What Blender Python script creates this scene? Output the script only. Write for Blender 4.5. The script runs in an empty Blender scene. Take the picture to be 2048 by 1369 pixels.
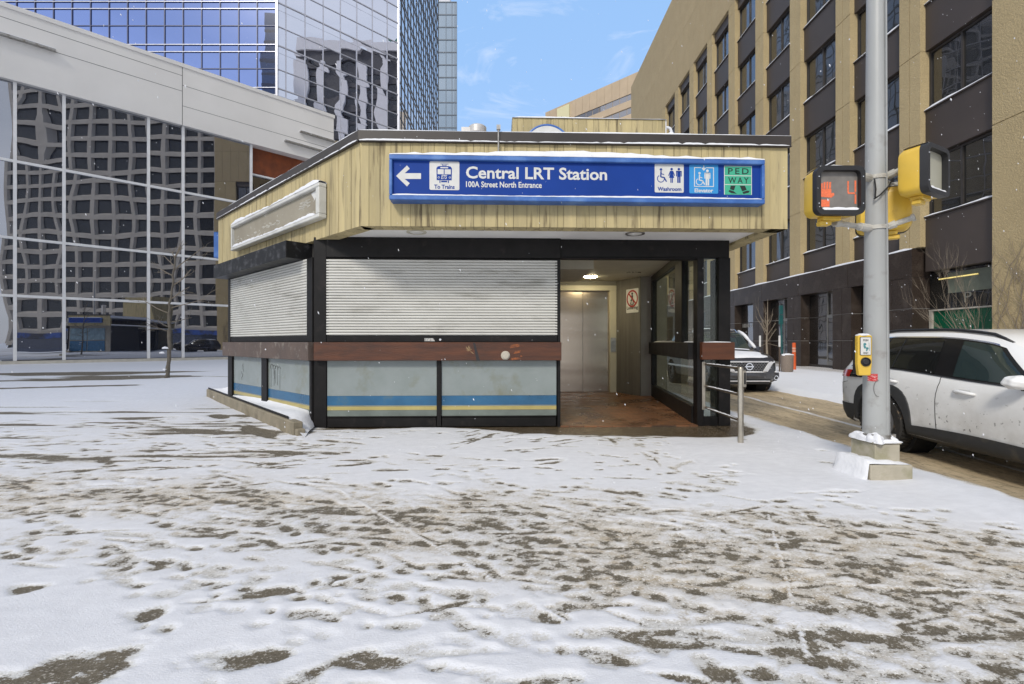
import bpy, bmesh, math, random
import numpy as np
from mathutils import Vector, Matrix
SC = bpy.context.scene
COL = SC.collection
R = random.Random(11)
PI = math.pi
F, CX, CY, H = 970.0, 1024.0, 684.5, 1.25     # lens in photo pixels, centre, eye height
OFF = {}
rad = math.radians

# ------------------------------------------------------------------ materials
def nt(name):
    m = bpy.data.materials.new(name); m.use_nodes = True
    t = m.node_tree; t.nodes.clear()
    o = t.nodes.new('ShaderNodeOutputMaterial')
    return m, t, o

def N(t, typ, **kw):
    n = t.nodes.new(typ)
    for k, v in kw.items():
        if k.startswith('i_'):
            n.inputs[k[2:].replace('_', ' ')].default_value = v
        else: setattr(n, k, v)
    return n

def L(t, a, b): t.links.new(a, b)

def c4(c): return (c[0], c[1], c[2], 1.0)

def coords(t, stretch=(1, 1, 1), kind='pos', rot=(0, 0, 0)):
    if kind == 'pos':
        src = N(t, 'ShaderNodeNewGeometry').outputs['Position']
    elif kind == 'uv':
        src = N(t, 'ShaderNodeUVMap').outputs['UV']
    else:
        src = N(t, 'ShaderNodeTexCoord').outputs['Object']
    mp = N(t, 'ShaderNodeMapping'); mp.inputs['Scale'].default_value = stretch
    mp.inputs['Rotation'].default_value = rot
    L(t, src, mp.inputs['Vector'])
    return mp.outputs['Vector']

def noise(t, vec, scale, detail=4, rough=.55, dist=0):
    n = N(t, 'ShaderNodeTexNoise'); n.inputs['Scale'].default_value = scale
    n.inputs['Detail'].default_value = detail; n.inputs['Roughness'].default_value = rough
    n.inputs['Distortion'].default_value = dist
    L(t, vec, n.inputs['Vector'])
    return n.outputs['Fac']

def ramp(t, fac, p0, p1, c0=(0, 0, 0, 1), c1=(1, 1, 1, 1)):
    r = N(t, 'ShaderNodeValToRGB')
    e = r.color_ramp.elements
    e[0].position = p0; e[1].position = p1; e[0].color = c0; e[1].color = c1
    L(t, fac, r.inputs['Fac'])
    return r.outputs['Color']

def mixc(t, fac, a, b, mode='MIX'):
    m = N(t, 'ShaderNodeMix', data_type='RGBA', blend_type=mode)
    for s, v in ((m.inputs[0], fac), (m.inputs[6], a), (m.inputs[7], b)):
        if isinstance(v, (int, float)): s.default_value = v
        elif isinstance(v, tuple): s.default_value = v if len(v) == 4 else c4(v)
        else: L(t, v, s)
    return m.outputs[2]

def math_(t, op, a, b=0.0, clamp=False):
    m = N(t, 'ShaderNodeMath', operation=op, use_clamp=clamp)
    for s, v in ((m.inputs[0], a), (m.inputs[1], b)):
        if isinstance(v, (int, float)): s.default_value = v
        else: L(t, v, s)
    return m.outputs[0]

def madd(t, a, k, add):
    m = N(t, 'ShaderNodeMath', operation='MULTIPLY_ADD'); L(t, a, m.inputs[0]); m.inputs[1].default_value = k; m.inputs[2].default_value = add
    return m.outputs[0]

def bumpn(t, h, strength=.2, dist=.01):
    b = N(t, 'ShaderNodeBump'); b.inputs['Strength'].default_value = strength
    b.inputs['Distance'].default_value = dist
    L(t, h, b.inputs['Height'])
    return b.outputs['Normal']

def pbr(name, col, rough=.6, metal=0.0, col2=None, vary=.12, scale=3.0, stretch=(1, 1, 1), detail=5,
        bump=0.0, bscale=40.0, bstretch=None, coat=0.0, tone=False, dirt=None, dirt_scale=2.0,
        dirt_stretch=(1, 1, 1), dirt_lo=.52, dirt_hi=.75, emit=None, estr=1.0, spec=.5, kind='pos', rvar=.1):
    m, t, o = nt(name)
    p = N(t, 'ShaderNodeBsdfPrincipled')
    v = coords(t, stretch, kind)
    n1 = noise(t, v, scale, detail)
    if col2 is None:
        col2 = tuple(max(0, c * (1 - 2 * vary)) for c in col)
        col = tuple(min(1, c * (1 + vary)) for c in col)
    c = mixc(t, ramp(t, n1, .3, .7), c4(col2), c4(col))
    if tone:
        a = N(t, 'ShaderNodeAttribute', attribute_name='tone')
        c = mixc(t, 1.0, c, a.outputs['Color'], 'MULTIPLY')
    if dirt:
        dv = coords(t, dirt_stretch, kind)
        dn = noise(t, dv, dirt_scale, 6, .6)
        c = mixc(t, ramp(t, dn, dirt_lo, dirt_hi), c, c4(dirt))
    L(t, c, p.inputs['Base Color'])
    if rvar:
        rr = ramp(t, n1, .2, .8, (rough - rvar * .5,) * 3 + (1,), (min(1, rough + rvar * .5),) * 3 + (1,))
        L(t, rr, p.inputs['Roughness'])
    else: p.inputs['Roughness'].default_value = rough
    p.inputs['Metallic'].default_value = metal
    p.inputs['Specular IOR Level'].default_value = spec
    p.inputs['Coat Weight'].default_value = coat
    p.inputs['Coat Roughness'].default_value = .08
    if bump:
        bv = coords(t, bstretch or stretch, kind)
        L(t, bumpn(t, noise(t, bv, bscale, 6, .6), bump, .02), p.inputs['Normal'])
    if emit:
        p.inputs['Emission Color'].default_value = c4(emit); p.inputs['Emission Strength'].default_value = estr
    L(t, p.outputs[0], o.inputs['Surface'])
    return m

def mirror_glass(name, base, tint, refl, wave=.02, wscale=.35, rough=0.0, wdet=2):
    m, t, o = nt(name)
    d = N(t, 'ShaderNodeBsdfPrincipled'); d.inputs['Base Color'].default_value = c4(base)
    d.inputs['Roughness'].default_value = .25
    g = N(t, 'ShaderNodeBsdfGlossy'); g.inputs['Color'].default_value = c4(tint); g.inputs['Roughness'].default_value = rough
    v = coords(t, (1, 1, .8))
    if wave:
        nb = bumpn(t, noise(t, v, wscale, wdet, .45), wave, 1.0)
        L(t, nb, g.inputs['Normal'])
    mx = N(t, 'ShaderNodeMixShader')
    lw = N(t, 'ShaderNodeLayerWeight'); lw.inputs['Blend'].default_value = .5
    f = madd(t, math_(t, 'POWER', lw.outputs['Facing'], 4.0), 1 - refl, refl)
    L(t, f, mx.inputs[0]); L(t, d.outputs[0], mx.inputs[1]); L(t, g.outputs[0], mx.inputs[2])
    L(t, mx.outputs[0], o.inputs['Surface'])
    return m

def clear_glass(name, tint=(.85, .9, .88), ior=1.5, film=None, filmfac=.0):
    m, t, o = nt(name)
    tr = N(t, 'ShaderNodeBsdfTransparent'); tr.inputs['Color'].default_value = c4(tint)
    g = N(t, 'ShaderNodeBsdfGlossy'); g.inputs['Roughness'].default_value = 0.01
    lw = N(t, 'ShaderNodeLayerWeight'); lw.inputs['Blend'].default_value = .5
    fr = math_(t, 'MULTIPLY_ADD', math_(t, 'POWER', lw.outputs['Facing'], 5.0), .7); fr.node.inputs[2].default_value = .04
    mx = N(t, 'ShaderNodeMixShader')
    L(t, fr, mx.inputs[0]); L(t, tr.outputs[0], mx.inputs[1]); L(t, g.outputs[0], mx.inputs[2])
    out = mx.outputs[0]
    if film:
        d = N(t, 'ShaderNodeBsdfDiffuse'); d.inputs['Color'].default_value = c4(film)
        m2 = N(t, 'ShaderNodeMixShader')
        nz = noise(t, coords(t, (1, 1, .4)), 3, 5)
        L(t, math_(t, 'MULTIPLY', nz, filmfac * 2, True), m2.inputs[0])
        L(t, out, m2.inputs[1]); L(t, d.outputs[0], m2.inputs[2]); out = m2.outputs[0]
    L(t, out, o.inputs['Surface'])
    return m

# ------------------------------------------------------------------ mesh builder
class MB:
    def __init__(s): s.v = []; s.f = []; s.mi = []; s.tone = []
    def add(s, vs, fs, mi=0, tone=1.0):
        b = len(s.v)
        s.v += [Vector(p) for p in vs]
        for f in fs: s.f.append([b + i for i in f]); s.mi.append(mi); s.tone.append(tone)
        return s
    def hexa(s, p, mi=0, tone=1.0):
        return s.add(p, [(0, 3, 2, 1), (4, 5, 6, 7), (0, 1, 5, 4), (1, 2, 6, 5), (2, 3, 7, 6), (3, 0, 4, 7)], mi, tone)
    def box(s, x0, x1, y0, y1, z0, z1, mi=0, tone=1.0):
        return s.hexa([(x0, y0, z0), (x1, y0, z0), (x1, y1, z0), (x0, y1, z0),
                       (x0, y0, z1), (x1, y0, z1), (x1, y1, z1), (x0, y1, z1)], mi, tone)
    def wbox(s, o, d, n, s0, s1, n0, n1, z0, z1, mi=0, tone=1.0):
        """box along a wall: o origin xy, d unit run direction, n outward unit normal"""
        P = lambda a, b, z: (o[0] + d[0] * a + n[0] * b, o[1] + d[1] * a + n[1] * b, z)
        return s.hexa([P(s0, n0, z0), P(s1, n0, z0), P(s1, n1, z0), P(s0, n1, z0),
                       P(s0, n0, z1), P(s1, n0, z1), P(s1, n1, z1), P(s0, n1, z1)], mi, tone)
    def quad(s, a, b, c, d, mi=0, tone=1.0): return s.add([a, b, c, d], [(0, 1, 2, 3)], mi, tone)
    def bar(s, p0, p1, w, h, up=(0, 0, 1), mi=0):
        p0, p1 = Vector(p0), Vector(p1); d = (p1 - p0).normalized(); u = Vector(up)
        sd = d.cross(u)
        if sd.length < 1e-4: sd = d.cross(Vector((1, 0, 0)))
        sd.normalize(); u = sd.cross(d).normalized()
        q = []
        for p in (p0, p1):
            for a, b in ((-1, -1), (1, -1), (1, 1), (-1, 1)): q.append(p + sd * a * w / 2 + u * b * h / 2)
        return s.hexa(q, mi)
    def tube(s, pts, r, seg=10, caps=True, mi=0):
        pts = [Vector(p) for p in pts]; n = len(pts)
        rs = r if isinstance(r, (list, tuple)) else [r] * n
        vs, fs = [], []
        ref = None
        for i, p in enumerate(pts):
            d = (pts[min(i + 1, n - 1)] - pts[max(i - 1, 0)]).normalized()
            if ref is None:
                ref = d.orthogonal().normalized()
            ref = (ref - d * ref.dot(d)).normalized(); q = d.cross(ref)
            for k in range(seg):
                a = 2 * PI * k / seg
                vs.append(p + (ref * math.cos(a) + q * math.sin(a)) * rs[i])
        for i in range(n - 1):
            for k in range(seg):
                k2 = (k + 1) % seg
                fs.append((i * seg + k, i * seg + k2, (i + 1) * seg + k2, (i + 1) * seg + k))
        if caps:
            fs.append(tuple(range(seg - 1, -1, -1))); fs.append(tuple((n - 1) * seg + k for k in range(seg)))
        return s.add(vs, fs, mi)
    def prism(s, pts, axis, a, b, mi=0):
        n = len(pts)
        def P(p, h):
            if axis == 'y': return (p[0], h, p[1])
            if axis == 'x': return (h, p[0], p[1])
            return (p[0], p[1], h)
        vs = [P(p, a) for p in pts] + [P(p, b) for p in pts]
        fs = [tuple(range(n - 1, -1, -1)), tuple(range(n, 2 * n))]
        for i in range(n): j = (i + 1) % n; fs.append((i, j, n + j, n + i))
        return s.add(vs, fs, mi)
    def ring(s, c, r0, r1, axis, a, b, seg=32, mi=0, a0=0.0, a1=2 * PI):
        full = abs(a1 - a0 - 2 * PI) < 1e-6
        n = seg if full else seg + 1
        vs, fs = [], []
        for k in range(n):
            t = a0 + (a1 - a0) * k / seg
            for r in (r0, r1):
                for h in (a, b):
                    x, z = c[0] + math.cos(t) * r, c[1] + math.sin(t) * r
                    vs.append((x, h, z) if axis == 'y' else (h, x, z) if axis == 'x' else (x, z, h))
        m = n if full else n - 1
        for k in range(m):
            i, j = 4 * k, 4 * ((k + 1) % n)
            fs += [(i, i + 1, j + 1, j), (i + 2, j + 2, j + 3, i + 3), (i, j, j + 2, i + 2), (i + 1, i + 3, j + 3, j + 1)]
        if not full:
            fs.append((0, 2, 3, 1)); e = 4 * (n - 1); fs.append((e, e + 1, e + 3, e + 2))
        return s.add(vs, fs, mi)
    def lathe(s, prof, c, seg=24, mi=0, axis='z'):
        vs, fs = [], []
        for r, z in prof:
            for k in range(seg):
                a = 2 * PI * k / seg
                if axis == 'z': vs.append((c[0] + r * math.cos(a), c[1] + r * math.sin(a), c[2] + z))
                elif axis == 'y': vs.append((c[0] + r * math.cos(a), c[1] + z, c[2] + r * math.sin(a)))
                else: vs.append((c[0] + z, c[1] + r * math.cos(a), c[2] + r * math.sin(a)))
        n = len(prof)
        for i in range(n - 1):
            for k in range(seg):
                k2 = (k + 1) % seg
                fs.append((i * seg + k, i * seg + k2, (i + 1) * seg + k2, (i + 1) * seg + k))
        if prof[0][0] > 1e-4: fs.append(tuple(range(seg - 1, -1, -1)))
        if prof[-1][0] > 1e-4: fs.append(tuple((n - 1) * seg + k for k in range(seg)))
        return s.add(vs, fs, mi)
    def grid(s, pts, mi=0, tone=1.0):
        nu, nv = len(pts), len(pts[0])
        vs = [p for row in pts for p in row]
        fs = [(i * nv + j, (i + 1) * nv + j, (i + 1) * nv + j + 1, i * nv + j + 1) for i in range(nu - 1) for j in range(nv - 1)]
        return s.add(vs, fs, mi, tone)
    def xf(s, M):
        s.v = [M @ p for p in s.v]; return s
    def build(s, name, mats, parent=None, bevel=0.0, smooth=False, loc=None, fix=True, weld=0.0, bseg=1):
        off = Vector(loc) if loc is not None and parent is None else (OFF.get(parent.name, Vector()) if parent else Vector())
        me = bpy.data.meshes.new(name)
        me.from_pydata([p - off for p in s.v], [], s.f)
        if not isinstance(mats, (list, tuple)): mats = [mats]
        for m in mats: me.materials.append(m)
        me.polygons.foreach_set('material_index', s.mi)
        if any(abs(x - 1) > 1e-6 for x in s.tone):
            at = me.attributes.new('tone', 'FLOAT_COLOR', 'FACE')
            buf = np.repeat(np.array(s.tone, dtype=np.float32)[:, None], 4, 1); buf[:, 3] = 1
            at.data.foreach_set('color', buf.ravel())
        bm = bmesh.new(); bm.from_mesh(me)
        if weld: bmesh.ops.remove_doubles(bm, verts=bm.verts, dist=weld)
        if fix: bmesh.ops.recalc_face_normals(bm, faces=bm.faces)
        if bevel:
            es = [e for e in bm.edges if len(e.link_faces) == 2 and e.calc_face_angle(0) > .5]
            try: bmesh.ops.bevel(bm, geom=es, offset=bevel, segments=bseg, profile=.6, affect='EDGES', clamp_overlap=True)
            except Exception: pass
        if smooth:
            for f in bm.faces: f.smooth = True
            if smooth != 'all':
                for e in bm.edges:
                    if len(e.link_faces) == 2 and e.calc_face_angle(0) > .6: e.smooth = False
        bm.to_mesh(me); bm.free()
        o = bpy.data.objects.new(name, me); COL.objects.link(o)
        if parent: o.parent = parent; OFF[o.name] = off
        else: o.location = off; OFF[o.name] = off
        return o

def tag(o, label=None, cat=None, group=None, kind=None):
    if label: o['label'] = label
    if cat: o['category'] = cat
    if group: o['group'] = group
    if kind: o['kind'] = kind
    return o

def thing(name, label, cat, loc=(0, 0, 0), rz=0.0, group=None, real=None):
    """Empty at the thing's base; parts are given in un-rotated coordinates around loc. real: where the base stands"""
    o = bpy.data.objects.new(name, None); COL.objects.link(o)
    o.empty_display_size = .1
    o.location = real if real is not None else loc; o.rotation_euler = (0, 0, rz)
    OFF[o.name] = Vector(loc)
    return tag(o, label, cat, group)

def text(body, x, z, size, mat, parent, y, extr=.004, bold=0.0, width=None, align='LEFT', name='lettering', space=1.0, M=None, shear=0.0):
    cu = bpy.data.curves.new('t', 'FONT'); cu.body = body; cu.size = size; cu.extrude = extr / 2
    cu.offset = bold; cu.space_character = space; cu.align_x = align; cu.shear = shear; cu.resolution_u = 3
    o = bpy.data.objects.new('t', cu); COL.objects.link(o)
    dg = bpy.context.evaluated_depsgraph_get(); ev = o.evaluated_get(dg); me = ev.to_mesh()
    vs = [v.co.copy() for v in me.vertices]; fs = [tuple(p.vertices) for p in me.polygons]
    ev.to_mesh_clear(); bpy.data.objects.remove(o); bpy.data.curves.remove(cu)
    if width:
        x0 = min(v.x for v in vs); x1 = max(v.x for v in vs)
        k = width / (x1 - x0)
        for v in vs: v.x = (v.x - x0) * k if align == 'LEFT' else v.x * k
    mb = MB()
    mb.add([(x + v.x, y - v.z, z + v.y) for v in vs], fs)
    if M is not None: mb.xf(M)
    return mb.build(name, mat, parent, fix=False)

def px(x, y, Y):            # a photo pixel at depth Y
    return Vector(((x - CX) / F * Y, Y, H + (CY - y) / F * Y))

# ------------------------------------------------------------------ shared materials
SNOW = pbr('snow', (.77, .78, .815), .7, col2=(.70, .715, .755), scale=6, bump=.35, bscale=30, spec=.25)
BLACKM = pbr('black_metal', (.0075, .0065, .0065), .5, vary=.3, scale=5, dirt=(.028, .022, .020), dirt_scale=6, dirt_lo=.58, dirt_hi=.8, bump=.05, spec=.28)
DARKRUB = pbr('dark_rubber', (.015, .015, .016), .75, vary=.2)
STEEL = pbr('galvanised_steel', (.42, .41, .39), .38, metal=.8, vary=.12, scale=9, dirt=(.16, .12, .08), dirt_scale=5)
CHROME = pbr('chrome', (.75, .76, .78), .15, metal=1.0, vary=.03)
# ------------------------------------------------------------------ sky, sun, camera
def make_world():
    w = bpy.data.worlds.new('World'); SC.world = w; w.use_nodes = True
    t = w.node_tree; t.nodes.clear()
    o = N(t, 'ShaderNodeOutputWorld'); bg = N(t, 'ShaderNodeBackground')
    sky = N(t, 'ShaderNodeTexSky'); sky.sky_type = 'NISHITA'; sky.sun_disc = False
    sky.sun_elevation = SUN_EL; sky.sun_rotation = SUN_ROT
    sky.air_density = 1.0; sky.dust_density = .4; sky.ozone_density = 1.5
    tc = N(t, 'ShaderNodeTexCoord'); sep = N(t, 'ShaderNodeSeparateXYZ'); L(t, tc.outputs['Generated'], sep.inputs[0])
    mp = N(t, 'ShaderNodeMapping'); mp.inputs['Scale'].default_value = (1, 1, 3.2); L(t, tc.outputs['Generated'], mp.inputs['Vector'])
    n = noise(t, mp.outputs['Vector'], 2.2, 7, .58, .6)
    # thinly veiled blue ahead, white overcast overhead and behind
    hz = math_(t, 'POWER', math_(t, 'SUBTRACT', 1.0, sep.outputs['Z'], True), 5.0)
    dot = N(t, 'ShaderNodeVectorMath', operation='DOT_PRODUCT'); L(t, tc.outputs['Generated'], dot.inputs[0]); dot.inputs[1].default_value = (.10, .90, .42)
    ahead = math_(t, 'ADD', dot.outputs['Value'], math_(t, 'MULTIPLY', math_(t, 'SUBTRACT', n, .5), .35))
    clear = mixc(t, .78, sky.outputs[0], HAZE)
    clear = mixc(t, math_(t, 'MULTIPLY', hz, .9, True), clear, (6.0, 6.5, 7.6, 1))
    wisp = noise(t, mp.outputs['Vector'], 5.0, 6, .6, 1.2)
    clear = mixc(t, math_(t, 'MULTIPLY', ramp(t, wisp, .54, .80), .45), clear, CLOUD)
    over = mixc(t, ramp(t, n, .3, .7), (5.6, 6.0, 6.7, 1), CLOUD)
    over = mixc(t, .15, over, sky.outputs[0])
    c = mixc(t, ramp(t, ahead, .52, .80), over, clear)
    L(t, c, bg.inputs['Color']); bg.inputs['Strength'].default_value = SKY_STR
    L(t, bg.outputs[0], o.inputs['Surface'])

SUN_EL, SUN_ROT = rad(38), rad(205)
SKY_STR = .096
CLOUD = (8.0, 8.1, 8.6, 1); HAZE = (2.75, 4.75, 8.0, 1)
make_world()
sl = bpy.data.lights.new('sun', 'SUN'); sl.energy = 1.7; sl.angle = rad(11); sl.color = (1.0, .94, .84)
so = bpy.data.objects.new('sun', sl); COL.objects.link(so)
# low winter sun behind the camera, over its left shoulder, veiled by cloud
_d = Vector((math.sin(SUN_ROT) * math.cos(SUN_EL), math.cos(SUN_ROT) * math.cos(SUN_EL), math.sin(SUN_EL)))
so.rotation_euler = _d.to_track_quat('Z', 'Y').to_euler(); so.location = (0, 0, 60)

cd = bpy.data.cameras.new('camera'); cam = bpy.data.objects.new('camera', cd); COL.objects.link(cam)
cam.location = (0, 0, H); cam.rotation_euler = (PI / 2, 0, 0)
cd.sensor_width = 36; cd.lens = 36 * F / 2048; cd.clip_start = .05; cd.clip_end = 5000
SC.camera = cam
SC.view_settings.view_transform = 'Standard'; SC.view_settings.look = 'None'
SC.view_settings.exposure = 0.54; SC.view_settings.gamma = 1.0
SC.cycles.max_bounces = 8; SC.cycles.glossy_bounces = 5; SC.cycles.transparent_max_bounces = 12
SC.cycles.use_denoising = True; SC.cycles.sample_clamp_indirect = 3.0

# ------------------------------------------------------------------ ground
rng = np.random.default_rng(5)
def vnoise(x, y, seed):
    g = np.random.default_rng(seed).random((256, 256))
    xi = np.floor(x).astype(int); yi = np.floor(y).astype(int)
    fx = x - xi; fy = y - yi; fx = fx * fx * (3 - 2 * fx); fy = fy * fy * (3 - 2 * fy)
    a = g[xi % 256, yi % 256]; b = g[(xi + 1) % 256, yi % 256]; c = g[xi % 256, (yi + 1) % 256]; d = g[(xi + 1) % 256, (yi + 1) % 256]
    return (a * (1 - fx) + b * fx) * (1 - fy) + (c * (1 - fx) + d * fx) * fy
def fbm(x, y, sx, sy=None, oct=4, seed=1, gain=.5):
    sy = sy or sx; s = 0; a = 1; tot = 0
    for k in range(oct):
        s = s + a * vnoise(x / sx * 2 ** k + 17.3 * k, y / sy * 2 ** k + 9.1 * k, seed + k); tot += a; a *= gain
    return s / tot
def sst(a, b, x):
    t = np.clip((x - a) / (b - a), 0, 1); return t * t * (3 - 2 * t)

def axis(segs):
    out = [segs[0][0]]
    for a, b, s0, s1 in segs:
        x = a
        while x < b - 1e-6:
            t = (x - a) / (b - a); x = min(b, x + s0 + (s1 - s0) * t); out.append(x)
    return np.array(out)

CURB_X = 4.05
def make_plaza():
    xs = axis([(-75, -9, 6, .12), (-9, -4.6, .09, .03), (-4.6, CURB_X, .017, .017)])
    ys = axis([(-40, .4, 4, .2), (.4, 1.5, .06, .012), (1.5, 7.6, .012, .034), (7.6, 16, .05, .14), (16, 70, .25, 4)])
    X, Y = np.meshgrid(xs, ys, indexing='ij')
    w1 = fbm(X, Y, 1.1, .8, 4, 3) - .5; w2 = fbm(X, Y, .5, .5, 3, 30) - .5
    Yw = Y + w1 * .5; 
    # the trampled walkway running across the foreground
    yc = 3.28 - .26 * X - .012 * X * X
    T = np.exp(-((Yw - yc) / (.72 + .10 * np.clip(X + 2, 0, 3))) ** 2)
    T2 = np.exp(-((Yw - (5.35 - .22 * (X + 2.5))) / .45) ** 2) * sst(1.0, -.8, X) * .38
    T3 = np.exp(-((X - 1.35 - (6.5 - Y) * .12 + w1 * .4) / .55) ** 2) * sst(3.2, 4.4, Y) * .42
    T4 = np.exp(-((Yw - (2.45 - .18 * X)) / .35) ** 2) * .42
    T5 = sst(-.8, -2.6, X) * sst(9.5, 6.5, Y) * sst(4.0, 4.8, Y) * .42
    Tall = np.clip(np.maximum.reduce([T, T2, T3, T4, T5]), 0, 1) * sst(CURB_X - .15, CURB_X - 1.0, X + .35 * w1)
    st = fbm(X, Y + .12 * X, .55, .11, 4, 40); st2 = fbm(X, Y, .16, .10, 4, 60, .6); st3 = fbm(X, Y, .045, .030, 3, 160, .7)
    # footprints
    P = np.zeros_like(X); RIM = np.zeros_like(X)
    def stamp(x, y, ang, Lf, Wf, dep, kind):
        i0, i1 = np.searchsorted(xs, (x - Lf, x + Lf)); j0, j1 = np.searchsorted(ys, (y - Lf, y + Lf))
        if i1 - i0 < 2 or j1 - j0 < 2: return
        dx = X[i0:i1, j0:j1] - x; dy = Y[i0:i1, j0:j1] - y
        ca, sa = math.cos(ang), math.sin(ang)
        a = (dx * ca + dy * sa) / Lf; b = (-dx * sa + dy * ca) / Wf
        if kind == 0:
            r1 = np.sqrt(((a - .14) / .34) ** 2 + (b / .5) ** 2); r2 = np.sqrt(((a + .34) / .17) ** 2 + (b / .4) ** 2)
            r = np.minimum(r1, r2)
        else:
            wob = .22 * np.sin(a * 9 + x * 7) * np.sin(b * 3 + y * 5)
            r = np.sqrt((a / .5) ** 2 + (b / (.5 * (1 - .35 * a))) ** 2) + wob
        r = r + (st2[i0:i1, j0:j1] - .5) * (1.0 if Lf < .33 else 1.7) + (st3[i0:i1, j0:j1] - .5) * .6
        m = sst(1.15, .35, r); rim = np.exp(-((r - 1.15) / .2) ** 2)
        P[i0:i1, j0:j1] = np.maximum(P[i0:i1, j0:j1], m * dep)
        RIM[i0:i1, j0:j1] = np.maximum(RIM[i0:i1, j0:j1], rim * dep)
    n = 0; r = random.Random(4)
    while n < 1500:
        y = 1.75 + 6.3 * r.random() ** 1.35; x = (r.random() * 2 - 1) * (1.08 * y + .4)
        if x > CURB_X - .5 or x < -8: continue
        i = min(len(xs) - 1, np.searchsorted(xs, x)); j = min(len(ys) - 1, np.searchsorted(ys, y))
        if r.random() > Tall[i, j] * 1.05 + .03: continue
        n += 1
        if T3[i, j] > .25 and y > 4.6: ang = PI / 2 + r.gauss(.25, .5)
        else: ang = (0 if r.random() < .5 else PI) - .22 + r.gauss(0, .32)
        q = r.random()
        if q < .38: stamp(x, y, ang, .24 + .05 * r.random(), .090 + .03 * r.random(), .38 + .5 * r.random(), 0)
        elif q < .72: stamp(x, y, ang, .10 + .09 * r.random(), .07 + .04 * r.random(), .38 + .5 * r.random(), 1)
        else: stamp(x, y, ang, .22 + .4 * r.random(), .035 + .05 * r.random(), .4 + .5 * r.random(), 1)
    # worn patches that stand alone: (photo px x, y, length, width, angle)
    for qx, qy, ln, wd, an in ((298, 1235, .22, .16, .8), (195, 1345, .34, .22, 1.1), (90, 1360, .5, .2, .3), (500, 1322, .50, .13, .12),
                               (735, 1330, .42, .12, .10), (60, 1180, .22, .1, .2), (1570, 1310, .22, .085, -.2), (1662, 1328, .19, .085, -.35),
                               (1530, 1355, .2, .09, -.4), (1440, 1350, .2, .1, -.3), (1235, 1325, .22, .09, -.1), (1570, 1092, .3, .1, -.1),
                               (545, 1190, .35, .13, .1), (1100, 1240, .25, .1, -.1), (1300, 1285, .4, .1, -.25), (1760, 1280, .5, .13, -.12), (840, 1090, .3, .1, 0)):
        yy = F * H / (qy - CY); xx = (qx - CX) / F * yy
        stamp(xx, yy, an, ln * 1.1, wd * 1.15, .98, 1)
    r = random.Random(9)
    for k in range(44):   # swept streaks just outside the entrance
        a = r.random(); xx = -.6 + 3.3 * a; yy = 6.75 - .75 * r.random() ** 1.3
        stamp(xx, yy, (xx - 1.4) * -.55 + r.gauss(0, .15) + (PI if a < .4 else 0), .3 + .5 * r.random(), .06 + .06 * r.random(), .9, 1)
    for k in range(110):   # long wind-blown bare streaks on the left
        xx = -8 + 8.6 * r.random(); yy = 4.6 + 3.2 * r.random() ** 1.2
        stamp(xx, yy, r.gauss(.05, .25), .18 + .45 * r.random(), .06 + .09 * r.random(), .9, 1)
    C = 1.02 + w1 * .40 + w2 * .25
    C -= Tall * (.27 + .52 * st + .9 * (st2 - .5) + 1.0 * (st3 - .5))
    C -= P * (.55 + .45 * st2 + .9 * (st3 - .35)) * (1.5 - .55 * Tall) - .05 * RIM
    # wet strip under the canopy and before the entrance
    edge = 6.90 - .58 * sst(-1.0, .9, X + .6 * w1) * sst(3.8, 3.0, X) + .0 * X + w1 * .35 + w2 * .22
    wet = sst(0, .16, Y - edge) * sst(-2.95, -2.5, X) * sst(3.75, 3.3, X + w2 * .5) * sst(8.5, 7.5, Y)
    C = C * (1 - wet) - .5 * wet
    C -= 1.1 * sst(.56, .74, fbm(X + .4 * w1, Y, 1.5, .22, 4, 260)) * sst(-1.2, -3.0, X) * sst(4.6, 5.4, Y) * sst(13, 8, Y)
    # bare wet ground far left, along the curb of the planting bed
    def patch(x0, y0, lx, ly, an):
        ca, sa = math.cos(an), math.sin(an); dx, dy = X - x0, Y - y0
        a = (dx * ca + dy * sa) / lx; b = (-dx * sa + dy * ca) / ly
        return sst(1.1, .5, np.sqrt(a * a + b * b) + (fbm(X, Y, 1.6, .8, 4, 80) - .5) * 1.5)
    for q in ((-18.2, 19.0, 5.5, 1.3, .2), (-13.6, 17.0, 3.2, .9, .15), (-15.5, 15.6, 3.6, .4, .25), (-12.6, 13.4, 2.4, .35, .4), (-3.55, 6.75, .55, .12, -.79), (-4.9, 8.1, .3, .1, -.79)):
        C -= 2.6 * patch(*q)
    # narrow joints: packed white in the walkway, dark on the left
    def line(p, q, wdt):
        p, q = np.array(p), np.array(q); d = q - p; ln = np.hypot(*d); d = d / ln
        a = (X - p[0]) * d[0] + (Y - p[1]) * d[1]; b = -(X - p[0]) * d[1] + (Y - p[1]) * d[0] + (st2 - .5) * .006
        return sst(wdt, wdt * .4, np.abs(b)) * (a > 0) * (a < ln)
    J = (st3 > .44) * np.maximum.reduce([line((-1.74, 4.40), (.35, 2.02), .016), line((1.85, 3.5), (1.16, 1.9), .008), line((-.6, 2.72), (-1.25, 2.25), .013), line((1.6, 2.5), (2.9, 2.35), .012), line((-1.1, 4.1), (.2, 4.3), .01)])
    C = np.where(J > .3, np.maximum(C, .9 * J), C)
    C -= line((-7.8, 6.1), (-5.4, 7.9), .02) * .9
    er = sst(CURB_X - .22, CURB_X - .02, X + .25 * w1 + .2 * w2); C -= er * (.25 + .9 * st2)
    slush = np.clip(Tall * (.15 + 1.25 * fbm(X, Y, .7, .35, 4, 90)), 0, 1) * sst(4.0, 2.0, np.abs(X * .35)) 
    Z = .004 + .011 * np.clip(C, 0, 1.3) + .004 * (fbm(X, Y, .3, .3, 4, 77) - .5) + .03 * w1 * sst(.5, 1.1, C)
    slush = np.maximum(slush, er)
    Z = np.where(X > CURB_X - .02, -.06, Z)
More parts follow.
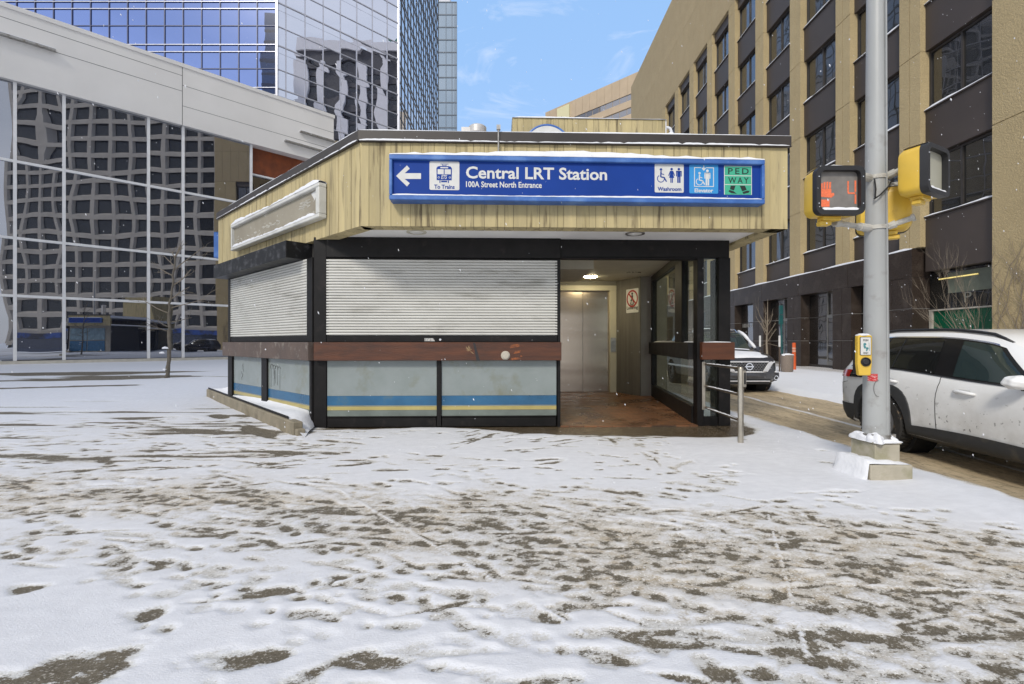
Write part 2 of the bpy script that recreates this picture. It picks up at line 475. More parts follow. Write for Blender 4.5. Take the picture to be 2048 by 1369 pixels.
    # banked snow along the kerb
    Z += .05 * np.exp(-((X - (CURB_X - .35)) / .22) ** 2) * sst(6.5, 3, Y) * 0.4
    Z = np.where((Y > 6.98) & (Y < 15) & (X > -2.7) & (X < 3.2), np.minimum(Z, .004), Z)
    ew = sst(CURB_X - .45, CURB_X, X); X = X + ew * .26 * (fbm(Y, Y * 0 + 3, .7, .7, 4, 220, .6) - .5)
    nx, ny = X.shape
    co = np.stack([X, Y, Z], -1).reshape(-1, 3).astype(np.float32)
    idx = np.arange(nx * ny).reshape(nx, ny)
    q = np.stack([idx[:-1, :-1], idx[1:, :-1], idx[1:, 1:], idx[:-1, 1:]], -1).reshape(-1, 4)
    me = bpy.data.meshes.new('plaza_pavement')
    me.vertices.add(len(co)); me.vertices.foreach_set('co', co.ravel())
    me.loops.add(q.size); me.loops.foreach_set('vertex_index', q.ravel().astype(np.int32))
    me.polygons.add(len(q)); me.polygons.foreach_set('loop_start', np.arange(0, q.size, 4, dtype=np.int32))
    me.polygons.foreach_set('loop_total', np.full(len(q), 4, np.int32))
    me.polygons.foreach_set('use_smooth', np.ones(len(q), bool))
    me.update(calc_edges=True)
    for nm, arr in (('cover', C), ('slush', slush), ('wet', wet)):
        a = me.attributes.new(nm, 'FLOAT', 'POINT'); a.data.foreach_set('value', arr.ravel().astype(np.float32))
    me.materials.append(plaza_mat())
    o = bpy.data.objects.new('plaza_pavement', me); COL.objects.link(o)
    tag(o, 'snow covered plaza pavement trampled into slush and footprints', 'pavement', kind='structure')

def plaza_mat():
    m, t, o = nt('trampled_snow')
    p = N(t, 'ShaderNodeBsdfPrincipled')
    at = lambda n: N(t, 'ShaderNodeAttribute', attribute_name=n).outputs['Fac']
    cov, slu, wet = at('cover'), at('slush'), at('wet')
    v = coords(t, (1, 1.6, 1)); v1 = coords(t)
    f1 = noise(t, v, 70, 6, .75); f2 = noise(t, v, 9, 5, .6); f3 = noise(t, v1, 160, 3, .6)
    k = math_(t, 'ADD', cov, math_(t, 'MULTIPLY', math_(t, 'SUBTRACT', f1, .5), 1.5))
    k = math_(t, 'ADD', k, math_(t, 'MULTIPLY', math_(t, 'SUBTRACT', f2, .5), .35))
    full = ramp(t, k, .34, .68)          # clean snow
    part = ramp(t, k, -.30, .16)         # thin slush to bare paving
    pave = mixc(t, ramp(t, f2, .3, .7), (.082, .068, .046), (.145, .122, .085))
    pave = mixc(t, ramp(t, f3, .45, .75), pave, (.20, .18, .145))
    pave = mixc(t, wet, pave, mixc(t, f2, (.060, .042, .022), (.105, .074, .042)))
    sl = mixc(t, ramp(t, f1, .35, .65), (.37, .305, .215), (.60, .565, .50))
    sl = mixc(t, math_(t, 'MULTIPLY', slu, .8, True), (.58, .58, .57), sl)
    sl = mixc(t, math_(t, 'MULTIPLY', slu, ramp(t, f2, .45, .7)), sl, (.40, .32, .21))
    crumb = noise(t, v1, 85, 2, .5); grit = noise(t, v1, 48, 3, .7)
    pave = mixc(t, math_(t, 'MULTIPLY', ramp(t, crumb, .60, .66), .6), pave, (.50, .47, .41))
    sl = mixc(t, math_(t, 'MULTIPLY', ramp(t, grit, .56, .70), .6), sl, (.22, .185, .13))
    sl = mixc(t, ramp(t, crumb, .60, .68), sl, (.76, .75, .73))
    c = mixc(t, part, pave, sl)
    sn = mixc(t, ramp(t, f2, .3, .7), (.645, .655, .69), (.72, .73, .765))
    sn = mixc(t, math_(t, 'MULTIPLY', math_(t, 'MULTIPLY', slu, slu), .55, True), sn, (.60, .55, .46))
    c = mixc(t, full, c, sn)
    L(t, c, p.inputs['Base Color'])
    L(t, mixc(t, part, mixc(t, wet, (.7,) * 3, (.22,) * 3), (.75,) * 3), p.inputs['Roughness'])
    p.inputs['Specular IOR Level'].default_value = .3
    hb = math_(t, 'ADD', math_(t, 'MULTIPLY', k, .6), math_(t, 'MULTIPLY', f3, .25))
    L(t, bumpn(t, hb, .5, .012), p.inputs['Normal'])
    L(t, p.outputs[0], o.inputs['Surface'])
    return m
make_plaza()

ROAD_Z = -.13
def road_mat():
    m, t, o = nt('sanded_road_slush')
    p = N(t, 'ShaderNodeBsdfPrincipled')
    v = coords(t, (1, .22, 1)); v1 = coords(t)
    a = noise(t, v, 3.2, 6, .62, .4); b = noise(t, v1, 15, 6, .82); g = noise(t, v, 14, 5, .65)
    c = mixc(t, ramp(t, a, .33, .62), (.33, .26, .17), (.60, .48, .31))
    c = mixc(t, ramp(t, g, .52, .74), c, (.17, .135, .09))
    c = mixc(t, ramp(t, b, .53, .66), c, (.58, .47, .32))
    c = mixc(t, math_(t, 'MULTIPLY', ramp(t, b, .34, .46, (1,) * 4, (0, 0, 0, 1)), .8), c, (.13, .10, .07))
    # snow left between the wheel tracks
    sep = N(t, 'ShaderNodeSeparateXYZ'); L(t, v1, sep.inputs[0])
    d = math_(t, 'ABSOLUTE', math_(t, 'SUBTRACT', sep.outputs['X'], madd(t, sep.outputs['Y'], .06, 5.15)))
    c = mixc(t, math_(t, 'MULTIPLY', ramp(t, math_(t, 'ADD', d, math_(t, 'MULTIPLY', math_(t, 'SUBTRACT', b, .5), .1)), .035, .07, (1,) * 4, (0, 0, 0, 1)), ramp(t, a, .2, .45)), c, (.72, .70, .68))
    L(t, c, p.inputs['Base Color']); p.inputs['Roughness'].default_value = .6
    L(t, bumpn(t, math_(t, 'ADD', math_(t, 'MULTIPLY', a, 1.2), math_(t, 'MULTIPLY', b, 1.0)), .7, .04), p.inputs['Normal'])
    L(t, p.outputs[0], o.inputs['Surface'])
    return m
FAR_X = 7.35
mb = MB()
xs = np.linspace(CURB_X - .4, FAR_X + .4, 60); ys = list(np.linspace(1.5, 18, 260)) + [25, 40, 70, 130]
ys = [-90, -40, -15, -2] + ys
Xr, Yr = np.meshgrid(xs, np.array(ys), indexing='ij')
Zr = ROAD_Z + .05 * (fbm(Xr, Yr, .35, .9, 5, 120, .6) - .5)
mb.grid([[(Xr[i, j], Yr[i, j], Zr[i, j]) for j in range(len(ys))] for i in range(len(xs))])
tag(mb.build('road', road_mat(), smooth='all'), 'one lane street of brown sanded slush', 'road', kind='structure')

# far pavement across the street, its snowy kerb, and the ground to the horizon
def far_mat():
    m, t, o = nt('far_pavement_snow')
    p = N(t, 'ShaderNodeBsdfPrincipled'); v = coords(t, (1, .5, 1)); v1 = coords(t)
    sep = N(t, 'ShaderNodeSeparateXYZ'); L(t, v1, sep.inputs[0])
    n = noise(t, v, 2.5, 6, .6); n2 = noise(t, v1, 30, 4)
    e = math_(t, 'MULTIPLY', math_(t, 'SUBTRACT', math_(t, 'ADD', sep.outputs['X'], math_(t, 'MULTIPLY', n, 1.6)), 13.9), 1.2, True)
    e = math_(t, 'MULTIPLY', e, math_(t, 'LESS_THAN', sep.outputs['X'], 15.2))
    w = math_(t, 'MULTIPLY', e, ramp(t, n2, .35, .6))
    c = mixc(t, w, mixc(t, n, (.70, .71, .74), (.77, .78, .81)), (.30, .25, .19))
    L(t, c, p.inputs['Base Color']); p.inputs['Roughness'].default_value = .7
    L(t, bumpn(t, math_(t, 'ADD', n, math_(t, 'MULTIPLY', n2, .2)), .4, .06), p.inputs['Normal'])
    L(t, p.outputs[0], o.inputs['Surface'])
    return m
FARM = far_mat()
mb = MB()
xs = np.concatenate([np.linspace(FAR_X, FAR_X + 1.4, 12), np.linspace(9.2, 16.5, 16)]); ys = np.concatenate([[-90, -40, -10], np.linspace(0, 40, 90), [60, 130]])
Xf, Yf = np.meshgrid(xs, ys, indexing='ij')
Zf = .0 + .03 * (fbm(Xf, Yf, 1.2, 1.2, 4, 140) - .5); Zf[0, :] = ROAD_Z - .03; Zf[1, :] -= .03
Xf[0, :] += .1 * (fbm(Yf[0, :], Yf[0, :] * 0, .8, .8, 3, 150) - .5); Xf[1, :] += .25 * (fbm(Yf[1, :], Yf[1, :] * 0, .8, .8, 3, 150) - .5)
mb.grid([[(Xf[i, j], Yf[i, j], Zf[i, j]) for j in range(len(ys))] for i in range(len(xs))])
tag(mb.build('far_sidewalk', FARM, smooth='all'), 'snowy pavement on the far side of the street', 'pavement', kind='structure')
mb = MB(); mb.quad((-1500, -1500, -.35), (1500, -1500, -.35), (1500, 1500, -.35), (-1500, 1500, -.35))
tag(mb.build('ground', SNOW), 'snowy city ground reaching the horizon', 'ground', kind='structure')
# ------------------------------------------------------------------ station kiosk (turned a little from the picture plane)
TH = rad(1.8); KC, KS = math.cos(TH), math.sin(TH); KP = Vector((-2.86, 7.0, 0))
def kx(p, y):      # un-rotated X of photo column p on the un-rotated line Y = y
    u = (p - CX) / F; b = y - 7
    return -2.86 + (u * (7 + KC * b) + 2.86 + KS * b) / (KC - u * KS)
def kt(p, x0, y0):  # run along the 45 degree wall from (x0, y0) to photo column p
    u = (p - CX) / F; a, b = x0 + 2.86, y0 - 7
    X0, Y0 = -2.86 + KC * a - KS * b, 7 + KS * a + KC * b
    return (X0 - u * Y0) / (u * (KC - KS) + KC + KS)
def kreal(x, y, z=0):
    a, b = x + 2.86, y - 7
    return Vector((-2.86 + KC * a - KS * b, 7 + KS * a + KC * b, z))
def kz(py, x, y): return H + (CY - py) * kreal(x, y)[1] / F
LCZ = 2.80
K = thing('station_kiosk', 'low octagonal concrete transit kiosk with closed shutters and an open elevator lobby', 'kiosk', KP, TH)
S2 = math.sqrt(.5)
D45, N45 = (-S2, S2), (-S2, -S2)       # run and outward normal of the left wall

BOARD = pbr('board_formed_concrete', (.52, .43, .225), .85, col2=(.41, .34, .19), scale=9, stretch=(1, 1, .12), tone=True, bump=.5, bscale=26, bstretch=(1, 1, .07),
            dirt=(.075, .055, .032), dirt_scale=3.4, dirt_stretch=(3.4, 3.4, .28), dirt_lo=.55, dirt_hi=.73)
COPING = pbr('brown_coping_metal', (.036, .029, .025), .45, vary=.15, scale=2)
SOFF = pbr('white_soffit_panel', (.90, .89, .87), .6, vary=.06, scale=1.5)
def shutter_mat():
    return pbr('ribbed_white_shutter', (.64, .635, .595), .45, col2=(.54, .535, .50), scale=1.2, stretch=(1, 1, 2), bump=.06, dirt=(.33, .32, .28), dirt_scale=1.6, dirt_stretch=(1, 1, 5), dirt_lo=.55, dirt_hi=.8)
SHUT = shutter_mat()
BELT = pbr('oiled_brown_timber', (.115, .036, .013), .5, col2=(.060, .020, .009), scale=5, stretch=(.35, .35, 3), bump=.25, bscale=40, bstretch=(.3, .3, 3), dirt=(.028, .014, .010), dirt_scale=3.0, dirt_stretch=(.6, .6, 1.4), dirt_lo=.52, dirt_hi=.85)
BELTG = pbr('weathered_grey_timber', (.125, .090, .075), .6, col2=(.085, .062, .052), scale=4, bump=.25, bscale=40, dirt=(.26, .23, .20), dirt_scale=5, dirt_lo=.56, dirt_hi=.72)
def panel_mat():
    m, t, o = nt('painted_frosted_glass')
    p = N(t, 'ShaderNodeBsdfPrincipled'); v = coords(t)
    n = noise(t, v, 2.4, 5, .6); n2 = noise(t, v, 70, 3, .6)
    c = mixc(t, ramp(t, n, .3, .7), (.21, .245, .24), (.265, .30, .305))
    c = mixc(t, math_(t, 'MULTIPLY', n2, .25), c, (.30, .33, .30))
    c = mixc(t, ramp(t, noise(t, coords(t, (1, 1, 1)), 1.6, 6, .65), .54, .74), c, (.19, .195, .14))
    L(t, c, p.inputs['Base Color']); p.inputs['Roughness'].default_value = .22; p.inputs['Specular IOR Level'].default_value = .4
    L(t, p.outputs[0], o.inputs['Surface']); return m
PANEL = panel_mat()
STB = pbr('blue_stripe_film', (.028, .125, .25), .3, vary=.12, dirt=(.10, .14, .13), dirt_scale=3, dirt_lo=.6, dirt_hi=.8)
STY = pbr('yellow_stripe_film', (.46, .38, .14), .3, vary=.1, dirt=(.33, .30, .15), dirt_scale=3, dirt_lo=.58, dirt_hi=.8)
STG = pbr('grey_green_glass_edge', (.17, .20, .18), .3, vary=.15)
CONC = pbr('smooth_grey_concrete', (.34, .31, .26), .8, col2=(.26, .235, .195), scale=2.5, bump=.15, bscale=50)
BROOM = pbr('ribbed_taupe_concrete', (.175, .165, .145), .85, col2=(.125, .117, .102), scale=12, stretch=(1, 1, .06), bump=.4, bscale=30, bstretch=(1, 1, .03))
LOBW = pbr('taupe_lobby_paint', (.25, .235, .19), .6, vary=.05)
CREAM = pbr('cream_door_frame', (.62, .58, .43), .5, vary=.05)
CEIL = pbr('lobby_ceiling_paint', (.62, .59, .48), .6, vary=.05)
GLS = clear_glass('side_glazing', (.80, .84, .80), 1.5, (.5, .52, .47), .018)
def floor_mat():
    m, t, o = nt('wet_brick_floor')
    p = N(t, 'ShaderNodeBsdfPrincipled'); v = coords(t)
    b = N(t, 'ShaderNodeTexBrick'); L(t, v, b.inputs['Vector']); b.inputs['Scale'].default_value = 1.0
    b.inputs['Brick Width'].default_value = .21; b.inputs['Row Height'].default_value = .105; b.inputs['Mortar Size'].default_value = .006
    b.inputs['Color1'].default_value = (.25, .11, .05, 1); b.inputs['Color2'].default_value = (.17, .075, .036, 1); b.inputs['Mortar'].default_value = (.05, .03, .02, 1)
    n = noise(t, v, 1.8, 6, .65)
    c = mixc(t, math_(t, 'MULTIPLY', ramp(t, n, .42, .70), .75), b.outputs['Color'], (.06, .036, .02))
    c = mixc(t, ramp(t, noise(t, v, 7, 6, .7), .62, .72), c, (.30, .24, .18))
    L(t, c, p.inputs['Base Color'])
    L(t, ramp(t, n, .35, .65, (.5,) * 3 + (1,), (.2,) * 3 + (1,)), p.inputs['Roughness'])
    L(t, bumpn(t, b.outputs['Fac'], .4, -.004), p.inputs['Normal'])
    L(t, p.outputs[0], o.inputs['Surface']); return m
def elev_mat():
    m, t, o = nt('brushed_elevator_steel')
    p = N(t, 'ShaderNodeBsdfPrincipled'); v = coords(t, (1, 1, 1))
    n = noise(t, coords(t, (.12, .12, 1)), 2.2, 2, .4); n2 = noise(t, coords(t, (2, 2, 120)), 4, 3)
    L(t, mixc(t, n, (.42, .34, .26), (.58, .51, .43)), p.inputs['Base Color'])
    p.inputs['Metallic'].default_value = 1.0; p.inputs['Roughness'].default_value = .26
    h = math_(t, 'ADD', math_(t, 'MULTIPLY', n, 1.0), math_(t, 'MULTIPLY', n2, .03))
    L(t, bumpn(t, h, .25, .03), p.inputs['Normal'])
    L(t, p.outputs[0], o.inputs['Surface']); return m

# --- canopy: fascia of upright boards round three sides
FZ0, FZ1, CZ1 = 2.725, 3.80, 3.93
FA = (kx(720, 6.13), 6.13); FBx = kx(1575, 6.13); TL = kt(437, *FA)
FL = (FA[0] - TL, FA[1] + TL)
BACKY = 14.6
def boards(mb, p0, p1, nrm, thick=.22, r=random.Random(3)):
    p0, p1 = Vector(p0), Vector(p1); d = (p1 - p0); ln = d.length; d = d / ln; s = 0
    while s < ln - 1e-3:
        w = r.choice((.085, .11, .14, .14, .17)) * (1 + r.uniform(-.08, .08)); e = min(ln, s + w)
        if ln - e < .05: e = ln
        k = r.uniform(-.004, .004); tn = r.uniform(.90, 1.07)
        g = .0025
        mb.wbox(p0, d, nrm, s + g, e - g, -thick, k, FZ0, FZ1, tone=tn)
        s = e
mb = MB()
boards(mb, FA, (FBx, 6.13), (0, -1))
core = .012
boards(mb, FL, FA, N45)
boards(mb, (FBx, 6.13), (FBx, BACKY), (1, 0))
boards(mb, (FL[0], BACKY), FL, (-1, 0))
mb.wbox(FA, (1, 0), (0, -1), 0, FBx - FA[0], -.2, -.008, FZ0 + .003, FZ1 - .003, tone=.16)
ln = TL / S2
mb.wbox(FA, D45, N45, 0, ln, -.2, -.008, FZ0 + .003, FZ1 - .003, tone=.16)
mb.build('fascia', BOARD, K)
# coping and the flat roof
def offs(poly, d):   # offset an open outline outward
    return poly
cop = MB()
co_o = .035
cop.wbox(FA, (1, 0), (0, -1), -.02, FBx - FA[0] + co_o, -.25, co_o, FZ1, CZ1)
cop.wbox(FA, D45, N45, -.02, ln + .02, -.25, co_o + .0015, FZ1 + .0015, CZ1 - .0015)
cop.wbox((FBx, 6.13), (0, 1), (1, 0), .25, BACKY - 6.13, -.25, co_o, FZ1 + .001, CZ1 - .001)
cop.wbox(FL, (0, 1), (-1, 0), 0, BACKY - FL[1], -.25, co_o, FZ1 + .001, CZ1 - .001)
# drip lip
cop.wbox(FA, (1, 0), (0, -1), 0, FBx - FA[0] + co_o, 0.0, co_o + .012, FZ1 - .018, FZ1 - .002)
cop.wbox(FA, D45, N45, 0, ln, 0.0, co_o + .013, FZ1 - .0185, FZ1 - .0025)
COPO = cop.build('roof_coping', COPING, K, bevel=.006)
sn = MB(); r = random.Random(8)
def snow_strip(mb, o, d, n, s0, s1, n0, n1, z, h, step=.16, gap=0.0, r=r, end=.25):
    """a soft ragged ridge of snow lying on a ledge"""
    k = max(2, int((s1 - s0) / step)); rows = []
    phase = r.random() * 9
    for i in range(k + 1):
        s = s0 + (s1 - s0) * i / k
        e = min(1, (s - s0) / end + .12, (s1 - s) / end + .12)
        hh = h * (.72 + .3 * math.sin(s * 1.7 + phase) + .25 * (r.random() - .5)) * math.sqrt(max(.05, e))
        if gap and r.random() < gap: hh *= .15
        j = (r.random() - .5) * .006
        P = lambda q, zz: (o[0] + d[0] * s + n[0] * q, o[1] + d[1] * s + n[1] * q, zz)
        w = n1 - n0
        rows.append([P(n0, z - .002), P(n0 + .02 * w, z + hh * .5), P(n0 + w * .18, z + hh * .9), P(n0 + w * .5, z + hh), P(n1 - w * .16 + j, z + hh * .92), P(n1 - w * .02 + j, z + hh * .5), P(n1 + j, z - .002)])
    mb.grid(rows)
    return mb
snow_strip(sn, FA, (1, 0), (0, -1), .0, FBx - FA[0] + .03, -.24, .03, CZ1, .03)
snow_strip(sn, FA, D45, N45, .0, ln, -.24, .03, CZ1, .025)
snow_strip(sn, FA, (1, 0), (0, -1), .0, FBx - FA[0], co_o - .004, co_o + .012, FZ1 - .003, .022, .05, .12, end=.1)
snow_strip(sn, FA, D45, N45, .0, ln, co_o - .004, co_o + .012, FZ1 - .003, .022, .05, .25, end=.1)
sn.build('snow', SNOW, COPO, smooth='all')
mb = MB()
mb.prism([(FA[0], 6.2), (FBx - .1, 6.2), (FBx - .1, BACKY), (FL[0] + .1, BACKY), (FL[0] + .1, FL[1])], 'z', 3.55, 3.80)
mb.build('roof', SNOW, K)
SZ = 2.765
mb = MB()
mb.prism([(FA[0] + .1, 6.33), (FBx - .2, 6.33), (FBx - .2, BACKY), (FL[0] + .2, BACKY), (FL[0] + .22, FL[1] + .1)], 'z', SZ, SZ + .1)
mb.build('soffit', SOFF, K)
for pxx in (833, 1270):
    X_, Y_ = kx(pxx, 6.62), 6.62
    mb = MB(); mb.ring((X_, Y_), .105, .135, 'z', SZ - .012, SZ + .01, 32)
    lr = mb.build('soffit_light', CEIL if pxx < 1000 else STEEL, K, smooth=True)
    mb = MB(); mb.lathe([(.0, -.022), (.06, -.018), (.104, 0.0), (.104, .01)], (X_, Y_, SZ - .004), 28)
    mb.build('lens', pbr('opal_lens', (.75, .74, .70), .35, vary=.02), lr, smooth=True)

# --- front wall
Y0 = 7.0
xe = kx(1121, Y0)           # end of the shuttered counter
xs0, xs1 = kx(653, Y0), kx(1114.5, Y0)
mb = MB()
mb.box(kx(627, Y0), kx(653, Y0), Y0, Y0 + .2, 0, SZ)
COLM = mb.build('corner_column', BLACKM, K, bevel=.008)
mb = MB(); mb.box(xs1 + .003, xe, Y0, Y0 + .2, 0, 2.47)
mb.build('column', BLACKM, K, bevel=.006)
mb = MB(); mb.box(kx(653, Y0) + .003, xe, Y0 - .03, Y0 + .12, 2.472, SZ - .002); mb.box(kx(653, Y0) + .003, xe, Y0 - .008, Y0 + .1, 2.45, 2.470)
mb.build('header_beam', BLACKM, K, bevel=.006)
def shutter(o, d, n, s0, s1, z0, z1, name='roller_shutter'):
    mb = MB(); k = 27; h = (z1 - z0) / k
    prof = [(0.0, -.016), (.10, -.018), (.16, .012), (.30, .018), (.60, .020), (.82, .016), (.93, .006), (.97, -.012), (1.0, -.016)]
    rows = [[], []]
    for i in range(k):
        for a, q in prof:
            for e, s in ((0, s0), (1, s1)):
                rows[e].append((o[0] + d[0] * s + n[0] * q, o[1] + d[1] * s + n[1] * q, z0 + (i + a) * h))
    m = (s0 + s1) / 2
    mb.grid([rows[0], rows[1]])
    mb.wbox(o, d, n, s0, s1, -.05, -.022, z0, z1)
    return mb.build(name, SHUT, K, smooth='all')
shutter((xs0, Y0), (1, 0), (0, -1), 0.004, xs1 - xs0 - .002, 1.345, 2.447)
mb = MB(); mb.box(xs0 + .003, xs1, Y0 - .01, Y0 + .08, 1.25, 1.342); mb.box(xs0 + .003, xs0 + .03, Y0 - .012, Y0 + .05, 1.343, 2.448); mb.box(xs1 - .03, xs1, Y0 - .012, Y0 + .05, 1.343, 2.448)
so_ = mb.build('shutter_frame', BLACKM, K, bevel=.004)
mb = MB()
a0 = kx(849, Y0 - .015)
mb.prism([(a0, 1.262), (kx(870, Y0 - .015), 1.262), (kx(866, Y0 - .015), 1.305), (a0, 1.305)], 'y', Y0 - .014, Y0 - .0105)
mb.build('paper_label', pbr('worn_white_label', (.6, .6, .58), .6, dirt=(.2, .2, .2), dirt_scale=60, dirt_lo=.5, dirt_hi=.6), so_)
mb = MB(); mb.lathe([(.0, -.012), (.014, -.012), (.02, -.006), (.02, .004)], (kx(880.5, Y0 - .015), Y0 - .012, 1.283), 20, axis='y')
mb.build('lock', CHROME, so_, smooth=True)
# timber belt: front, left, and the stub past the lobby opening
mb = MB(); mb.box(kx(627, Y0 - .1), kx(1123, Y0 - .1), Y0 - .1, Y0 - .004, .983, 1.247)
BE = mb.build('counter_ledge', BELT, K, bevel=.006)
mb = MB(); cxk = kx(1011, Y0 - .12)
mb.lathe([(.0, -.034), (.045, -.032), (.052, -.026), (.0525, -.006), (.064, -.004), (.066, .002)], (cxk, Y0 - .103, H + (CY - 711.5) * kreal(cxk, 6.9)[1] / F), 28, axis='y')
mb.build('round_button', pbr('ivory_plastic', (.48, .44, .37), .4, vary=.05), BE, smooth=True)
mb = MB()   # scuffed rust-orange paint and scratches beside the button
def decal(mb, pts, y): mb.prism([(kx(a, y), kz(b, kx(a, y), y)) for a, b in pts], 'y', y - .0012, y)
yb = Y0 - .1002
for pts in ([(946, 686), (950, 686), (960, 722), (953, 722)],):
    decal(mb, pts, yb)
mb.build('burn_mark', pbr('charred_timber', (.02, .018, .02), .5), BE)
mb = MB()
for pts in ([(1022, 690), (1039, 688), (1039, 694), (1020, 697)], [(1030, 703), (1041, 701), (1040, 706), (1027, 708)], [(1022, 717), (1036, 715), (1042, 718), (1024, 721)], [(1041, 711), (1046, 713), (1041, 715)]):
    decal(mb, pts, yb)
mb.build('orange_scrape', pbr('scraped_orange_wood', (.30, .085, .018), .5, dirt=(.12, .04, .018), dirt_scale=40, dirt_lo=.45, dirt_hi=.6), BE)
mb = MB()
for a, b, c, d_ in ((932, 694, 941, 703), (934, 702, 938, 692), (940, 694, 936, 703), (932, 698, 943, 699), (942, 704, 947, 708)):
    p, q = Vector((kx(a, yb), yb - .001, kz(b, kx(a, yb), yb))), Vector((kx(c, yb), yb - .001, kz(d_, kx(c, yb), yb))); mb.bar(p, q, .002, .006, (0, 0, 1))
mb.build('chalk_scratch', pbr('pale_scratch', (.45, .32, .16), .7), BE)

def lower_panels(o, d, n, cuts, zb, zt=.985):
    for s0, s1 in cuts:
        mb = MB(); q = lambda z0, z1, nn, mi: mb.wbox(o, d, n, s0, s1, -.03, nn, z0, z1, mi)
        q(zb, .258, .0, 3); q(.2605, .3130, .0006, 2); q(.3155, .3285, .0, 0); q(.331, .466, .0006, 1); q(.4685, zt, .0, 0)
        mb.build('stripe_panel', [PANEL, STB, STY, STG], K)
lower_panels((0, Y0 + .02), (1, 0), (0, -1), [(kx(653.5, Y0), kx(873, Y0)), (kx(883, Y0), kx(1113, Y0))], .172)
mb = MB(); mb.box(kx(873.5, Y0), kx(882.5, Y0), Y0 - .012, Y0 + .06, .02, .98)
mb.build('mullion', BLACKM, K, bevel=.004)
for a, b in ((653.5, 873), (883, 1113)):
    mb = MB(); mb.box(kx(a, Y0) + .003, kx(b, Y0) - .003, Y0 + .0, Y0 + .08, .012, .150); mb.box(kx(a, Y0) + .003, kx(b, Y0) - .003, Y0 - .006, Y0 + .05, .153, .169)
    mb.build('kick_plate', BLACKM, K, bevel=.008)

# --- left wall, 45 degrees back
LO = (kx(627, Y0), Y0)
sE = kt(460, *LO) / S2
mb = MB(); mb.wbox(LO, D45, N45, .30, sE + .06, -.15, .27, 2.475, FZ0 - .002)
mb.build('shutter_housing', pbr('peeling_black_panel', (.010, .010, .011), .45, vary=.2, scale=4, spec=.25, dirt=(.055, .055, .06), dirt_scale=7, dirt_stretch=(1, 1, 1.3), dirt_lo=.52, dirt_hi=.66), K, bevel=.006)
s_r = kt(616, *LO) / S2; s_m0, s_m1 = kt(537, *LO) / S2, kt(526, *LO) / S2; s_l = kt(463, *LO) / S2
shutter(LO, D45, N45, s_r, s_l, 1.345, 2.474)
mb = MB(); mb.wbox(LO, D45, N45, s_r, s_l, -.05, .012, 1.25, 1.342); mb.wbox(LO, D45, N45, .005, s_r - .003, -.1, .02, 1.249, 2.473); mb.wbox(LO, D45, N45, s_l + .002, sE + .05, -.1, .02, 1.249, 2.473)
mb.build('shutter_frame', BLACKM, K, bevel=.004)
mb = MB(); mb.wbox(LO, D45, N45, -.035, sE + .12, .004, .1, .983, 1.247)
mb.build('counter_ledge', BELTG, K, bevel=.006)
lower_panels(LO, D45, (N45[0], N45[1]), [(kt(622, *LO) / S2, s_m0), (s_m1, kt(468, *LO) / S2)], .02)
for a, b in ((s_m0 + .003, s_m1 - .003), (kt(467, *LO) / S2, sE + .03), (.003, kt(622.5, *LO) / S2)):
    mb = MB(); mb.wbox(LO, D45, N45, a, b, -.08, .03, 0, .98); mb.build('mullion', BLACKM, K, bevel=.004)
# graffiti on the left panels
mb = MB(); r = random.Random(5)
sg = kt(551, *LO) / S2
P = lambda s, z: (LO[0] + D45[0] * s + N45[0] * .002, LO[1] + D45[1] * s + N45[1] * .002, z)
for k in range(4):
    a = sg + .10 * (k - 1.5)
    mb.tube([P(a + .055 * math.cos(t), .80 + (.05 + .012 * k) * math.sin(t)) for t in np.linspace(.1, 2.9, 9)], .0055, 6)
for k in range(7):
    a = sg + r.uniform(-.2, .2); z1_ = r.uniform(.78, .83); mb.tube([P(a, z1_), P(a + .004, z1_ - r.uniform(.08, .34))], .0022, 5)
for k in range(6):
    s = kt(485, *LO) / S2 + r.uniform(-.05, .05); mb.tube([P(s, .85 - .05 * k), P(s + r.uniform(-.04, .04), .80 - .05 * k)], .004, 6)
mb.build('graffiti', pbr('faded_black_paint', (.11, .12, .12), .6), K)

# --- solid rear of the kiosk
mb = MB()
LE = (LO[0] + D45[0] * (sE + .02), LO[1] + D45[1] * (sE + .02))
mb.prism([(LO[0] + .05, Y0 + .12), (xe - .02, Y0 + .12), (xe - .02, 12.2), (LE[0] + .1, 12.2), (LE[0] + .1, LE[1] + .05)], 'z', 0, SZ - .003)
mb.build('wall', pbr('dark_kiosk_core', (.05, .048, .045), .7), K)
mb = MB(); mb.prism([(LE[0] + .02, LE[1] + .12), (LE[0] + .099, LE[1] + .12), (LE[0] + .099, 14.2), (LE[0] + .02, 14.2)], 'z', 0, SZ - .003)
mb.build('side_wall', CONC, K)
for q in (0, 1):
    a_, b_ = LE[1] + .25 + 1.95 * q, LE[1] + 2.1 + 1.95 * q
    mb = MB(); mb.box(LE[0] - .02, LE[0] + .018, a_, b_, 1.26, 2.46); mb.build('side_panel', pbr('pale_blue_panel', (.20, .30, .36), .25, vary=.15), K)
    mb = MB(); mb.box(LE[0] - .02, LE[0] + .018, a_, b_, .12, 1.16); mb.build('side_panel', STB, K)
# felt pen scribbles on the lobby ceiling
mb = MB(); r = random.Random(15)
for pa, pb, yy in ((1343, 1368, 8.9), (1257, 1282, 10.2)):
    xa_, xb_ = kx(pa, yy), kx(pb, yy)
    for k in range(9):
        x_ = xa_ + (xb_ - xa_) * k / 9 + r.uniform(0, .02); mb.bar((x_, yy + r.uniform(-.1, .1), LCZ - .062), (x_ + r.uniform(-.03, .04), yy + r.uniform(-.1, .1), LCZ - .062), .022, .003)
SCRIB = mb

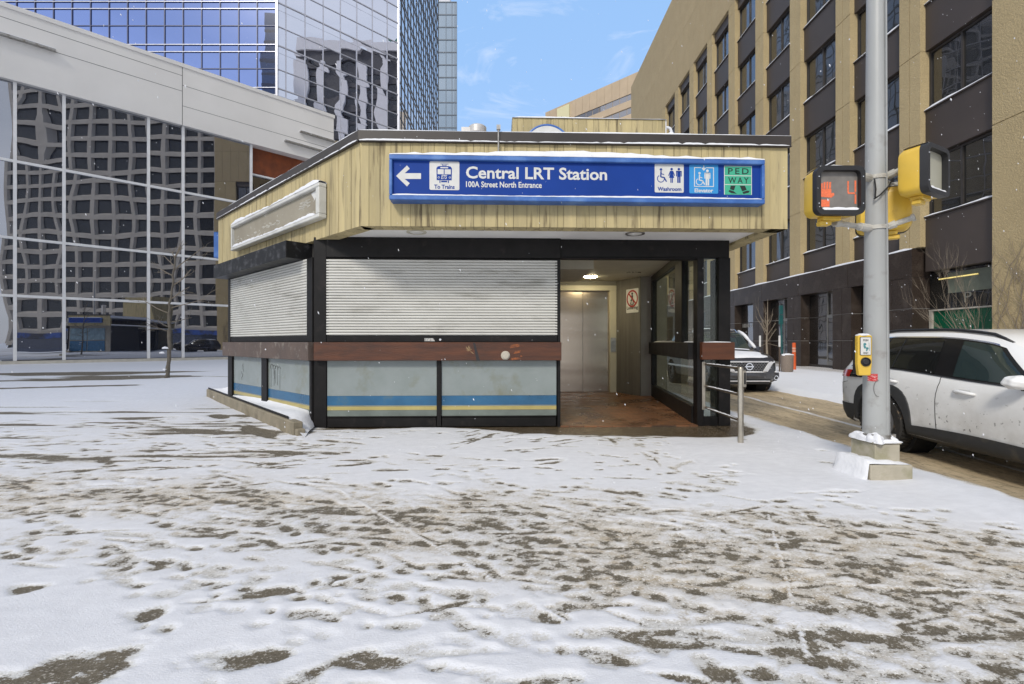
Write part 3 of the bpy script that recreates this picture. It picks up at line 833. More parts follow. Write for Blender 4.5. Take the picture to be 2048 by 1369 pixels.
# --- lobby
EY = 11.7
xd1 = kx(1218.5, EY); xf1 = kx(1232, EY); cx0, cy0 = kx(1281, 10.85), 10.85
cx1 = kx(1305, 10.85)
mb = MB(); mb.prism([(xe + .002, Y0 - .02), (kx(1395, Y0), Y0 - .02), (cx1 + .1, 10.9), (xf1 + .05, EY + .3), (xe - .05, EY + .3)], 'z', -.05, .022)
mb.build('lobby_floor', floor_mat(), K)
LCZ = 2.80
mb = MB(); mb.prism([(xe - .02, Y0 + .13), (3.1, Y0 + .13), (3.3, 12.2), (xe - .02, 12.2)], 'z', LCZ - .06, LCZ - .04)
mb.build('lobby_ceiling', CEIL, K)
SCRIB.build('graffiti', pbr('felt_pen_ink', (.06, .055, .03), .6), K)
mb = MB()     # dropped bulkhead over the elevator on the left
mb.prism([(xe + .02, 8.6), (kx(1187, 8.6), 8.6), (kx(1187, 8.6), 10.4), (xe + .02, 10.4)], 'z', LCZ - .24, LCZ - .062)
mb.build('ceiling_bulkhead', CEIL, K)
mb = MB(); lx, ly = kx(1181, 10.9), 10.9
mb.lathe([(.0, -.03), (.10, -.028), (.14, -.012), (.15, 0)], (lx, ly, LCZ - .061), 28)
mb.build('ceiling_light', pbr('glowing_lens', (.8, .75, .6), .4, emit=(1, .86, .55), estr=55.0), K, smooth=True)
doorT = kz(582, xd1, EY)
mb = MB(); mb.box(xe - .05, xf1 + .02, EY, EY + .3, kz(573, xd1, EY), LCZ - .05); mb.build('lobby_wall', LOBW, K)
mb = MB()
mb.box(xd1 + .003, xf1, EY - .05, EY + .1, .02, doorT); mb.box(xe - .05, xf1, EY - .05, EY + .1, doorT + .0, kz(572, xd1, EY))
fr_ = mb.build('elevator_frame', CREAM, K, bevel=.004)
mb = MB(); mb.box(xd1 + .02, xf1 - .02, EY - .062, EY - .05, kz(704, xd1, EY), kz(676, xd1, EY)); mb.lathe([(.0, -.014), (.022, -.013), (.026, -.008), (.026, .002)], ((xd1 + xf1) / 2, EY - .063, kz(683, xd1, EY)), 20, axis='y')
mb.build('call_panel', STEEL, fr_)
xm = kx(1166.5, EY); EL = elev_mat()
for a, b in ((xm - (xd1 - xm), xm - .004), (xm + .004, xd1)):
    mb = MB(); rr = [[(a + (b - a) * i / 8, EY + .055 + .003 * math.sin(j * .62) + .0015 * math.sin(j * 1.5 + 1 + .12 * i), .03 + (doorT - .035) * j / 24) for j in range(25)] for i in range(9)]
    mb.grid(rr); mb.build('elevator_door', EL, K, smooth='all', fix=False)
mb = MB(); mb.box(xe - .05, xd1, EY + .11, EY + .25, 0, doorT); mb.build('elevator_shaft', BLACKM, K)
# splayed ribbed wall and the concrete pier beside the glass
mb = MB(); mb.prism([(xf1 + .003, EY - .05), (cx0, cy0), (cx0 + .2, cy0 + .25), (cx0 + .2, EY + .3), (xf1 + .003, EY + .3)], 'z', .0, LCZ - .061)
mb.build('ribbed_wall', BROOM, K)
mb = MB(); mb.prism([(cx0 + .004, cy0 + .02), (cx1, cy0 + .02), (cx1 + .02, cy0 + .5), (cx0 + .2, cy0 + .5)], 'z', 0, LCZ - .062); mb.build('pier', CONC, K)
mb = MB(); mb.box(cx1 + .06, cx1 + .44, cy0 + .3, 14.2, 0, SZ - .003); mb.build('rear_block', pbr('tan_rear_concrete', (.36, .31, .2), .8, vary=.1, scale=3), K)
# header over the opening and the columns
c1a, c1b = kx(1395, Y0), kx(1408, Y0); c2a, c2b = kx(1438, Y0), kx(1461, Y0)
mb = MB(); mb.box(xe + .003, c2b - .002, Y0 + .03, Y0 + .16, 2.50, SZ - .002); mb.box(xe + .003, c1a, Y0 + .02, Y0 + .15, 2.475, 2.498)
mb.build('header_beam', BLACKM, K, bevel=.005)
mb = MB(); mb.box(c1a, c1b, Y0, Y0 + .16, 0, 2.499); mb.build('column', BLACKM, K, bevel=.005)
mb = MB(); mb.box(c2a, c2b, Y0, Y0 + .30, 0, 2.499); mb.build('column', BLACKM, K, bevel=.005)
mb = MB(); mb.box(kx(1405, 6.9), kx(1470, 6.9), Y0 - .1, Y0 - .003, .99, 1.247); b3 = mb.build('counter_ledge', BELT, K, bevel=.006)
mb = MB(); snow_strip(mb, (kx(1405, 6.9), Y0), (1, 0), (0, -1), 0.02, .42, .02, .1, 1.247, .018); mb.build('snow', SNOW, b3, smooth='all')
# glazed side wall
W0, W1 = Vector((c1a + .03, Y0 + .17)), Vector((cx1 + .02, cy0 - .01))
wd = (W1 - W0).normalized(); wl = (W1 - W0).length; wn = (-wd[1], wd[0])   # inward (towards the lobby)
def s_at(p):
    u = (p - CX) / F
    for i in range(2000):
        s = wl * i / 2000; q = kreal(W0[0] + wd[0] * s, W0[1] + wd[1] * s)
        if q[0] / q[1] <= u: return s
    return wl
sm0, sm1 = s_at(1370), s_at(1356); se = s_at(1309)
mb = MB(); mb.wbox(W0, wd, wn, 0.0, wl, -.06, .05, .0, .28); mb.build('glazing_rail', BLACKM, K, bevel=.006)
mb = MB(); mb.wbox(W0, wd, wn, .01, wl + .05, -.05, .10, .985, 1.245); mid = mb.build('glazing_rail', BLACKM, K, bevel=.006)
mb = MB(); snow_strip(mb, W0, wd, wn, .02, wl - .05, -.05, .02, 1.245, .03); mb.build('snow', SNOW, mid, smooth='all')
mb = MB(); mb.wbox(W0, wd, wn, 0, wl, -.05, .05, 2.60, LCZ - .06); mb.build('glazing_rail', BLACKM, K)
mb = MB(); mb.wbox(W0, wd, wn, sm0, sm1, -.055, .055, 1.247, 2.598); mb.build('mullion', BLACKM, K, bevel=.005)
mb = MB(); mb.wbox(W0, wd, wn, se, wl, -.055, .055, .282, .983); mb.wbox(W0, wd, wn, se, wl, -.055, .055, 1.247, 2.598); mb.build('mullion', BLACKM, K, bevel=.005)
for a, b, z0, z1 in ((0, se, .281, .984), (0, sm0, 1.246, 2.599), (sm1, se, 1.246, 2.599)):
    mb = MB(); mb.wbox(W0, wd, wn, a + .003, b - .003, -.006, .004, z0, z1); mb.build('window_pane', GLS, K)
mb = MB(); mb.box(c1b + .002, c2a - .002, Y0 + .06, Y0 + .07, .14, 2.498); mb.build('window_pane', GLS, K)
mb = MB(); mb.box(c1b + .002, c2a - .002, Y0 + .03, Y0 + .10, .0, .139); mb.build('kick_plate', BLACKM, K)
# --- roof-top room, conduit, gooseneck, vent
PY = 10.8
px0, px1 = kx(1025, PY), kx(1331, PY); pz = kz(236, px0, PY)
mb = MB(); boards_ = MB()
r2 = random.Random(6); s = px0
while s < px1 - .01:
    e = min(px1, s + r2.choice((.12, .15, .2, .24)));
    if px1 - e < .06: e = px1
    mb.box(s + .002, e - .002, PY + r2.uniform(-.003, .003), PY + 3.2, 3.7, pz, tone=r2.uniform(.82, 1.1)); s = e
PH = mb.build('roof_room', BOARD, K)
mb = MB(); snow_strip(mb, (px0, PY), (1, 0), (0, -1), -.01, px1 - px0 + .03, -1.2, .03, pz, .075, end=.12); mb.build('snow', SNOW, PH, smooth='all')
mb = MB(); zz = kz(252, px1, PY); x_ = px1
mb.tube([(x_ - .02, PY + .1, zz), (x_ + .09, PY + .1, zz), (x_ + .14, PY + .1, zz - .02), (x_ + .165, PY + .1, zz - .08), (x_ + .165, PY + .1, zz - .12)], .035, 12)
mb.tube([(x_ + .165, PY + .1, zz - .11), (x_ + .165, PY + .1, zz - .17), (x_ + .165, PY + .1, zz - .35)], [.05, .075, .085], 14)
mb.tube([(x_ + .01, PY + .02, zz + .12), (x_ + .01, PY + .02, zz - .5)], .02, 8)
mb.build('gooseneck_pipe', SNOW, PH, smooth=True)
xc_ = kx(997, 6.07); mb = MB(); mb.tube([(xc_, 6.075, 3.56), (xc_, 6.075, 4.0)], .012, 8); mb.box(xc_ - .025, xc_ + .025, 6.06, 6.10, 3.945, 4.005)
mb.build('conduit', STEEL, K, smooth=True)
mb = MB(); vx, vy = kx(955, 9.2), 9.2; vz = kz(254, vx, vy)
mb.lathe([(.14, 3.8 - vz), (.14, -.16), (.17, -.14), (.17, -.02), (.15, .0), (.0, .01)], (vx, vy, vz), 24)
mb.box(vx - .30, vx - .12, vy - .1, vy + .1, 3.8, vz - .05)
mb.build('roof_vent', pbr('pale_vent_metal', (.6, .58, .56), .5, metal=.5), K, smooth=True)

# --- planting bed with its kerb along the left wall
def cz(p, y): return px(p, y, F * H / (y - CY))
PBg = Vector((-2.90, 6.42)); PBe = Vector((-6.9, 10.95))
pd = (PBe - PBg).normalized(); pn = (-(-pd[1]), -pd[0])   # outward (towards the viewer, left)
pn = (pd[1] * -1, pd[0]) if False else (-pd[1], pd[0])
if pn[1] > 0: pn = (-pn[0], -pn[1])
PL = (PBe - PBg).length
BED = thing('planting_bed', 'snow filled planting bed behind a low concrete kerb beside the striped panels', 'planter', (PBg[0], PBg[1], 0))
KERB = pbr('stained_kerb_concrete', (.30, .26, .19), .85, col2=(.20, .175, .125), scale=5, bump=.35, bscale=40, dirt=(.11, .09, .06), dirt_scale=3, dirt_lo=.55, dirt_hi=.75)
mb = MB()
cut = [0, .32, 2.3, 4.2, PL]
for a, b in zip(cut[:-1], cut[1:]):
    mb.wbox(PBg, pd, pn, a + .003, b - .003, -.13, 0.0, -.05, .185 + .001 * a)
mb.wbox(PBg, pd, pn, -.10, .0, -.13, -.02, -.05, .10)
KB = mb.build('kerb', KERB, BED, bevel=.012)
mb = MB(); mb.wbox(PBg, pd, pn, .34, PL + .02, -.05, -.038, .19, .222); mb.build('metal_edging', BLACKM, KB)
mb = MB(); rows = []
nS, nW = 40, 12
for i in range(nS + 1):
    f = i / nS; a = PBg + pd * (PL * f - .05 if i else -.28); wq = Vector(LO) + Vector(D45) * ((sE + .1) * f) if i else Vector((LO[0] + .02, LO[1] - .02))
    a = a + Vector(pn) * -.055
    row = []
    for j in range(nW + 1):
        g = j / nW; p = a.lerp(wq, g)
        za = .205 if i > 2 else (.02, .10, .17)[i]; zb = (.24 + .17 * f) if i > 1 else (.03, .2)[i]
        z = za + (zb - za) * g ** 1.4 + .018 * math.sin(f * 9 + g * 3) * (g * (1 - g) * 4) + .012 * float(fbm(np.array(p[0]), np.array(p[1]), .25, .25, 3, 200) - .5)
        row.append((p[0], p[1], z))
    rows.append(row)
mb.grid(rows); mb.build('snow', SNOW, BED, smooth='all')
# ------------------------------------------------------------------ signs on the kiosk
SB = pbr('sign_deep_blue', (.010, .048, .27), .5, vary=.06, scale=1.5, spec=.15)
SBF = pbr('sign_frame_blue', (.045, .14, .43), .4, vary=.12, scale=3, dirt=(.12, .24, .5), dirt_scale=3)
SW = pbr('sign_reflective_white', (.62, .62, .60), .45, vary=.04, scale=8)
SLB = pbr('sign_light_blue', (.03, .27, .62), .4, vary=.05)
SGR = pbr('sign_teal_green', (.05, .40, .25), .4, vary=.06)
SBK = pbr('sign_black', (.012, .02, .02), .5)
ST = rad(2.3)
sy0 = 5.98; sx0 = (778 - CX) / F * sy0; SL_ = 4.743; SZ0, SZ1 = 3.008, 3.571
SGN = thing('station_sign', 'long blue light box sign reading Central LRT Station across the concrete fascia', 'sign', (sx0, sy0, SZ0), ST)
fr = .062
mb = MB()
mb.box(sx0, sx0 + SL_, sy0, sy0 + .20, SZ1 - fr, SZ1)
mb.box(sx0, sx0 + SL_, sy0, sy0 + .20, SZ0, SZ0 + fr)
mb.box(sx0, sx0 + fr * .6, sy0 + .001, sy0 + .199, SZ0 + fr + .001, SZ1 - fr - .001)
mb.box(sx0 + SL_ - fr * .6, sx0 + SL_, sy0 + .001, sy0 + .199, SZ0 + fr + .001, SZ1 - fr - .001)
mb.build('frame', SBF, SGN, bevel=.008)
yf = sy0 + .045
mb = MB(); mb.box(sx0 + .03, sx0 + SL_ - .03, yf, yf + .03, SZ0 + .02, SZ1 - .02); mb.build('face', SB, SGN)
mb = MB(); snow_strip(mb, (sx0, sy0), (1, 0), (0, -1), .005, SL_ - .005, -.20, .0, SZ1, .088, .1, end=.35); mb.build('snow', SNOW, SGN, smooth='all')
mb = MB(); snow_strip(mb, (sx0, sy0), (1, 0), (0, -1), .04, SL_ - .04, -.045, -.002, SZ0 + fr - .002, .022, .06, end=.05); mb.build('snow', SNOW, SGN, smooth='all')
sc_, ss_ = math.cos(ST), math.sin(ST)
def q2(p, y):       # photo pixel -> sign face (x, z)
    u = (p - CX) / F; d = .045
    a = (u * (sy0 + sc_ * d) - sx0 + ss_ * d) / (sc_ - u * ss_)
    Yr = sy0 + ss_ * a + sc_ * d
    return sx0 + a, H + (CY - y) / F * Yr
class Flat:         # thin raised shapes on the sign face
    def __init__(s, y, dy=.003): s.mb = MB(); s.y = y; s.dy = dy
    def poly(s, pts): s.mb.prism(pts, 'y', s.y - s.dy, s.y); return s
    def disc(s, c, r, seg=24): return s.poly([(c[0] + r * math.cos(2 * PI * k / seg), c[1] + r * math.sin(2 * PI * k / seg)) for k in range(seg)])
    def rect(s, x0, x1, z0, z1): return s.poly([(x0, z0), (x1, z0), (x1, z1), (x0, z1)])
    def rrect(s, x0, x1, z0, z1, r):
        pts = []
        for cx, cz_, a in ((x1 - r, z1 - r, 0), (x0 + r, z1 - r, 90), (x0 + r, z0 + r, 180), (x1 - r, z0 + r, 270)):
            for k in range(6): t = rad(a + 18 * k); pts.append((cx + r * math.cos(t), cz_ + r * math.sin(t)))
        return s.poly(pts)
    def stroke(s, p, q, w):
        p, q = Vector(p), Vector(q); d = (q - p).normalized(); n = Vector((-d[1], d[0])) * w / 2
        return s.poly([tuple(p + n), tuple(p - n), tuple(q - n), tuple(q + n)])
    def ring(s, c, r0, r1, a0=0, a1=2 * PI, seg=28): s.mb.ring(c, r0, r1, 'y', s.y - s.dy, s.y, seg, 0, a0, a1); return s
    def build(s, name, mat, parent): return s.mb.build(name, mat, parent)
def P2(pts): return [q2(a, b) for a, b in pts]
# arrow
Flat(yf).poly(P2([(792.3, 352.5), (814, 331.5), (819.5, 338), (809.5, 347), (842, 347), (842, 358.5), (809.5, 358.5), (819.5, 367), (814, 373.5)])).build('arrow', SW, SGN)
# tram plate
x0, z1 = q2(859, 323.2); x1, z0 = q2(918.8, 381.0)
tp = Flat(yf).rrect(x0, x1, z0, z1, .018).build('tram_plate', SW, SGN)
k = (x1 - x0) / 60.0; f = Flat(yf - .003, .0015)
ux = lambda a: x0 + (a - 859) * k
uz = lambda b: z1 - (b - 323.2) * k
f.poly([(ux(873.5), uz(361)), (ux(903.5), uz(361)), (ux(904), uz(337)), (ux(901.5), uz(333.5)), (ux(897), uz(332.5)), (ux(880), uz(332.5)), (ux(875.5), uz(333.5)), (ux(873), uz(337))])
f.rect(ux(882.5), ux(894.5), uz(365), uz(362)); f.rect(ux(879), ux(881), uz(366.5), uz(361.5)); f.rect(ux(896), ux(898), uz(366.5), uz(361.5))
f.rect(ux(884.5), ux(893), uz(331.8), uz(330.9)); f.rect(ux(881), ux(897), uz(328.9), uz(328.0)); f.stroke((ux(884.6), uz(331.5)), (ux(885.4), uz(328.6)), .005); f.stroke((ux(892.8), uz(331.5)), (ux(892), uz(328.6)), .005)
f.build('tram_pictogram', SB, tp)
f = Flat(yf - .0045, .001)
f.rect(ux(881), ux(896.5), uz(337), uz(334.6)); f.rect(ux(875.3), ux(887.6), uz(349), uz(339)); f.rect(ux(889.4), ux(901.8), uz(349), uz(339))
for c in (877.5, 899.8): f.ring((ux(c), uz(355.5)), .008, .0125, seg=14)
f.build('tram_windows', SW, tp)
text('ETS', ux(882.5), uz(358.4), .072, SW, tp, yf - .005, .0012, .0012, width=11.6 * k, shear=.25)
text('To Trains', ux(868.5), uz(378), .070, SB, tp, yf - .0035, .0012, .0022, width=41 * k)
# words
xa, zb = q2(932, 356.5); xb, _ = q2(1214, 356.5)
text('Central LRT Station', xa, zb, .205, SW, SGN, yf - .0015, .003, .0045, width=xb - xa, name='lettering')
xa, zb = q2(932, 374.3); xb, _ = q2(1083.5, 374.3)
text('100A Street North Entrance', xa, zb, .100, SW, SGN, yf - .0015, .003, .0022, width=xb - xa, name='lettering')
# washroom plate
def person(f, cx, zb, h, skirt=False):
    u = h / 24.0
    f.disc((cx, zb + 22.3 * u), 2.1 * u)
    if skirt:
        f.poly([(cx - 2.2 * u, zb + 19.6 * u), (cx + 2.2 * u, zb + 19.6 * u), (cx + 2.6 * u, zb + 14.5 * u), (cx + 4.1 * u, zb + 8 * u), (cx - 4.1 * u, zb + 8 * u), (cx - 2.6 * u, zb + 14.5 * u)])
        f.stroke((cx - 2.0 * u, zb + 19 * u), (cx - 4.9 * u, zb + 11.5 * u), 1.5 * u); f.stroke((cx + 2.0 * u, zb + 19 * u), (cx + 4.9 * u, zb + 11.5 * u), 1.5 * u)
        f.rect(cx - 2.0 * u, cx - .4 * u, zb, zb + 8 * u); f.rect(cx + .4 * u, cx + 2.0 * u, zb, zb + 8 * u)
    else:
        f.rect(cx - 2.7 * u, cx + 2.7 * u, zb + 9.5 * u, zb + 19.6 * u); f.rect(cx - 4.6 * u, cx - 3.1 * u, zb + 10.5 * u, zb + 19.6 * u); f.rect(cx + 3.1 * u, cx + 4.6 * u, zb + 10.5 * u, zb + 19.6 * u)
        f.rect(cx - 4.4 * u, cx + 4.4 * u, zb + 18 * u, zb + 19.6 * u)
        f.rect(cx - 2.7 * u, cx - .35 * u, zb, zb + 9.5 * u); f.rect(cx + .35 * u, cx + 2.7 * u, zb, zb + 9.5 * u)
def wheelchair(f, cx, zb, h):
    u = h / 28.0
    f.ring((cx, zb + 7.6 * u), 6.1 * u, 7.6 * u, a0=rad(150), a1=rad(375)); f.ring((cx, zb + 7.6 * u), 6.1 * u, 7.6 * u, a0=rad(120), a1=rad(150))
    f.disc((cx + .3 * u, zb + 25.6 * u), 2.5 * u)
    f.stroke((cx + .3 * u, zb + 22.4 * u), (cx - .2 * u, zb + 11 * u), 2.6 * u); f.stroke((cx - .3 * u, zb + 11.2 * u), (cx + 7 * u, zb + 9.6 * u), 2.4 * u)
    f.stroke((cx + 6.4 * u, zb + 10.2 * u), (cx + 11.4 * u, zb + 1.6 * u), 2.4 * u); f.stroke((cx + .4 * u, zb + 17.5 * u), (cx + 6.5 * u, zb + 15.6 * u), 1.5 * u)
def plate(a, b, c, d_, mat, rr=.016):
    x0, z1 = q2(a, b); x1, z0 = q2(c, d_)
    o = Flat(yf).rrect(x0, x1, z0, z1, rr).build('plate', mat, SGN)
    return o, (lambda p: x0 + (p - a) * (x1 - x0) / (c - a)), (lambda p: z1 - (p - b) * (z1 - z0) / (d_ - b)), (x1 - x0) / (c - a)
wp, ux, uz, k = plate(1309.3, 328, 1367.3, 386, SW)
f = Flat(yf - .003, .0015); wheelchair(f, ux(1321.5), uz(366), 28 * k); person(f, ux(1343), uz(366.3), 29 * k, True); person(f, ux(1357.5), uz(366.3), 29 * k)
f.build('washroom_pictogram', SB, wp)
text('Washroom', ux(1315), uz(382.5), .066, SB, wp, yf - .0035, .0012, .0022, width=47.5 * k)
ep, ux, uz, k = plate(1378.5, 329.8, 1436.2, 388, SLB)
f = Flat(yf - .003, .0015)
for a, b, c, d_ in ((1388, 335.0, 1402, 336.5), (1412, 335.0, 1427.5, 336.5), (1388, 373.0, 1427.5, 374.5), (1388, 336.5, 1389.5, 373), (1426, 336.5, 1427.5, 373)): f.rect(ux(a), ux(c), uz(d_), uz(b))
f.poly([(ux(1406.3), uz(331)), (ux(1408.3), uz(331)), (ux(1408.3), uz(337)), (ux(1411), uz(335.5)), (ux(1411), uz(338)), (ux(1407.3), uz(342)), (ux(1403.6), uz(338)), (ux(1403.6), uz(335.5)), (ux(1406.3), uz(337))])
wheelchair(f, ux(1398.5), uz(371.5), 26 * k); person(f, ux(1414.5), uz(371.8), 31 * k)
f.build('elevator_pictogram', SW, ep)
text('Elevator', ux(1389), uz(385.5), .068, SW, ep, yf - .0035, .0012, .0018, width=37 * k)
gp, ux, uz, k = plate(1448, 332, 1503.5, 390.5, SW, .003)
f = Flat(yf - .003, .0015)
for a, b in ((333.3, 351.2), (352.8, 369.2), (370.8, 390.3)): f.rect(ux(1449.3), ux(1502.2), uz(b), uz(a))
f.build('green_field', SGR, gp)
f = Flat(yf - .0045, .0012)
f.poly([(ux(1461), uz(372.2)), (ux(1470.5), uz(372.2)), (ux(1467.5), uz(382)), (ux(1459.5), uz(379.5))]); f.poly([(ux(1458.5), uz(381)), (ux(1466.5), uz(383.5)), (ux(1473), uz(388.5)), (ux(1462), uz(387.5)), (ux(1456.5), uz(384))])
f.poly([(ux(1479), uz(372.2)), (ux(1489.5), uz(372.2)), (ux(1493), uz(380.5)), (ux(1484), uz(383.5))]); f.poly([(ux(1484.5), uz(385)), (ux(1493.5), uz(382.0)), (ux(1499), uz(382.5)), (ux(1497), uz(386)), (ux(1486.5), uz(388.8))])
f.build('walking_feet', SBK, gp)
for w, a, b, z in (('PED', 1456, 1497, 348.6), ('WAY', 1456, 1497, 367.2)):
    text(w, ux(a), uz(z), .108, SBK, gp, yf - .005, .0012, .0012, width=(b - a) * k, space=1.35)

# blank light box on the angled fascia
BO = .012
bt0, bt1 = kt(637, FA[0] + N45[0] * .13, FA[1] + N45[1] * .13) / S2, kt(461, FA[0] + N45[0] * .13, FA[1] + N45[1] * .13) / S2
qa = Vector(FA) + Vector(D45) * bt0 + Vector(N45) * .13
zt, zb = kz(364, *qa), kz(434, *qa)
rp = kreal(*(Vector(FA) + Vector(D45) * bt0), zb)
BX = thing('blank_sign', 'empty grey light box with traces of removed lettering on the angled fascia', 'sign', (*(Vector(FA) + Vector(D45) * bt0), zb), TH, real=rp)
BGM = pbr('dull_silver_frame', (.62, .62, .585), .5, vary=.1)
BLK = pbr('stripped_sign_face', (.33, .30, .235), .55, col2=(.25, .22, .165), scale=2, dirt=(.46, .44, .38), dirt_scale=6, dirt_stretch=(1, 1, 2.5), dirt_lo=.60, dirt_hi=.72)
mb = MB()
mb.wbox(FA, D45, N45, bt0, bt1, BO, .13, zt - .055, zt); mb.wbox(FA, D45, N45, bt0, bt1, BO, .13, zb, zb + .055)
mb.wbox(FA, D45, N45, bt0, bt0 + .10, BO, .128, zb + .0553, zt - .0553); mb.wbox(FA, D45, N45, bt1 - .04, bt1, BO, .128, zb + .0553, zt - .0553)
mb.build('frame', BGM, BX, bevel=.01)
fmb = MB(); fmb.wbox(FA, D45, N45, bt0 + .05, bt1 - .03, BO, .075, zb + .05, zt - .05)
mb = MB(); snow_strip(mb, FA, D45, N45, bt0, bt1, BO, .13, zt, .075, .07, .06, end=.2); snow_strip(mb, FA, D45, N45, bt0 + .12, bt1 - .05, .078, .128, zb + .054, .05, .06, .12, end=.2)
mb.build('snow', SNOW, BX, smooth='all')
r = random.Random(2)
P = lambda s, z: (FA[0] + D45[0] * s + N45[0] * .0765, FA[1] + D45[1] * s + N45[1] * .0765, z)
ztr = pbr('glue_residue', (.55, .53, .47), .7)
for g0, g1, zc, hh in ((.62, .96, .30, .10), (.40, .60, .42, .05), (.10, .20, .60, .1)):
    for i in range(26):
        s = bt0 + (bt1 - bt0) * r.uniform(g0, g1); z = zb + (zt - zb) * zc + r.uniform(-hh, hh) * .5
        fmb.bar(P(s, z), P(s + r.uniform(.03, .12), z + r.uniform(-.02, .02)), .002, r.uniform(.004, .014), (0, 0, 1), mi=1)
face = fmb.build('face', [BLK, ztr], BX)
mb = MB(); sB = bt0 + .13; mb.add([P(sB, zt - .06), P(sB + .22, zt - .08), P(sB + .1, zt - .2)], [(0, 1, 2)]); mb.build('torn_corner', SW, face)

# blue light box on the far side wall, seen edge on
sx_, sy_ = FL[0], FL[1]
rp = kreal(sx_ - .08, sy_ + .1, 3.0)
BS = thing('side_sign', 'blue light box seen edge on at the end of the kiosk fascia', 'sign', (sx_ - .08, sy_ + .1, 3.0), TH, real=rp)
mb = MB(); mb.box(sx_ - .17, sx_ - .006, sy_ + .12, sy_ + 3.7, 3.02, 3.56); mb.build('frame', SBF, BS, bevel=.01)
mb = MB(); mb.box(sx_ - .174, sx_ - .171, sy_ + .2, sy_ + 3.6, 3.08, 3.50); mb.build('face', SB, BS)
mb = MB(); snow_strip(mb, (sx_, sy_ + .12), (0, 1), (-1, 0), 0, 3.5, .006, .17, 3.56, .06); mb.build('snow', SNOW, BS, smooth='all')

# no loitering sign on the ribbed wall
wa, wb = Vector((xf1 + .003, EY - .05)), Vector((cx0, cy0)); dd = (wb - wa).normalized(); ang = math.atan2(dd[1], dd[0])
def rib(p):
    u = (p - CX) / F
    for i in range(1000):
        q = wa.lerp(wb, i / 1000); k_ = kreal(*q)
        if k_[0] / k_[1] >= u: return q
    return wb
la, lb = rib(1253), rib(1277.5); w_ = (lb - la).length; zt_, zb_ = kz(580, *la), kz(627, *la)
NL = thing('no_loitering_sign', 'white No Loitering sign with a red ring on the ribbed lobby wall', 'sign', (la[0], la[1], zb_), TH + ang, real=kreal(la[0], la[1], zb_))
X0_, Y0_ = la[0], la[1] - .006
f = Flat(Y0_, .004).rrect(X0_, X0_ + w_, zb_, zt_, .02).build('plate', SW, NL)
hh = zt_ - zb_; cz_ = zt_ - w_ * .52; cx_ = X0_ + w_ / 2
ff = Flat(Y0_ - .004, .002); ff.ring((cx_, cz_), w_ * .37, w_ * .46); ff.stroke((cx_ - w_ * .27, cz_ + w_ * .27), (cx_ + w_ * .27, cz_ - w_ * .27), w_ * .09)
ff.build('red_ring', pbr('sign_red', (.35, .02, .02), .5), f)
ff = Flat(Y0_ - .004, .0015); ff.disc((cx_, cz_ + w_ * .26), w_ * .07); ff.rect(cx_ - w_ * .07, cx_ + w_ * .07, cz_ - w_ * .03, cz_ + w_ * .18); ff.stroke((cx_ - w_ * .05, cz_), (cx_ - w_ * .12, cz_ - w_ * .3), w_ * .06); ff.stroke((cx_ + w_ * .05, cz_), (cx_ + w_ * .1, cz_ - w_ * .3), w_ * .06); ff.rect(cx_ - w_ * .14, cx_ + w_ * .14, cz_ - w_ * .11, cz_ - w_ * .06)
ff.build('figure', SBK, f)
text('No', cx_, zb_ + hh * .28, w_ * .26, SBK, f, Y0_ - .005, .001, .003, align='CENTER', width=w_ * .32)
text('Loitering', cx_, zb_ + hh * .15, w_ * .24, SBK, f, Y0_ - .005, .001, .003, align='CENTER', width=w_ * .90)

# round sign half hidden behind the parapet
rx = kx(1094, PY - .03); rr_ = .54; rz_ = kz(249.5, rx, PY - .03) - rr_
RS = thing('round_sign', 'white round sign with a blue rim behind the roof parapet', 'sign', (rx, PY, rz_ - rr_), TH, real=kreal(rx, PY, rz_ - rr_))
mb = MB(); mb.lathe([(rr_, .0), (rr_, -.05), (rr_ - .03, -.06), (rr_ - .04, -.05)], (rx, PY - .01, rz_), 48, axis='y'); mb.build('rim', SBF, RS, smooth=True)
mb = MB(); mb.lathe([(.0, -.052), (rr_ - .045, -.05), (rr_ - .045, -.01)], (rx, PY - .01, rz_), 48, axis='y'); mb.build('face', SW, RS, smooth=True)
# ------------------------------------------------------------------ signal pole with its stepped base
PX, PYY = 3.43, 4.57
POLEM = pbr('painted_grey_pole', (.36, .37, .37), .45, col2=(.31, .32, .32), scale=3, stretch=(1, 1, .4), dirt=(.22, .21, .19), dirt_scale=5, dirt_lo=.6, dirt_hi=.8, bump=.04)
CB1 = pbr('mossy_base_concrete', (.44, .40, .32), .85, col2=(.34, .31, .24), scale=5, bump=.3, bscale=50, dirt=(.24, .23, .13), dirt_scale=4, dirt_lo=.5, dirt_hi=.75)
POLE = thing('signal_pole', 'tall grey steel signal pole on a stepped concrete base at the kerb', 'signal pole', (PX, PYY, 0))
mb = MB(); pts = []; rs = []
for z in np.linspace(.30, 8.5, 24): pts.append((PX, PYY, z)); rs.append(.110 - .0098 * (z - .3) + .0004 * (z - .3) ** 2)
mb.tube(pts, rs, 16); PO = mb.build('pole', POLEM, POLE, smooth=True)
mb = MB(); mb.bar((PX + .03, PYY - .10, .3), (PX + .022, PYY - .078, 8.0), .012, .012, (0, 1, 0)); mb.build('seam', POLEM, PO)
mb = MB()
for i in range(28):
    t0, t1 = 2 * PI * i / 28, 2 * PI * (i + 1) / 28
    q = lambda t: (PX - .05 + .028 * math.cos(t), PYY - .096 + .02 * abs(math.cos(t)), .82 + .075 * math.sin(t))
    mb.bar(q(t0), q(t1), .004, .004, (0, 1, 0))
mb.build('hand_hole_cover', pbr('dark_seam', (.2, .2, .2), .6), PO)
mb = MB(); mb.box(3.205, 3.585, 4.335, 4.78, -.05, .148); B1 = mb.build('base_block', CB1, POLE, bevel=.012, bseg=2)
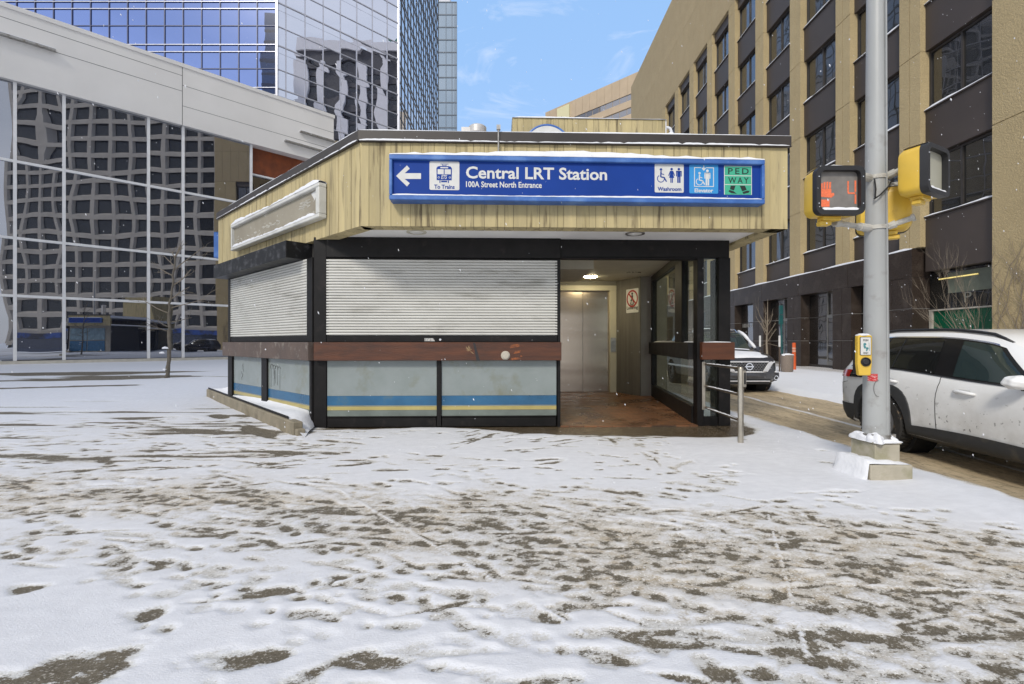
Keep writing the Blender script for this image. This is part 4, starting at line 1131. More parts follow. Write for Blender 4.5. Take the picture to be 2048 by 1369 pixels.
mb = MB(); mb.box(3.315, 3.545, 4.43, 4.745, .15, .315); mb.box(3.305, 3.555, 4.42, 4.755, .317, .335); B2 = mb.build('base_block', CB1, POLE, bevel=.010, bseg=2)
mb = MB(); mb.lathe([(.135, .337), (.135, .36), (.115, .39)], (PX, PYY, 0), 20)
for a in range(4):
    t = PI / 4 + a * PI / 2; mb.tube([(PX + .135 * math.cos(t), PYY + .135 * math.sin(t), .33), (PX + .135 * math.cos(t), PYY + .135 * math.sin(t), .40)], .016, 6)
mb.build('base_flange', STEEL, POLE, smooth=True)
def blob(mb, c, rx, ry, rz, seed, n=14, flat=True):
    r_ = random.Random(seed); rows = []
    ph = [r_.random() * 6 for _ in range(4)]
    for i in range(n + 1):
        t = (PI / 2 if flat else PI) * i / n - (0 if flat else PI / 2); row = []
        for j in range(2 * n + 1):
            a = 2 * PI * j / (2 * n)
            k = 1 + .12 * math.sin(3 * a + ph[0]) * math.cos(t) + .08 * math.sin(5 * a + ph[1]) * math.cos(t) + .05 * math.sin(7 * t + 2 * a + ph[2])
            row.append((c[0] + rx * k * math.cos(t) * math.cos(a), c[1] + ry * k * math.cos(t) * math.sin(a), c[2] + rz * k * math.sin(t)))
        rows.append(row)
    mb.grid(rows)
mb = MB(); blob(mb, (3.355, 4.48, .325), .065, .09, .085, 1); blob(mb, (3.50, 4.50, .325), .055, .08, .06, 2); blob(mb, (3.33, 4.62, .325), .05, .13, .07, 3); blob(mb, (3.53, 4.62, .325), .045, .13, .06, 4); blob(mb, (3.43, 4.44, .328), .12, .035, .03, 9)
mb.build('snow', SNOW, B2, smooth='all')
mb = MB(); rows = []
for i in range(25):
    row = []
    for j in range(21):
        f, g = i / 24, j / 20; x = 3.125 + .46 * f; y = 4.345 + .45 * g
        nz = float(fbm(np.array(x), np.array(y), .09, .09, 3, 210) - .5); e = min(1.0, .1 + 6 * g, .1 + 6 * (1 - g)) ** .5
        t_ = min(1, max(0, (x - 3.125 - .03 * nz) / .10)); t_ = t_ * t_ * (3 - 2 * t_)
        z = -.02 + (.185 + .03 * nz) * t_ * (e if x < 3.2 else 1)
        if x > 3.2: z = .1465 + (.018 + .03 * nz + .02 * (1 - f)) * min(1, e, .05 + 7 * (1 - f))
        row.append((x, y, z))
    rows.append(row)
mb.grid(rows); mb.build('snow', SNOW, B1, smooth='all')
# brackets
GAL = pbr('pale_bracket_paint', (.50, .49, .45), .5, vary=.1, scale=8, dirt=(.25, .23, .2), dirt_scale=9)
def polexy(z, a): rr = .112 - .0098 * (z - .3); return (PX + rr * math.cos(a), PYY + rr * math.sin(a), z)
LS_Y = 4.28           # left head centre line
arms = [((2.86, 4.33, 2.80), 2.785, 200), ((2.88, 4.33, 2.315), 2.315, 200), ((3.62, 4.36, 2.86), 2.80, 330), ((3.64, 4.38, 2.38), 2.33, 330), ((3.66, 4.62, 2.74), 2.74, 5), ((3.66, 4.64, 2.315), 2.315, 5)]
for e, z, a in arms:
    mb = MB(); p = Vector(polexy(z, rad(a))); q = Vector(e); d = (q - p)
    mb.tube([p, p + d * .3], .036, 10); mb.tube([p + d * .22, q], .024, 10); mb.tube([q - d * .12, q + Vector((0, 0, 0))], .034, 10)
    mb.build('bracket_arm', GAL, POLE, smooth=True)
for z in (2.79, 2.32):
    mb = MB(); rr = .112 - .0098 * (z - .3); mb.ring((PX, PYY), rr - .002, rr + .010, 'z', z - .018, z + .018, 24); mb.build('clamp_band', GAL, POLE, smooth=True)
mb = MB()
for s in (0, 1):
    q = [Vector((PX - .07 + .0 * s, PYY - .075, 2.76)), Vector((PX - .085, PYY - .11, 2.66)), Vector((PX - .09, PYY - .11, 2.58))] if s == 0 else [Vector((PX + .10, PYY - .07, 2.76)), Vector((PX + .03, PYY - .115, 2.68)), Vector((PX - .05, PYY - .115, 2.60)), Vector((PX - .09, PYY - .10, 2.57))]
    mb.tube(q, .007, 6)
mb.build('cable', DARKRUB, POLE, smooth=True)
mb = MB(); mb.lathe([(.110, .893), (.1105, .895), (.1105, .966), (.110, .968)], (PX, PYY, 0), 24)
mb.v = [v for v in mb.v]
st_ = MB()
for i in range(8):
    t0, t1 = rad(196 + i * 5.5), rad(196 + (i + 1) * 5.5); rr = .1055
    st_.quad((PX + rr * math.cos(t0), PYY + rr * math.sin(t0), .885), (PX + rr * math.cos(t1), PYY + rr * math.sin(t1), .885), (PX + rr * math.cos(t1), PYY + rr * math.sin(t1), .955), (PX + rr * math.cos(t0), PYY + rr * math.sin(t0), .955))
st_.build('red_sticker', pbr('red_sticker', (.55, .03, .03), .45, dirt=(.75, .5, .5), dirt_scale=90, dirt_stretch=(.3, .3, 2), dirt_lo=.55, dirt_hi=.6), PO)

YEL = pbr('signal_yellow', (.70, .46, .06), .4, vary=.06, scale=4, dirt=(.45, .27, .03), dirt_scale=5, dirt_lo=.62, dirt_hi=.85)
BLK = pbr('signal_black', (.018, .018, .02), .5, vary=.1)
def rr_pts(w, h, r, n=5):
    pts = []
    for cx, cz_, a in ((w - r, h - r, 0), (-w + r, h - r, 90), (-w + r, -h + r, 180), (w - r, -h + r, 270)):
        for k in range(n + 1): t = rad(a + 90 * k / n); pts.append((cx + r * math.cos(t), cz_ + r * math.sin(t)))
    return pts
def loft(mb, secs):
    n = len(secs[0][0])
    vs = [(p[0], y, p[1]) for pts, y in secs for p in pts]; fs = []
    for i in range(len(secs) - 1):
        for k in range(n): k2 = (k + 1) % n; fs.append((i * n + k, i * n + k2, (i + 1) * n + k2, (i + 1) * n + k))
    fs.append(tuple(range((len(secs) - 1) * n, len(secs) * n)))
    mb.add(vs, fs)
def ped_head(loc, rz, label, w=.415, lit=None):
    """walk signal facing local -Y; loc = centre of its front"""
    x, y, z = loc; T = thing('walk_signal', label, 'walk signal', (x, y, z), rz, 'walk signals on the grey pole'); h = w * .5
    mb = MB(); loft(mb, [(rr_pts(h, h, .06), .03), (rr_pts(h - .004, h - .004, .06), .16), (rr_pts(h - .02, h - .02, .06), .195), (rr_pts(h - .06, h - .06, .05), .215)])
    mb.xf(Matrix.Translation((x, y, z))); B_ = mb.build('housing', YEL, T, smooth=True)
    mb = MB(); mb.box(x - .10, x + .06, y + .05, y + .15, z - h - .035, z - h + .004); mb.box(x - .12, x - .02, y + .06, y + .13, z - h - .075, z - h - .036); mb.build('hinge_bracket', YEL, B_, bevel=.008)
    mb = MB(); n = len(rr_pts(1, 1, .1)); o_, i_ = rr_pts(h + .004, h + .004, .062), rr_pts(h - .035, h - .035, .04)
    vs = []; fs = []
    for pts, yy in ((o_, .032), (o_, -.028), (i_, -.028), (i_, .030)): vs += [(x + p[0], y + yy, z + p[1]) for p in pts]
    for i in range(3):
        for k in range(n): k2 = (k + 1) % n; fs.append((i * n + k, i * n + k2, (i + 1) * n + k2, (i + 1) * n + k))
    mb.add(vs, fs); V = mb.build('visor_frame', BLK, T, smooth=True)
    mb = MB()
    for a in (-1, 1):
        for b in (-.35, .35): mb.lathe([(.0, -.006), (.006, -.005), (.007, 0)], (x + a * (h - .016), y - .028, z + b * h * 1.6), 10, axis='y')
    mb.build('screw', CHROME, V)
    mb = MB(); mb.prism(rr_pts(h - .034, h - .034, .04), 'y', .018, .024); mb.xf(Matrix.Translation((x, y, z)))
    LN = mb.build('lens', pbr('grey_signal_lens', (.19, .175, .16), .35, vary=.10, scale=12) if lit else pbr('grey_signal_lens_pale', (.42, .41, .33), .4, vary=.05), T)
    mb = MB(); snow_strip(mb, (x - h, y), (1, 0), (0, -1), .03, 2 * h - .03, -.17, .02, z + h, .022, .05, end=.08)
    mb.build('snow', SNOW, T, smooth='all')
    mb = MB(); snow_strip(mb, (x - h, y), (1, 0), (0, -1), .035, 2 * h - .03, -.017, .024, z - h + .034, .028, .03, end=.03)
    mb.build('snow', SNOW, V, smooth='all')
    if lit:
        ORG = pbr('orange_signal_led', (.5, .09, .03), .5, emit=(1.0, .27, .13), estr=.26, kind='obj', scale=60, vary=.2)
        S = w / 96.0; ux = lambda a: x + (a - 1680.5) * S; uz = lambda b: z + (381 - b) * S; yy = y + .017
        f = Flat(yy, .0012)      # raised hand
        f.poly([(ux(1644), uz(389)), (ux(1644), uz(376)), (ux(1667.5), uz(376)), (ux(1667.5), uz(384)), (ux(1673), uz(384)), (ux(1673.5), uz(389)), (ux(1667.5), uz(393.5)), (ux(1648), uz(392))])
        for a, t in ((1646, 364), (1651.6, 361.5), (1657.2, 361), (1662.8, 361.5)): f.poly([(ux(a), uz(375.6)), (ux(a + 3.8), uz(375.6)), (ux(a + 4.3), uz(t)), (ux(a + .6), uz(t + 1))])
        f.rect(ux(1647), ux(1664), uz(412), uz(397.5))
        f.build('hand_symbol', ORG, LN)
        f = Flat(yy, .0012)
        for a0, b0, a1, b1 in ((1700, 360, 1703, 383), (1701, 383, 1716, 386), (1714.5, 359, 1717.8, 382), (1714.8, 387, 1718, 406)): f.rect(ux(a0), ux(a1), uz(b1), uz(b0))
        f.build('countdown_digit', ORG, LN)
    return T
ped_head((2.845, 4.22, 2.565), 0.0, 'walk signal facing the plaza with a lit orange hand and a 4', lit=True)
ped_head((3.675, 4.21, 2.735), rad(29), 'walk signal turned towards the street, its lens unlit and pale')
ped_head((3.585, 4.70, 2.50), rad(150), 'walk signal turned away, only its yellow back showing low behind the pole')

# push button
bx, by, bz0, bz1 = 3.205, 4.40, .945, 1.312
BT = thing('crossing_button', 'yellow push button box with a pictogram plate on the grey pole', 'push button', (bx, by, bz0), rad(-8))
mb = MB(); mb.prism([(bx - .048, bz0), (bx + .048, bz0), (bx + .058, bz0 + .10), (bx + .060, bz1 - .01), (bx + .050, bz1), (bx - .050, bz1), (bx - .060, bz1 - .01), (bx - .060, bz0 + .10)], 'y', by, by + .055)
BB = mb.build('housing', YEL, BT, bevel=.008)
mb = MB(); mb.box(bx - .045, bx + .075, by + .057, by + .12, bz0 + .01, bz1 - .012); mb.build('back_box', BLK, BT, bevel=.004)
mb = MB(); mb.lathe([(.0, -.014), (.022, -.014), (.032, -.004), (.036, -.012), (.040, -.012), (.042, .0)], (bx + .002, by - .001, bz0 + .125), 24, axis='y'); mb.build('button', BLK, BB, smooth=True)
pm = Flat(by - .001, .004).rrect(bx - .046, bx + .046, bz0 + .185, bz1 - .016, .008).build('plate_border', BLK, BB)
pm = Flat(by - .0055, .002).rrect(bx - .042, bx + .042, bz0 + .189, bz1 - .020, .006).build('pictogram_plate', SW, BB)
f = Flat(by - .0078, .001); f.disc((bx - .008, bz0 + .285), .012); f.poly([(bx - .022, bz0 + .275), (bx - .002, bz0 + .27), (bx + .004, bz0 + .25), (bx - .012, bz0 + .245)]); f.disc((bx + .012, bz0 + .247), .011); f.stroke((bx + .012, bz0 + .245), (bx + .006, bz0 + .222), .01); f.stroke((bx + .026, bz0 + .30), (bx + .03, bz0 + .225), .003)
f.build('pictogram', pbr('teal_print', (.05, .2, .22), .5), pm)
text('PUSH', bx, bz0 + .312, .026, SBK, pm, by - .0078, .001, .0006, align='CENTER', width=.042); text('ONLY', bx, bz0 + .197, .024, SBK, pm, by - .0078, .001, .0006, align='CENTER', width=.042)
mb = MB(); blob(mb, (bx, by + .04, bz1 - .004), .055, .045, .02, 3); mb.build('snow', SNOW, BB, smooth='all')

# ------------------------------------------------------------------ handrail by the entrance
hx, hy = 2.81, 5.96
HR = thing('handrail', 'three bar steel handrail beside the entrance with a capped post', 'handrail', (hx, hy, 0))
BRZ = pbr('dull_bronze_rail', (.13, .10, .07), .5, metal=.25, vary=.2, scale=6, dirt=(.10, .09, .07), dirt_scale=8)
STN = pbr('stainless_post', (.50, .46, .39), .33, metal=.85, vary=.1, scale=7)
mb = MB(); mb.tube([(hx, hy, -.02), (hx, hy, .92), (hx, hy, .938), (hx, hy, .945)], [.034, .034, .028, .012], 18); HP = mb.build('post', STN, HR, smooth=True)
mb = MB(); mb.box(hx + .012, hx + .05, hy - .044, hy - .022, .70, .90); HQ = mb.build('slot_box', STN, HP, bevel=.004)
mb = MB(); mb.box(hx + .020, hx + .042, hy - .047, hy - .0445, .735, .875); mb.build('slot', BLK, HQ)
ex, ey = c1b - .005, kreal(c1a, Y0)[1] - .02
for z, s in ((.925, .019), (.60, .019), (.285, .019)):
    mb = MB(); mb.tube([(hx, hy + .03, z), (ex + .02, ey, z)], s, 12); b_ = mb.build('rail', BRZ, HR, smooth=True)
    mb = MB(); snow_strip(mb, (hx, hy + .06), (0, 1), (-1, 0), .02, ey - hy - .25, -.012, .012, z + s - .003, .010, .05, .3); mb.build('snow', SNOW, b_, smooth='all')
mb = MB(); mb.box(ex - .035, ex + .012, ey - .008, ey + .012, .25, .96); mb.build('wall_plate', STN, HR, bevel=.004)

# ------------------------------------------------------------------ bare trees
BARK = pbr('grey_brown_bark', (.19, .165, .13), .9, col2=(.11, .095, .075), scale=22, stretch=(1, 1, .3), bump=.9, bscale=30, bstretch=(1, 1, .25))
TWIG = pbr('pale_twig_bark', (.26, .215, .16), .85, col2=(.17, .14, .105), scale=20)
def grow(mb, p, d, ln, r0, depth, rnd, up=.35, spread=.55, nb=(2, 4), seg=5):
    pts = [Vector(p)]; rs = [r0]; d = Vector(d).normalized()
    n = 5
    for i in range(n):
        d = (d + Vector((rnd.gauss(0, .12), rnd.gauss(0, .12), rnd.gauss(0, .06) + .05 * up))).normalized()
        pts.append(pts[-1] + d * ln / n); rs.append(r0 * (1 - .62 * (i + 1) / n))
    mb.tube(pts, rs, seg)
    if depth <= 0: return
    for k in range(rnd.randint(*nb)):
        t = rnd.uniform(.25, .95); i = min(n - 1, int(t * n)); q = pts[i].lerp(pts[i + 1], t * n - i)
        a = rnd.random() * 2 * PI; o = d.orthogonal().normalized(); o.rotate(Matrix.Rotation(a, 3, d))
        nd = (d * (1 - spread * .5) + o * spread + Vector((0, 0, up * .5))).normalized()
        grow(mb, q, nd, ln * rnd.uniform(.45, .7), max(.0025, rs[i] * .6), depth - 1, rnd, up, spread, nb, seg)

tx, ty = (333 - CX) / F * 16.6, 16.6
TR = thing('street_tree', 'thin leafless young tree with a broken crown in front of the left glass wall', 'tree', (tx, ty, 0))
mb = MB(); rnd = random.Random(21); pts = [(tx, ty, -.05)]; rs = [.09]
z = 0; q = Vector((tx, ty, 0))
while z < 4.1:
    z += .16; q = Vector((tx + .06 * z + .045 * math.sin(z * 2.1) + rnd.gauss(0, .012), ty + rnd.gauss(0, .012), z)); pts.append(q); rs.append(max(.028, .066 - .010 * z) * (1 + .16 * rnd.gauss(0, .7)))
mb.tube(pts, rs, 9)
tk = mb.build('trunk', BARK, TR, smooth='all')
for z, a, ln, tilt in ((1.55, 200, .9, .25), (1.75, 160, .85, .3), (1.85, 15, .9, .15), (2.1, 185, 1.3, .25), (2.35, 5, 1.3, .35), (2.6, 350, .9, .5), (3.1, 20, 1.0, .6), (3.4, 170, .7, .3), (3.6, 30, 1.5, 1.0), (3.8, 200, .6, .9), (4.0, 340, .5, 1.2), (4.05, 100, .5, 1.1), (4.0, 150, .45, .8)):
    i = min(len(pts) - 1, int(z / .16) + 1); mb = MB(); d = Vector((math.cos(rad(a)), math.sin(rad(a)) * .6, tilt))
    grow(mb, pts[i], d, ln * .85, .022, 2, rnd, .25, .6, (2, 4), 5); mb.build('limb', TWIG if z > 2 else BARK, TR, smooth='all')
mb = MB(); blob(mb, (tx + .02, ty - .1, 1.02), .1, .05, .07, 4); blob(mb, (tx - .1, ty - .06, .86), .09, .04, .06, 5); blob(mb, (tx, ty - .1, .3), .06, .03, .05, 6)
mb.build('snow', SNOW, tk, smooth='all')

sx1, sy1 = (1534 - CX) / F * 20.5, 20.5
TS = thing('staked_sapling', 'bare pale sapling tied between two stakes before the granite shopfront', 'tree', (sx1, sy1, 0))
mb = MB(); rnd = random.Random(3); pts = [(sx1, sy1, 0), (sx1, sy1, .8), (sx1 - .02, sy1, 1.25), (sx1 + .02, sy1, 2.0), (sx1 + .03, sy1, 3.05)]; mb.tube(pts, [.05, .045, .035, .022, .006], 8); mb.build('trunk', TWIG, TS, smooth='all')
for k in range(11):
    a = rnd.random() * 2 * PI; z = rnd.uniform(1.15, 2.0); mb = MB()
    grow(mb, (sx1, sy1, z), (math.cos(a) * .55, math.sin(a) * .55, 1.0), rnd.uniform(.6, 1.05), .016, 1, rnd, 1.0, .3, (1, 3), 5); mb.build('limb', TWIG, TS, smooth='all')
wire = MB()
for p, nm in ((1520, -1), (1559, 1)):
    qx = (p - CX) / F * 20.5; mb = MB(); mb.tube([(qx, 20.5, -.02), (qx, 20.5, 1.05)], .028, 8); s_ = mb.build('stake', pbr('weathered_stake', (.10, .07, .05), .8), TS, smooth=True)
    mb = MB(); mb.tube([(qx, 20.5, 1.05), (qx, 20.5, 1.52)], .04, 8); mb.build('white_cap', SW, s_, smooth=True)
    wire.tube([(qx, 20.5, 1.06), (sx1, sy1, 1.2)], .008, 5)
wire.build('tie_wire', TWIG, TS)

# wiry shrub and climber against the near pier across the street
SHB = thing('leafless_shrub', 'tall leafless multi stemmed shrub beside the tan pier', 'shrub', (15.1, 15.4, 0))
rnd = random.Random(12); fo = None
for k in range(5):
    mb = MB(); a = rnd.uniform(.6, 1.9) * PI
    grow(mb, (14.80 + rnd.gauss(0, .05), 15.25 + rnd.gauss(0, .1), 0), (-.02 + rnd.gauss(0, .05), .14 + rnd.gauss(0, .14), 1.0), rnd.uniform(2.0, 2.8), .018, 3, rnd, .8, .28, (3, 4), 4); mb.build('stem', TWIG, SHB)
CLM = thing('bare_climber', 'bare creeper spread over the tan concrete pier', 'climber', (14.95, 14.2, 0))
for k in range(16):
    mb = MB(); y_ = rnd.uniform(13.2, 15.1)
    pts = [Vector((14.965, y_, 0))]; d = Vector((0, rnd.gauss(0, .25), 1))
    for i in range(26):
        d = (d + Vector((0, rnd.gauss(0, .22), .05))).normalized(); q = pts[-1] + d * .17; q.x = 14.968; q.y = min(15.12, max(13, q.y)); pts.append(q)
    mb.tube(pts, [.014 - .0004 * i for i in range(len(pts))], 4)
    for j in range(10):
        i = rnd.randrange(3, len(pts)); q = pts[i]; e = [q]; dd = Vector((0, rnd.choice((-1, 1)) * .9, .8)).normalized()
        for m in range(5): dd = (dd + Vector((0, rnd.gauss(0, .3), .1))).normalized(); w = e[-1] + dd * .11; w.x = 14.97; w.y = min(15.13, w.y); e.append(w)
        mb.tube(e, [.006, .005, .005, .004, .003, .002], 3)
    mb.build('stem', TWIG, CLM)

# ------------------------------------------------------------------ small things on the far pavement
cx_, cy_ = (1574 - CX) / F * 20.3, 20.3
TUB = thing('concrete_planter', 'round tan concrete planter with a cap of snow on the far pavement', 'planter', (cx_, cy_, 0))
mb = MB(); mb.lathe([(.20, 0), (.235, .05), (.245, .68), (.25, .70), (.22, .71), (.21, .66)], (cx_, cy_, 0), 28); pt_ = mb.build('tub', pbr('tan_aggregate', (.23, .185, .15), .85, vary=.15, scale=40, bump=.3), TUB, smooth=True)
mb = MB(); blob(mb, (cx_, cy_, .68), .225, .225, .09, 11); mb.build('snow', SNOW, TUB, smooth='all')
ox, oy = (1588 - CX) / F * 22.0, 22.0
OB = thing('orange_bollard', 'slim orange delineator post with pale reflective bands behind the planter', 'bollard', (ox, oy, 0))
ORB = pbr('orange_plastic', (.62, .10, .02), .5, vary=.08, scale=6)
mb = MB(); mb.tube([(ox, oy, 0), (ox, oy, .6)], .085, 16); mb.tube([(ox, oy, .60), (ox, oy, 1.12), (ox, oy, 1.2), (ox, oy, 1.22)], [.078, .074, .08, .03], 16); mb.build('tube', ORB, OB, smooth=True)
for z in (.80, .92):
    mb = MB(); mb.ring((ox, oy), .076, .0795, 'z', z, z + .08, 18); mb.build('reflective_band', pbr('orange_white_band', (.65, .36, .26), .4), OB, smooth=True)
gx, gy = (1563 - CX) / F * 23.5, 23.5
TP = thing('teal_post', 'slim dark teal post with a tall box head before the granite wall', 'post', (gx, gy, 0), 0)
TEAL = pbr('dark_teal_paint', (.012, .085, .085), .4, vary=.15)
mb = MB(); mb.tube([(gx + .05, gy, 0), (gx - .02, gy, 2.2)], .045, 12); mb.build('pole', TEAL, TP, smooth=True)
mb = MB(); mb.box(gx - .11, gx + .05, gy - .06, gy + .06, 2.1, 2.55); mb.box(gx - .10, gx + .05, gy - .06, gy + .06, 2.58, 3.02); mb.build('box_head', TEAL, TP, bevel=.01)

# ------------------------------------------------------------------ falling snow
def flakes():
    r = np.random.default_rng(3); mb_v = []; mb_f = []
    n = 3000
    Yv = 2.2 + 14 * r.random(n) ** 1.6; Xv = (r.random(n) * 2.6 - 1.3) * Yv; Zv = H + (r.random(n) * 1.8 - .75) * Yv
    k = 0
    for i in range(n):
        x, y, z = Xv[i], Yv[i], Zv[i]
        if z < .1 or z > 9: continue
        if y > 5.9 and -7 < x < 3.7 and z < 6: continue
        s = .0009 * (1 + 3.0 * r.random() ** 2.5) * (1 + .06 * y); e = 1.0 + 2.2 * r.random()
        d = Vector((.35 + .4 * (r.random() - .5), .2 * (r.random() - .5), -1)).normalized(); a = d.orthogonal().normalized() * s; b = d.cross(a).normalized() * s; c = d * s * e; p = Vector((x, y, z)); o = len(mb_v)
        mb_v += [p + a, p + b, p - a, p - b, p + c, p - c]
        mb_f += [(o, o + 1, o + 4), (o + 1, o + 2, o + 4), (o + 2, o + 3, o + 4), (o + 3, o, o + 4), (o + 1, o, o + 5), (o + 2, o + 1, o + 5), (o + 3, o + 2, o + 5), (o, o + 3, o + 5)]
    m = MB(); m.add(mb_v, mb_f); o = m.build('falling_snow', SNOW, None, fix=False)
    tag(o, 'loose snowflakes drifting down through the air', 'snowfall', kind='stuff')
flakes()
# ------------------------------------------------------------------ cars
def lerp_tab(tab, x):
    xs_, ys_ = zip(*tab); return float(np.interp(x, xs_, ys_))
def smooth_tab(tab):
    xs_ = np.array([a for a, _ in tab], float); ys_ = np.array([b for _, b in tab], float)
    m = np.zeros(len(xs_)); d = np.diff(ys_) / np.diff(xs_)
    for i in range(1, len(xs_) - 1):
        if d[i - 1] * d[i] > 0: m[i] = 2 * d[i - 1] * d[i] / (d[i - 1] + d[i])
    m[0], m[-1] = d[0], d[-1]
    def f(x):
        x = min(max(x, xs_[0]), xs_[-1]); i = min(len(xs_) - 2, int(np.searchsorted(xs_, x, 'right') - 1)); i = max(i, 0)
        h = xs_[i + 1] - xs_[i]; t = (x - xs_[i]) / h
        return (2 * t ** 3 - 3 * t * t + 1) * ys_[i] + (t ** 3 - 2 * t * t + t) * h * m[i] + (-2 * t ** 3 + 3 * t * t) * ys_[i + 1] + (t ** 3 - t * t) * h * m[i + 1]
    return f
class Car:
    """body lofted from side profiles; local frame x forward from the rear bumper, y to the left, z up from the road"""
    def __init__(s, Lc, W, zb, belt, top, plan, roofw, glass0, glass1, wheels, rw):
        s.L, s.W, s.zb, s.belt, s.top, s.plan, s.roofw = Lc, W, smooth_tab(zb), smooth_tab(belt), smooth_tab(top), smooth_tab(plan), smooth_tab(roofw)
        s.wheels, s.rw = wheels, rw
    def section(s, x):
        w = s.plan(x) * s.W / 2; zb, bl, tp = s.zb(x), s.belt(x), s.top(x); bl = min(bl, tp - .012); rw_ = s.roofw(x) * s.W / 2
        rw_ = min(rw_, w * .985)
        h = bl - zb
        pts = [(0, zb), (w * .55, zb), (w * .86, zb + .01), (w * .965, zb + .06), (w * .985, zb + h * .25), (w * .998, zb + h * .5), (w, zb + h * .66), (w * .985, zb + h * .86), (w * .962, bl - .03), (w * .945, bl)]
        g = tp - bl; side = max(0.0, g - .07) if g > .12 else g * .45
        yt = rw_ if g > .12 else w * .92
        y0 = w * .935
        for k in (.12, .5, .88): pts.append((y0 + (yt - y0) * (k ** 1.15), bl + side * k))
        pts += [(yt - .012, bl + side), (yt * .955, bl + side + (g - side) * .42), (yt * .86, bl + side + (g - side) * .70), (yt * .6, bl + side + (g - side) * .90), (yt * .3, tp - (g - side) * .02), (0, tp)]
        return pts
    def ysurf(s, x, z):
        p = s.section(x)[2:]; zs_ = [a[1] for a in p]; ys_ = [a[0] for a in p]
        return float(np.interp(z, zs_, ys_))
    def body(s, nx=110):
        r_ = [s.L * (.5 - .5 * math.cos(PI * i / nx)) for i in range(nx + 1)]
        mb = MB(); rows = []
        for x in r_:
            p = s.section(x); row = [(x, -a, b) for a, b in p] + [(x, a, b) for a, b in reversed(p[1:-1])]
            row.append(row[0]); rows.append(row)
        mb.grid(rows)
        n = len(rows[0]) - 1
        mb.add([Vector(v) for v in rows[0][:-1]], [tuple(range(n))]); mb.add([Vector(v) for v in rows[-1][:-1]], [tuple(range(n - 1, -1, -1))])
        return mb
    def patch(s, mb, x0b, x1b, x0t, x1t, zl, zh, side, out=.004, nu=16, nv=8):
        rows = []
        for i in range(nu + 1):
            row = []
            for j in range(nv + 1):
                a, b = i / nu, j / nv; x = (x0b + (x1b - x0b) * a) * (1 - b) + (x0t + (x1t - x0t) * a) * b
                zlo = zl(x) if callable(zl) else zl; zhi = zh(x) if callable(zh) else zh
                z = zlo + (zhi - zlo) * b
                row.append((x, side * (s.ysurf(x, z) + out), z))
            rows.append(row)
        mb.grid(rows); return mb
def wheel(T, xc, yc, rw, w, side, tyre, rimm, hub):
    mb = MB(); o = side
    prof = [(rw * .60, -w / 2), (rw * .93, -w / 2), (rw * .985, -w * .42), (rw, -w * .25), (rw, w * .25), (rw * .985, w * .42), (rw * .93, w / 2), (rw * .62, w / 2 - .01), (rw * .60, w * .3)]
    mb.lathe([(a, b * o) for a, b in prof], (xc, yc, rw), 40, axis='y')
    for k in range(44):     # tread lugs
        a = 2 * PI * k / 44; c_, s_ = math.cos(a), math.sin(a)
        mb.bar((xc + c_ * rw * .995, yc - w * .45, rw + s_ * rw * .995), (xc + c_ * rw * .995, yc + w * .45, rw + s_ * rw * .995), .022, .016, (c_, 0, s_))
    Wo = mb.build('wheel', tyre, T, smooth=True)
    mb = MB(); yo = yc + side * w * .32
    mb.ring((xc, rw), rw * .54, rw * .61, 'y', yo - .04, yo + .02, 32); mb.lathe([(.0, side * .01), (rw * .14, side * .008), (rw * .16, -side * .03)], (xc, yo, rw), 18, axis='y')
    for k in range(5):
        a = 2 * PI * k / 5 + .3; p0 = Vector((xc + math.cos(a) * rw * .12, yo, rw + math.sin(a) * rw * .12)); p1 = Vector((xc + math.cos(a) * rw * .57, yo - side * .008, rw + math.sin(a) * rw * .57)); mb.bar(p0, p1, .055, .03, (0, 1, 0))
    mb.build('rim', rimm, Wo, smooth=True)
    return Wo
def cut_arches(me_mb, car, name, mat, T, rr):
    o = me_mb.build(name, mat, T, smooth=True, weld=.0005)
    off = OFF[T.name]
    for i, (xc) in enumerate(car.wheels):
        c = MB(); c.lathe([(rr, -3), (rr, 3)], (0, 0, 0), 40, axis='y'); c.xf(Matrix.Translation((xc, 0, car.rw)))
        co = c.build('cutter', mat, None)
        md = o.modifiers.new('cut', 'BOOLEAN'); md.object = co; md.operation = 'DIFFERENCE'; md.solver = 'EXACT'
        # keep the cutter in the body's own frame
        co.parent = None; co.matrix_world = Matrix.Identity(4)
        o_par = o.parent; o.parent = None
        bpy.context.view_layer.update()
        dg = bpy.context.evaluated_depsgraph_get(); me = bpy.data.meshes.new_from_object(o.evaluated_get(dg), depsgraph=dg)
        o.modifiers.clear(); o.data = me; o.parent = o_par
        bpy.data.objects.remove(co)
    return o

def paint(name, col, splash, lo=.62, hi=.70, grime=(.30, .27, .22)):
    m, t, o = nt(name)
    p = N(t, 'ShaderNodeBsdfPrincipled'); v = coords(t, (1, 1, 1), 'obj')
    sep = N(t, 'ShaderNodeSeparateXYZ'); L(t, v, sep.inputs[0])
    low = ramp(t, sep.outputs['Z'], .25, .95, (1,) * 4, (0, 0, 0, 1))
    sp = ramp(t, madd(t, noise(t, v, 21, 2, .5), 1.0, 0), lo, lo + .03)
    veil = math_(t, 'MULTIPLY', ramp(t, noise(t, v, 3, 6, .65), .35, .75), math_(t, 'MULTIPLY', low, .8))
    c = mixc(t, veil, c4(col), c4(grime))
    c = mixc(t, math_(t, 'MULTIPLY', sp, low), c, c4(splash))
    L(t, c, p.inputs['Base Color']); p.inputs['Roughness'].default_value = .38; p.inputs['Coat Weight'].default_value = .7; p.inputs['Coat Roughness'].default_value = .06
    L(t, p.outputs[0], o.inputs['Surface']); return m
CLAD = pbr('grey_black_cladding', (.030, .031, .033), .6, vary=.1, kind='obj', scale=4, dirt=(.10, .085, .06), dirt_scale=4, dirt_lo=.6, dirt_hi=.8)
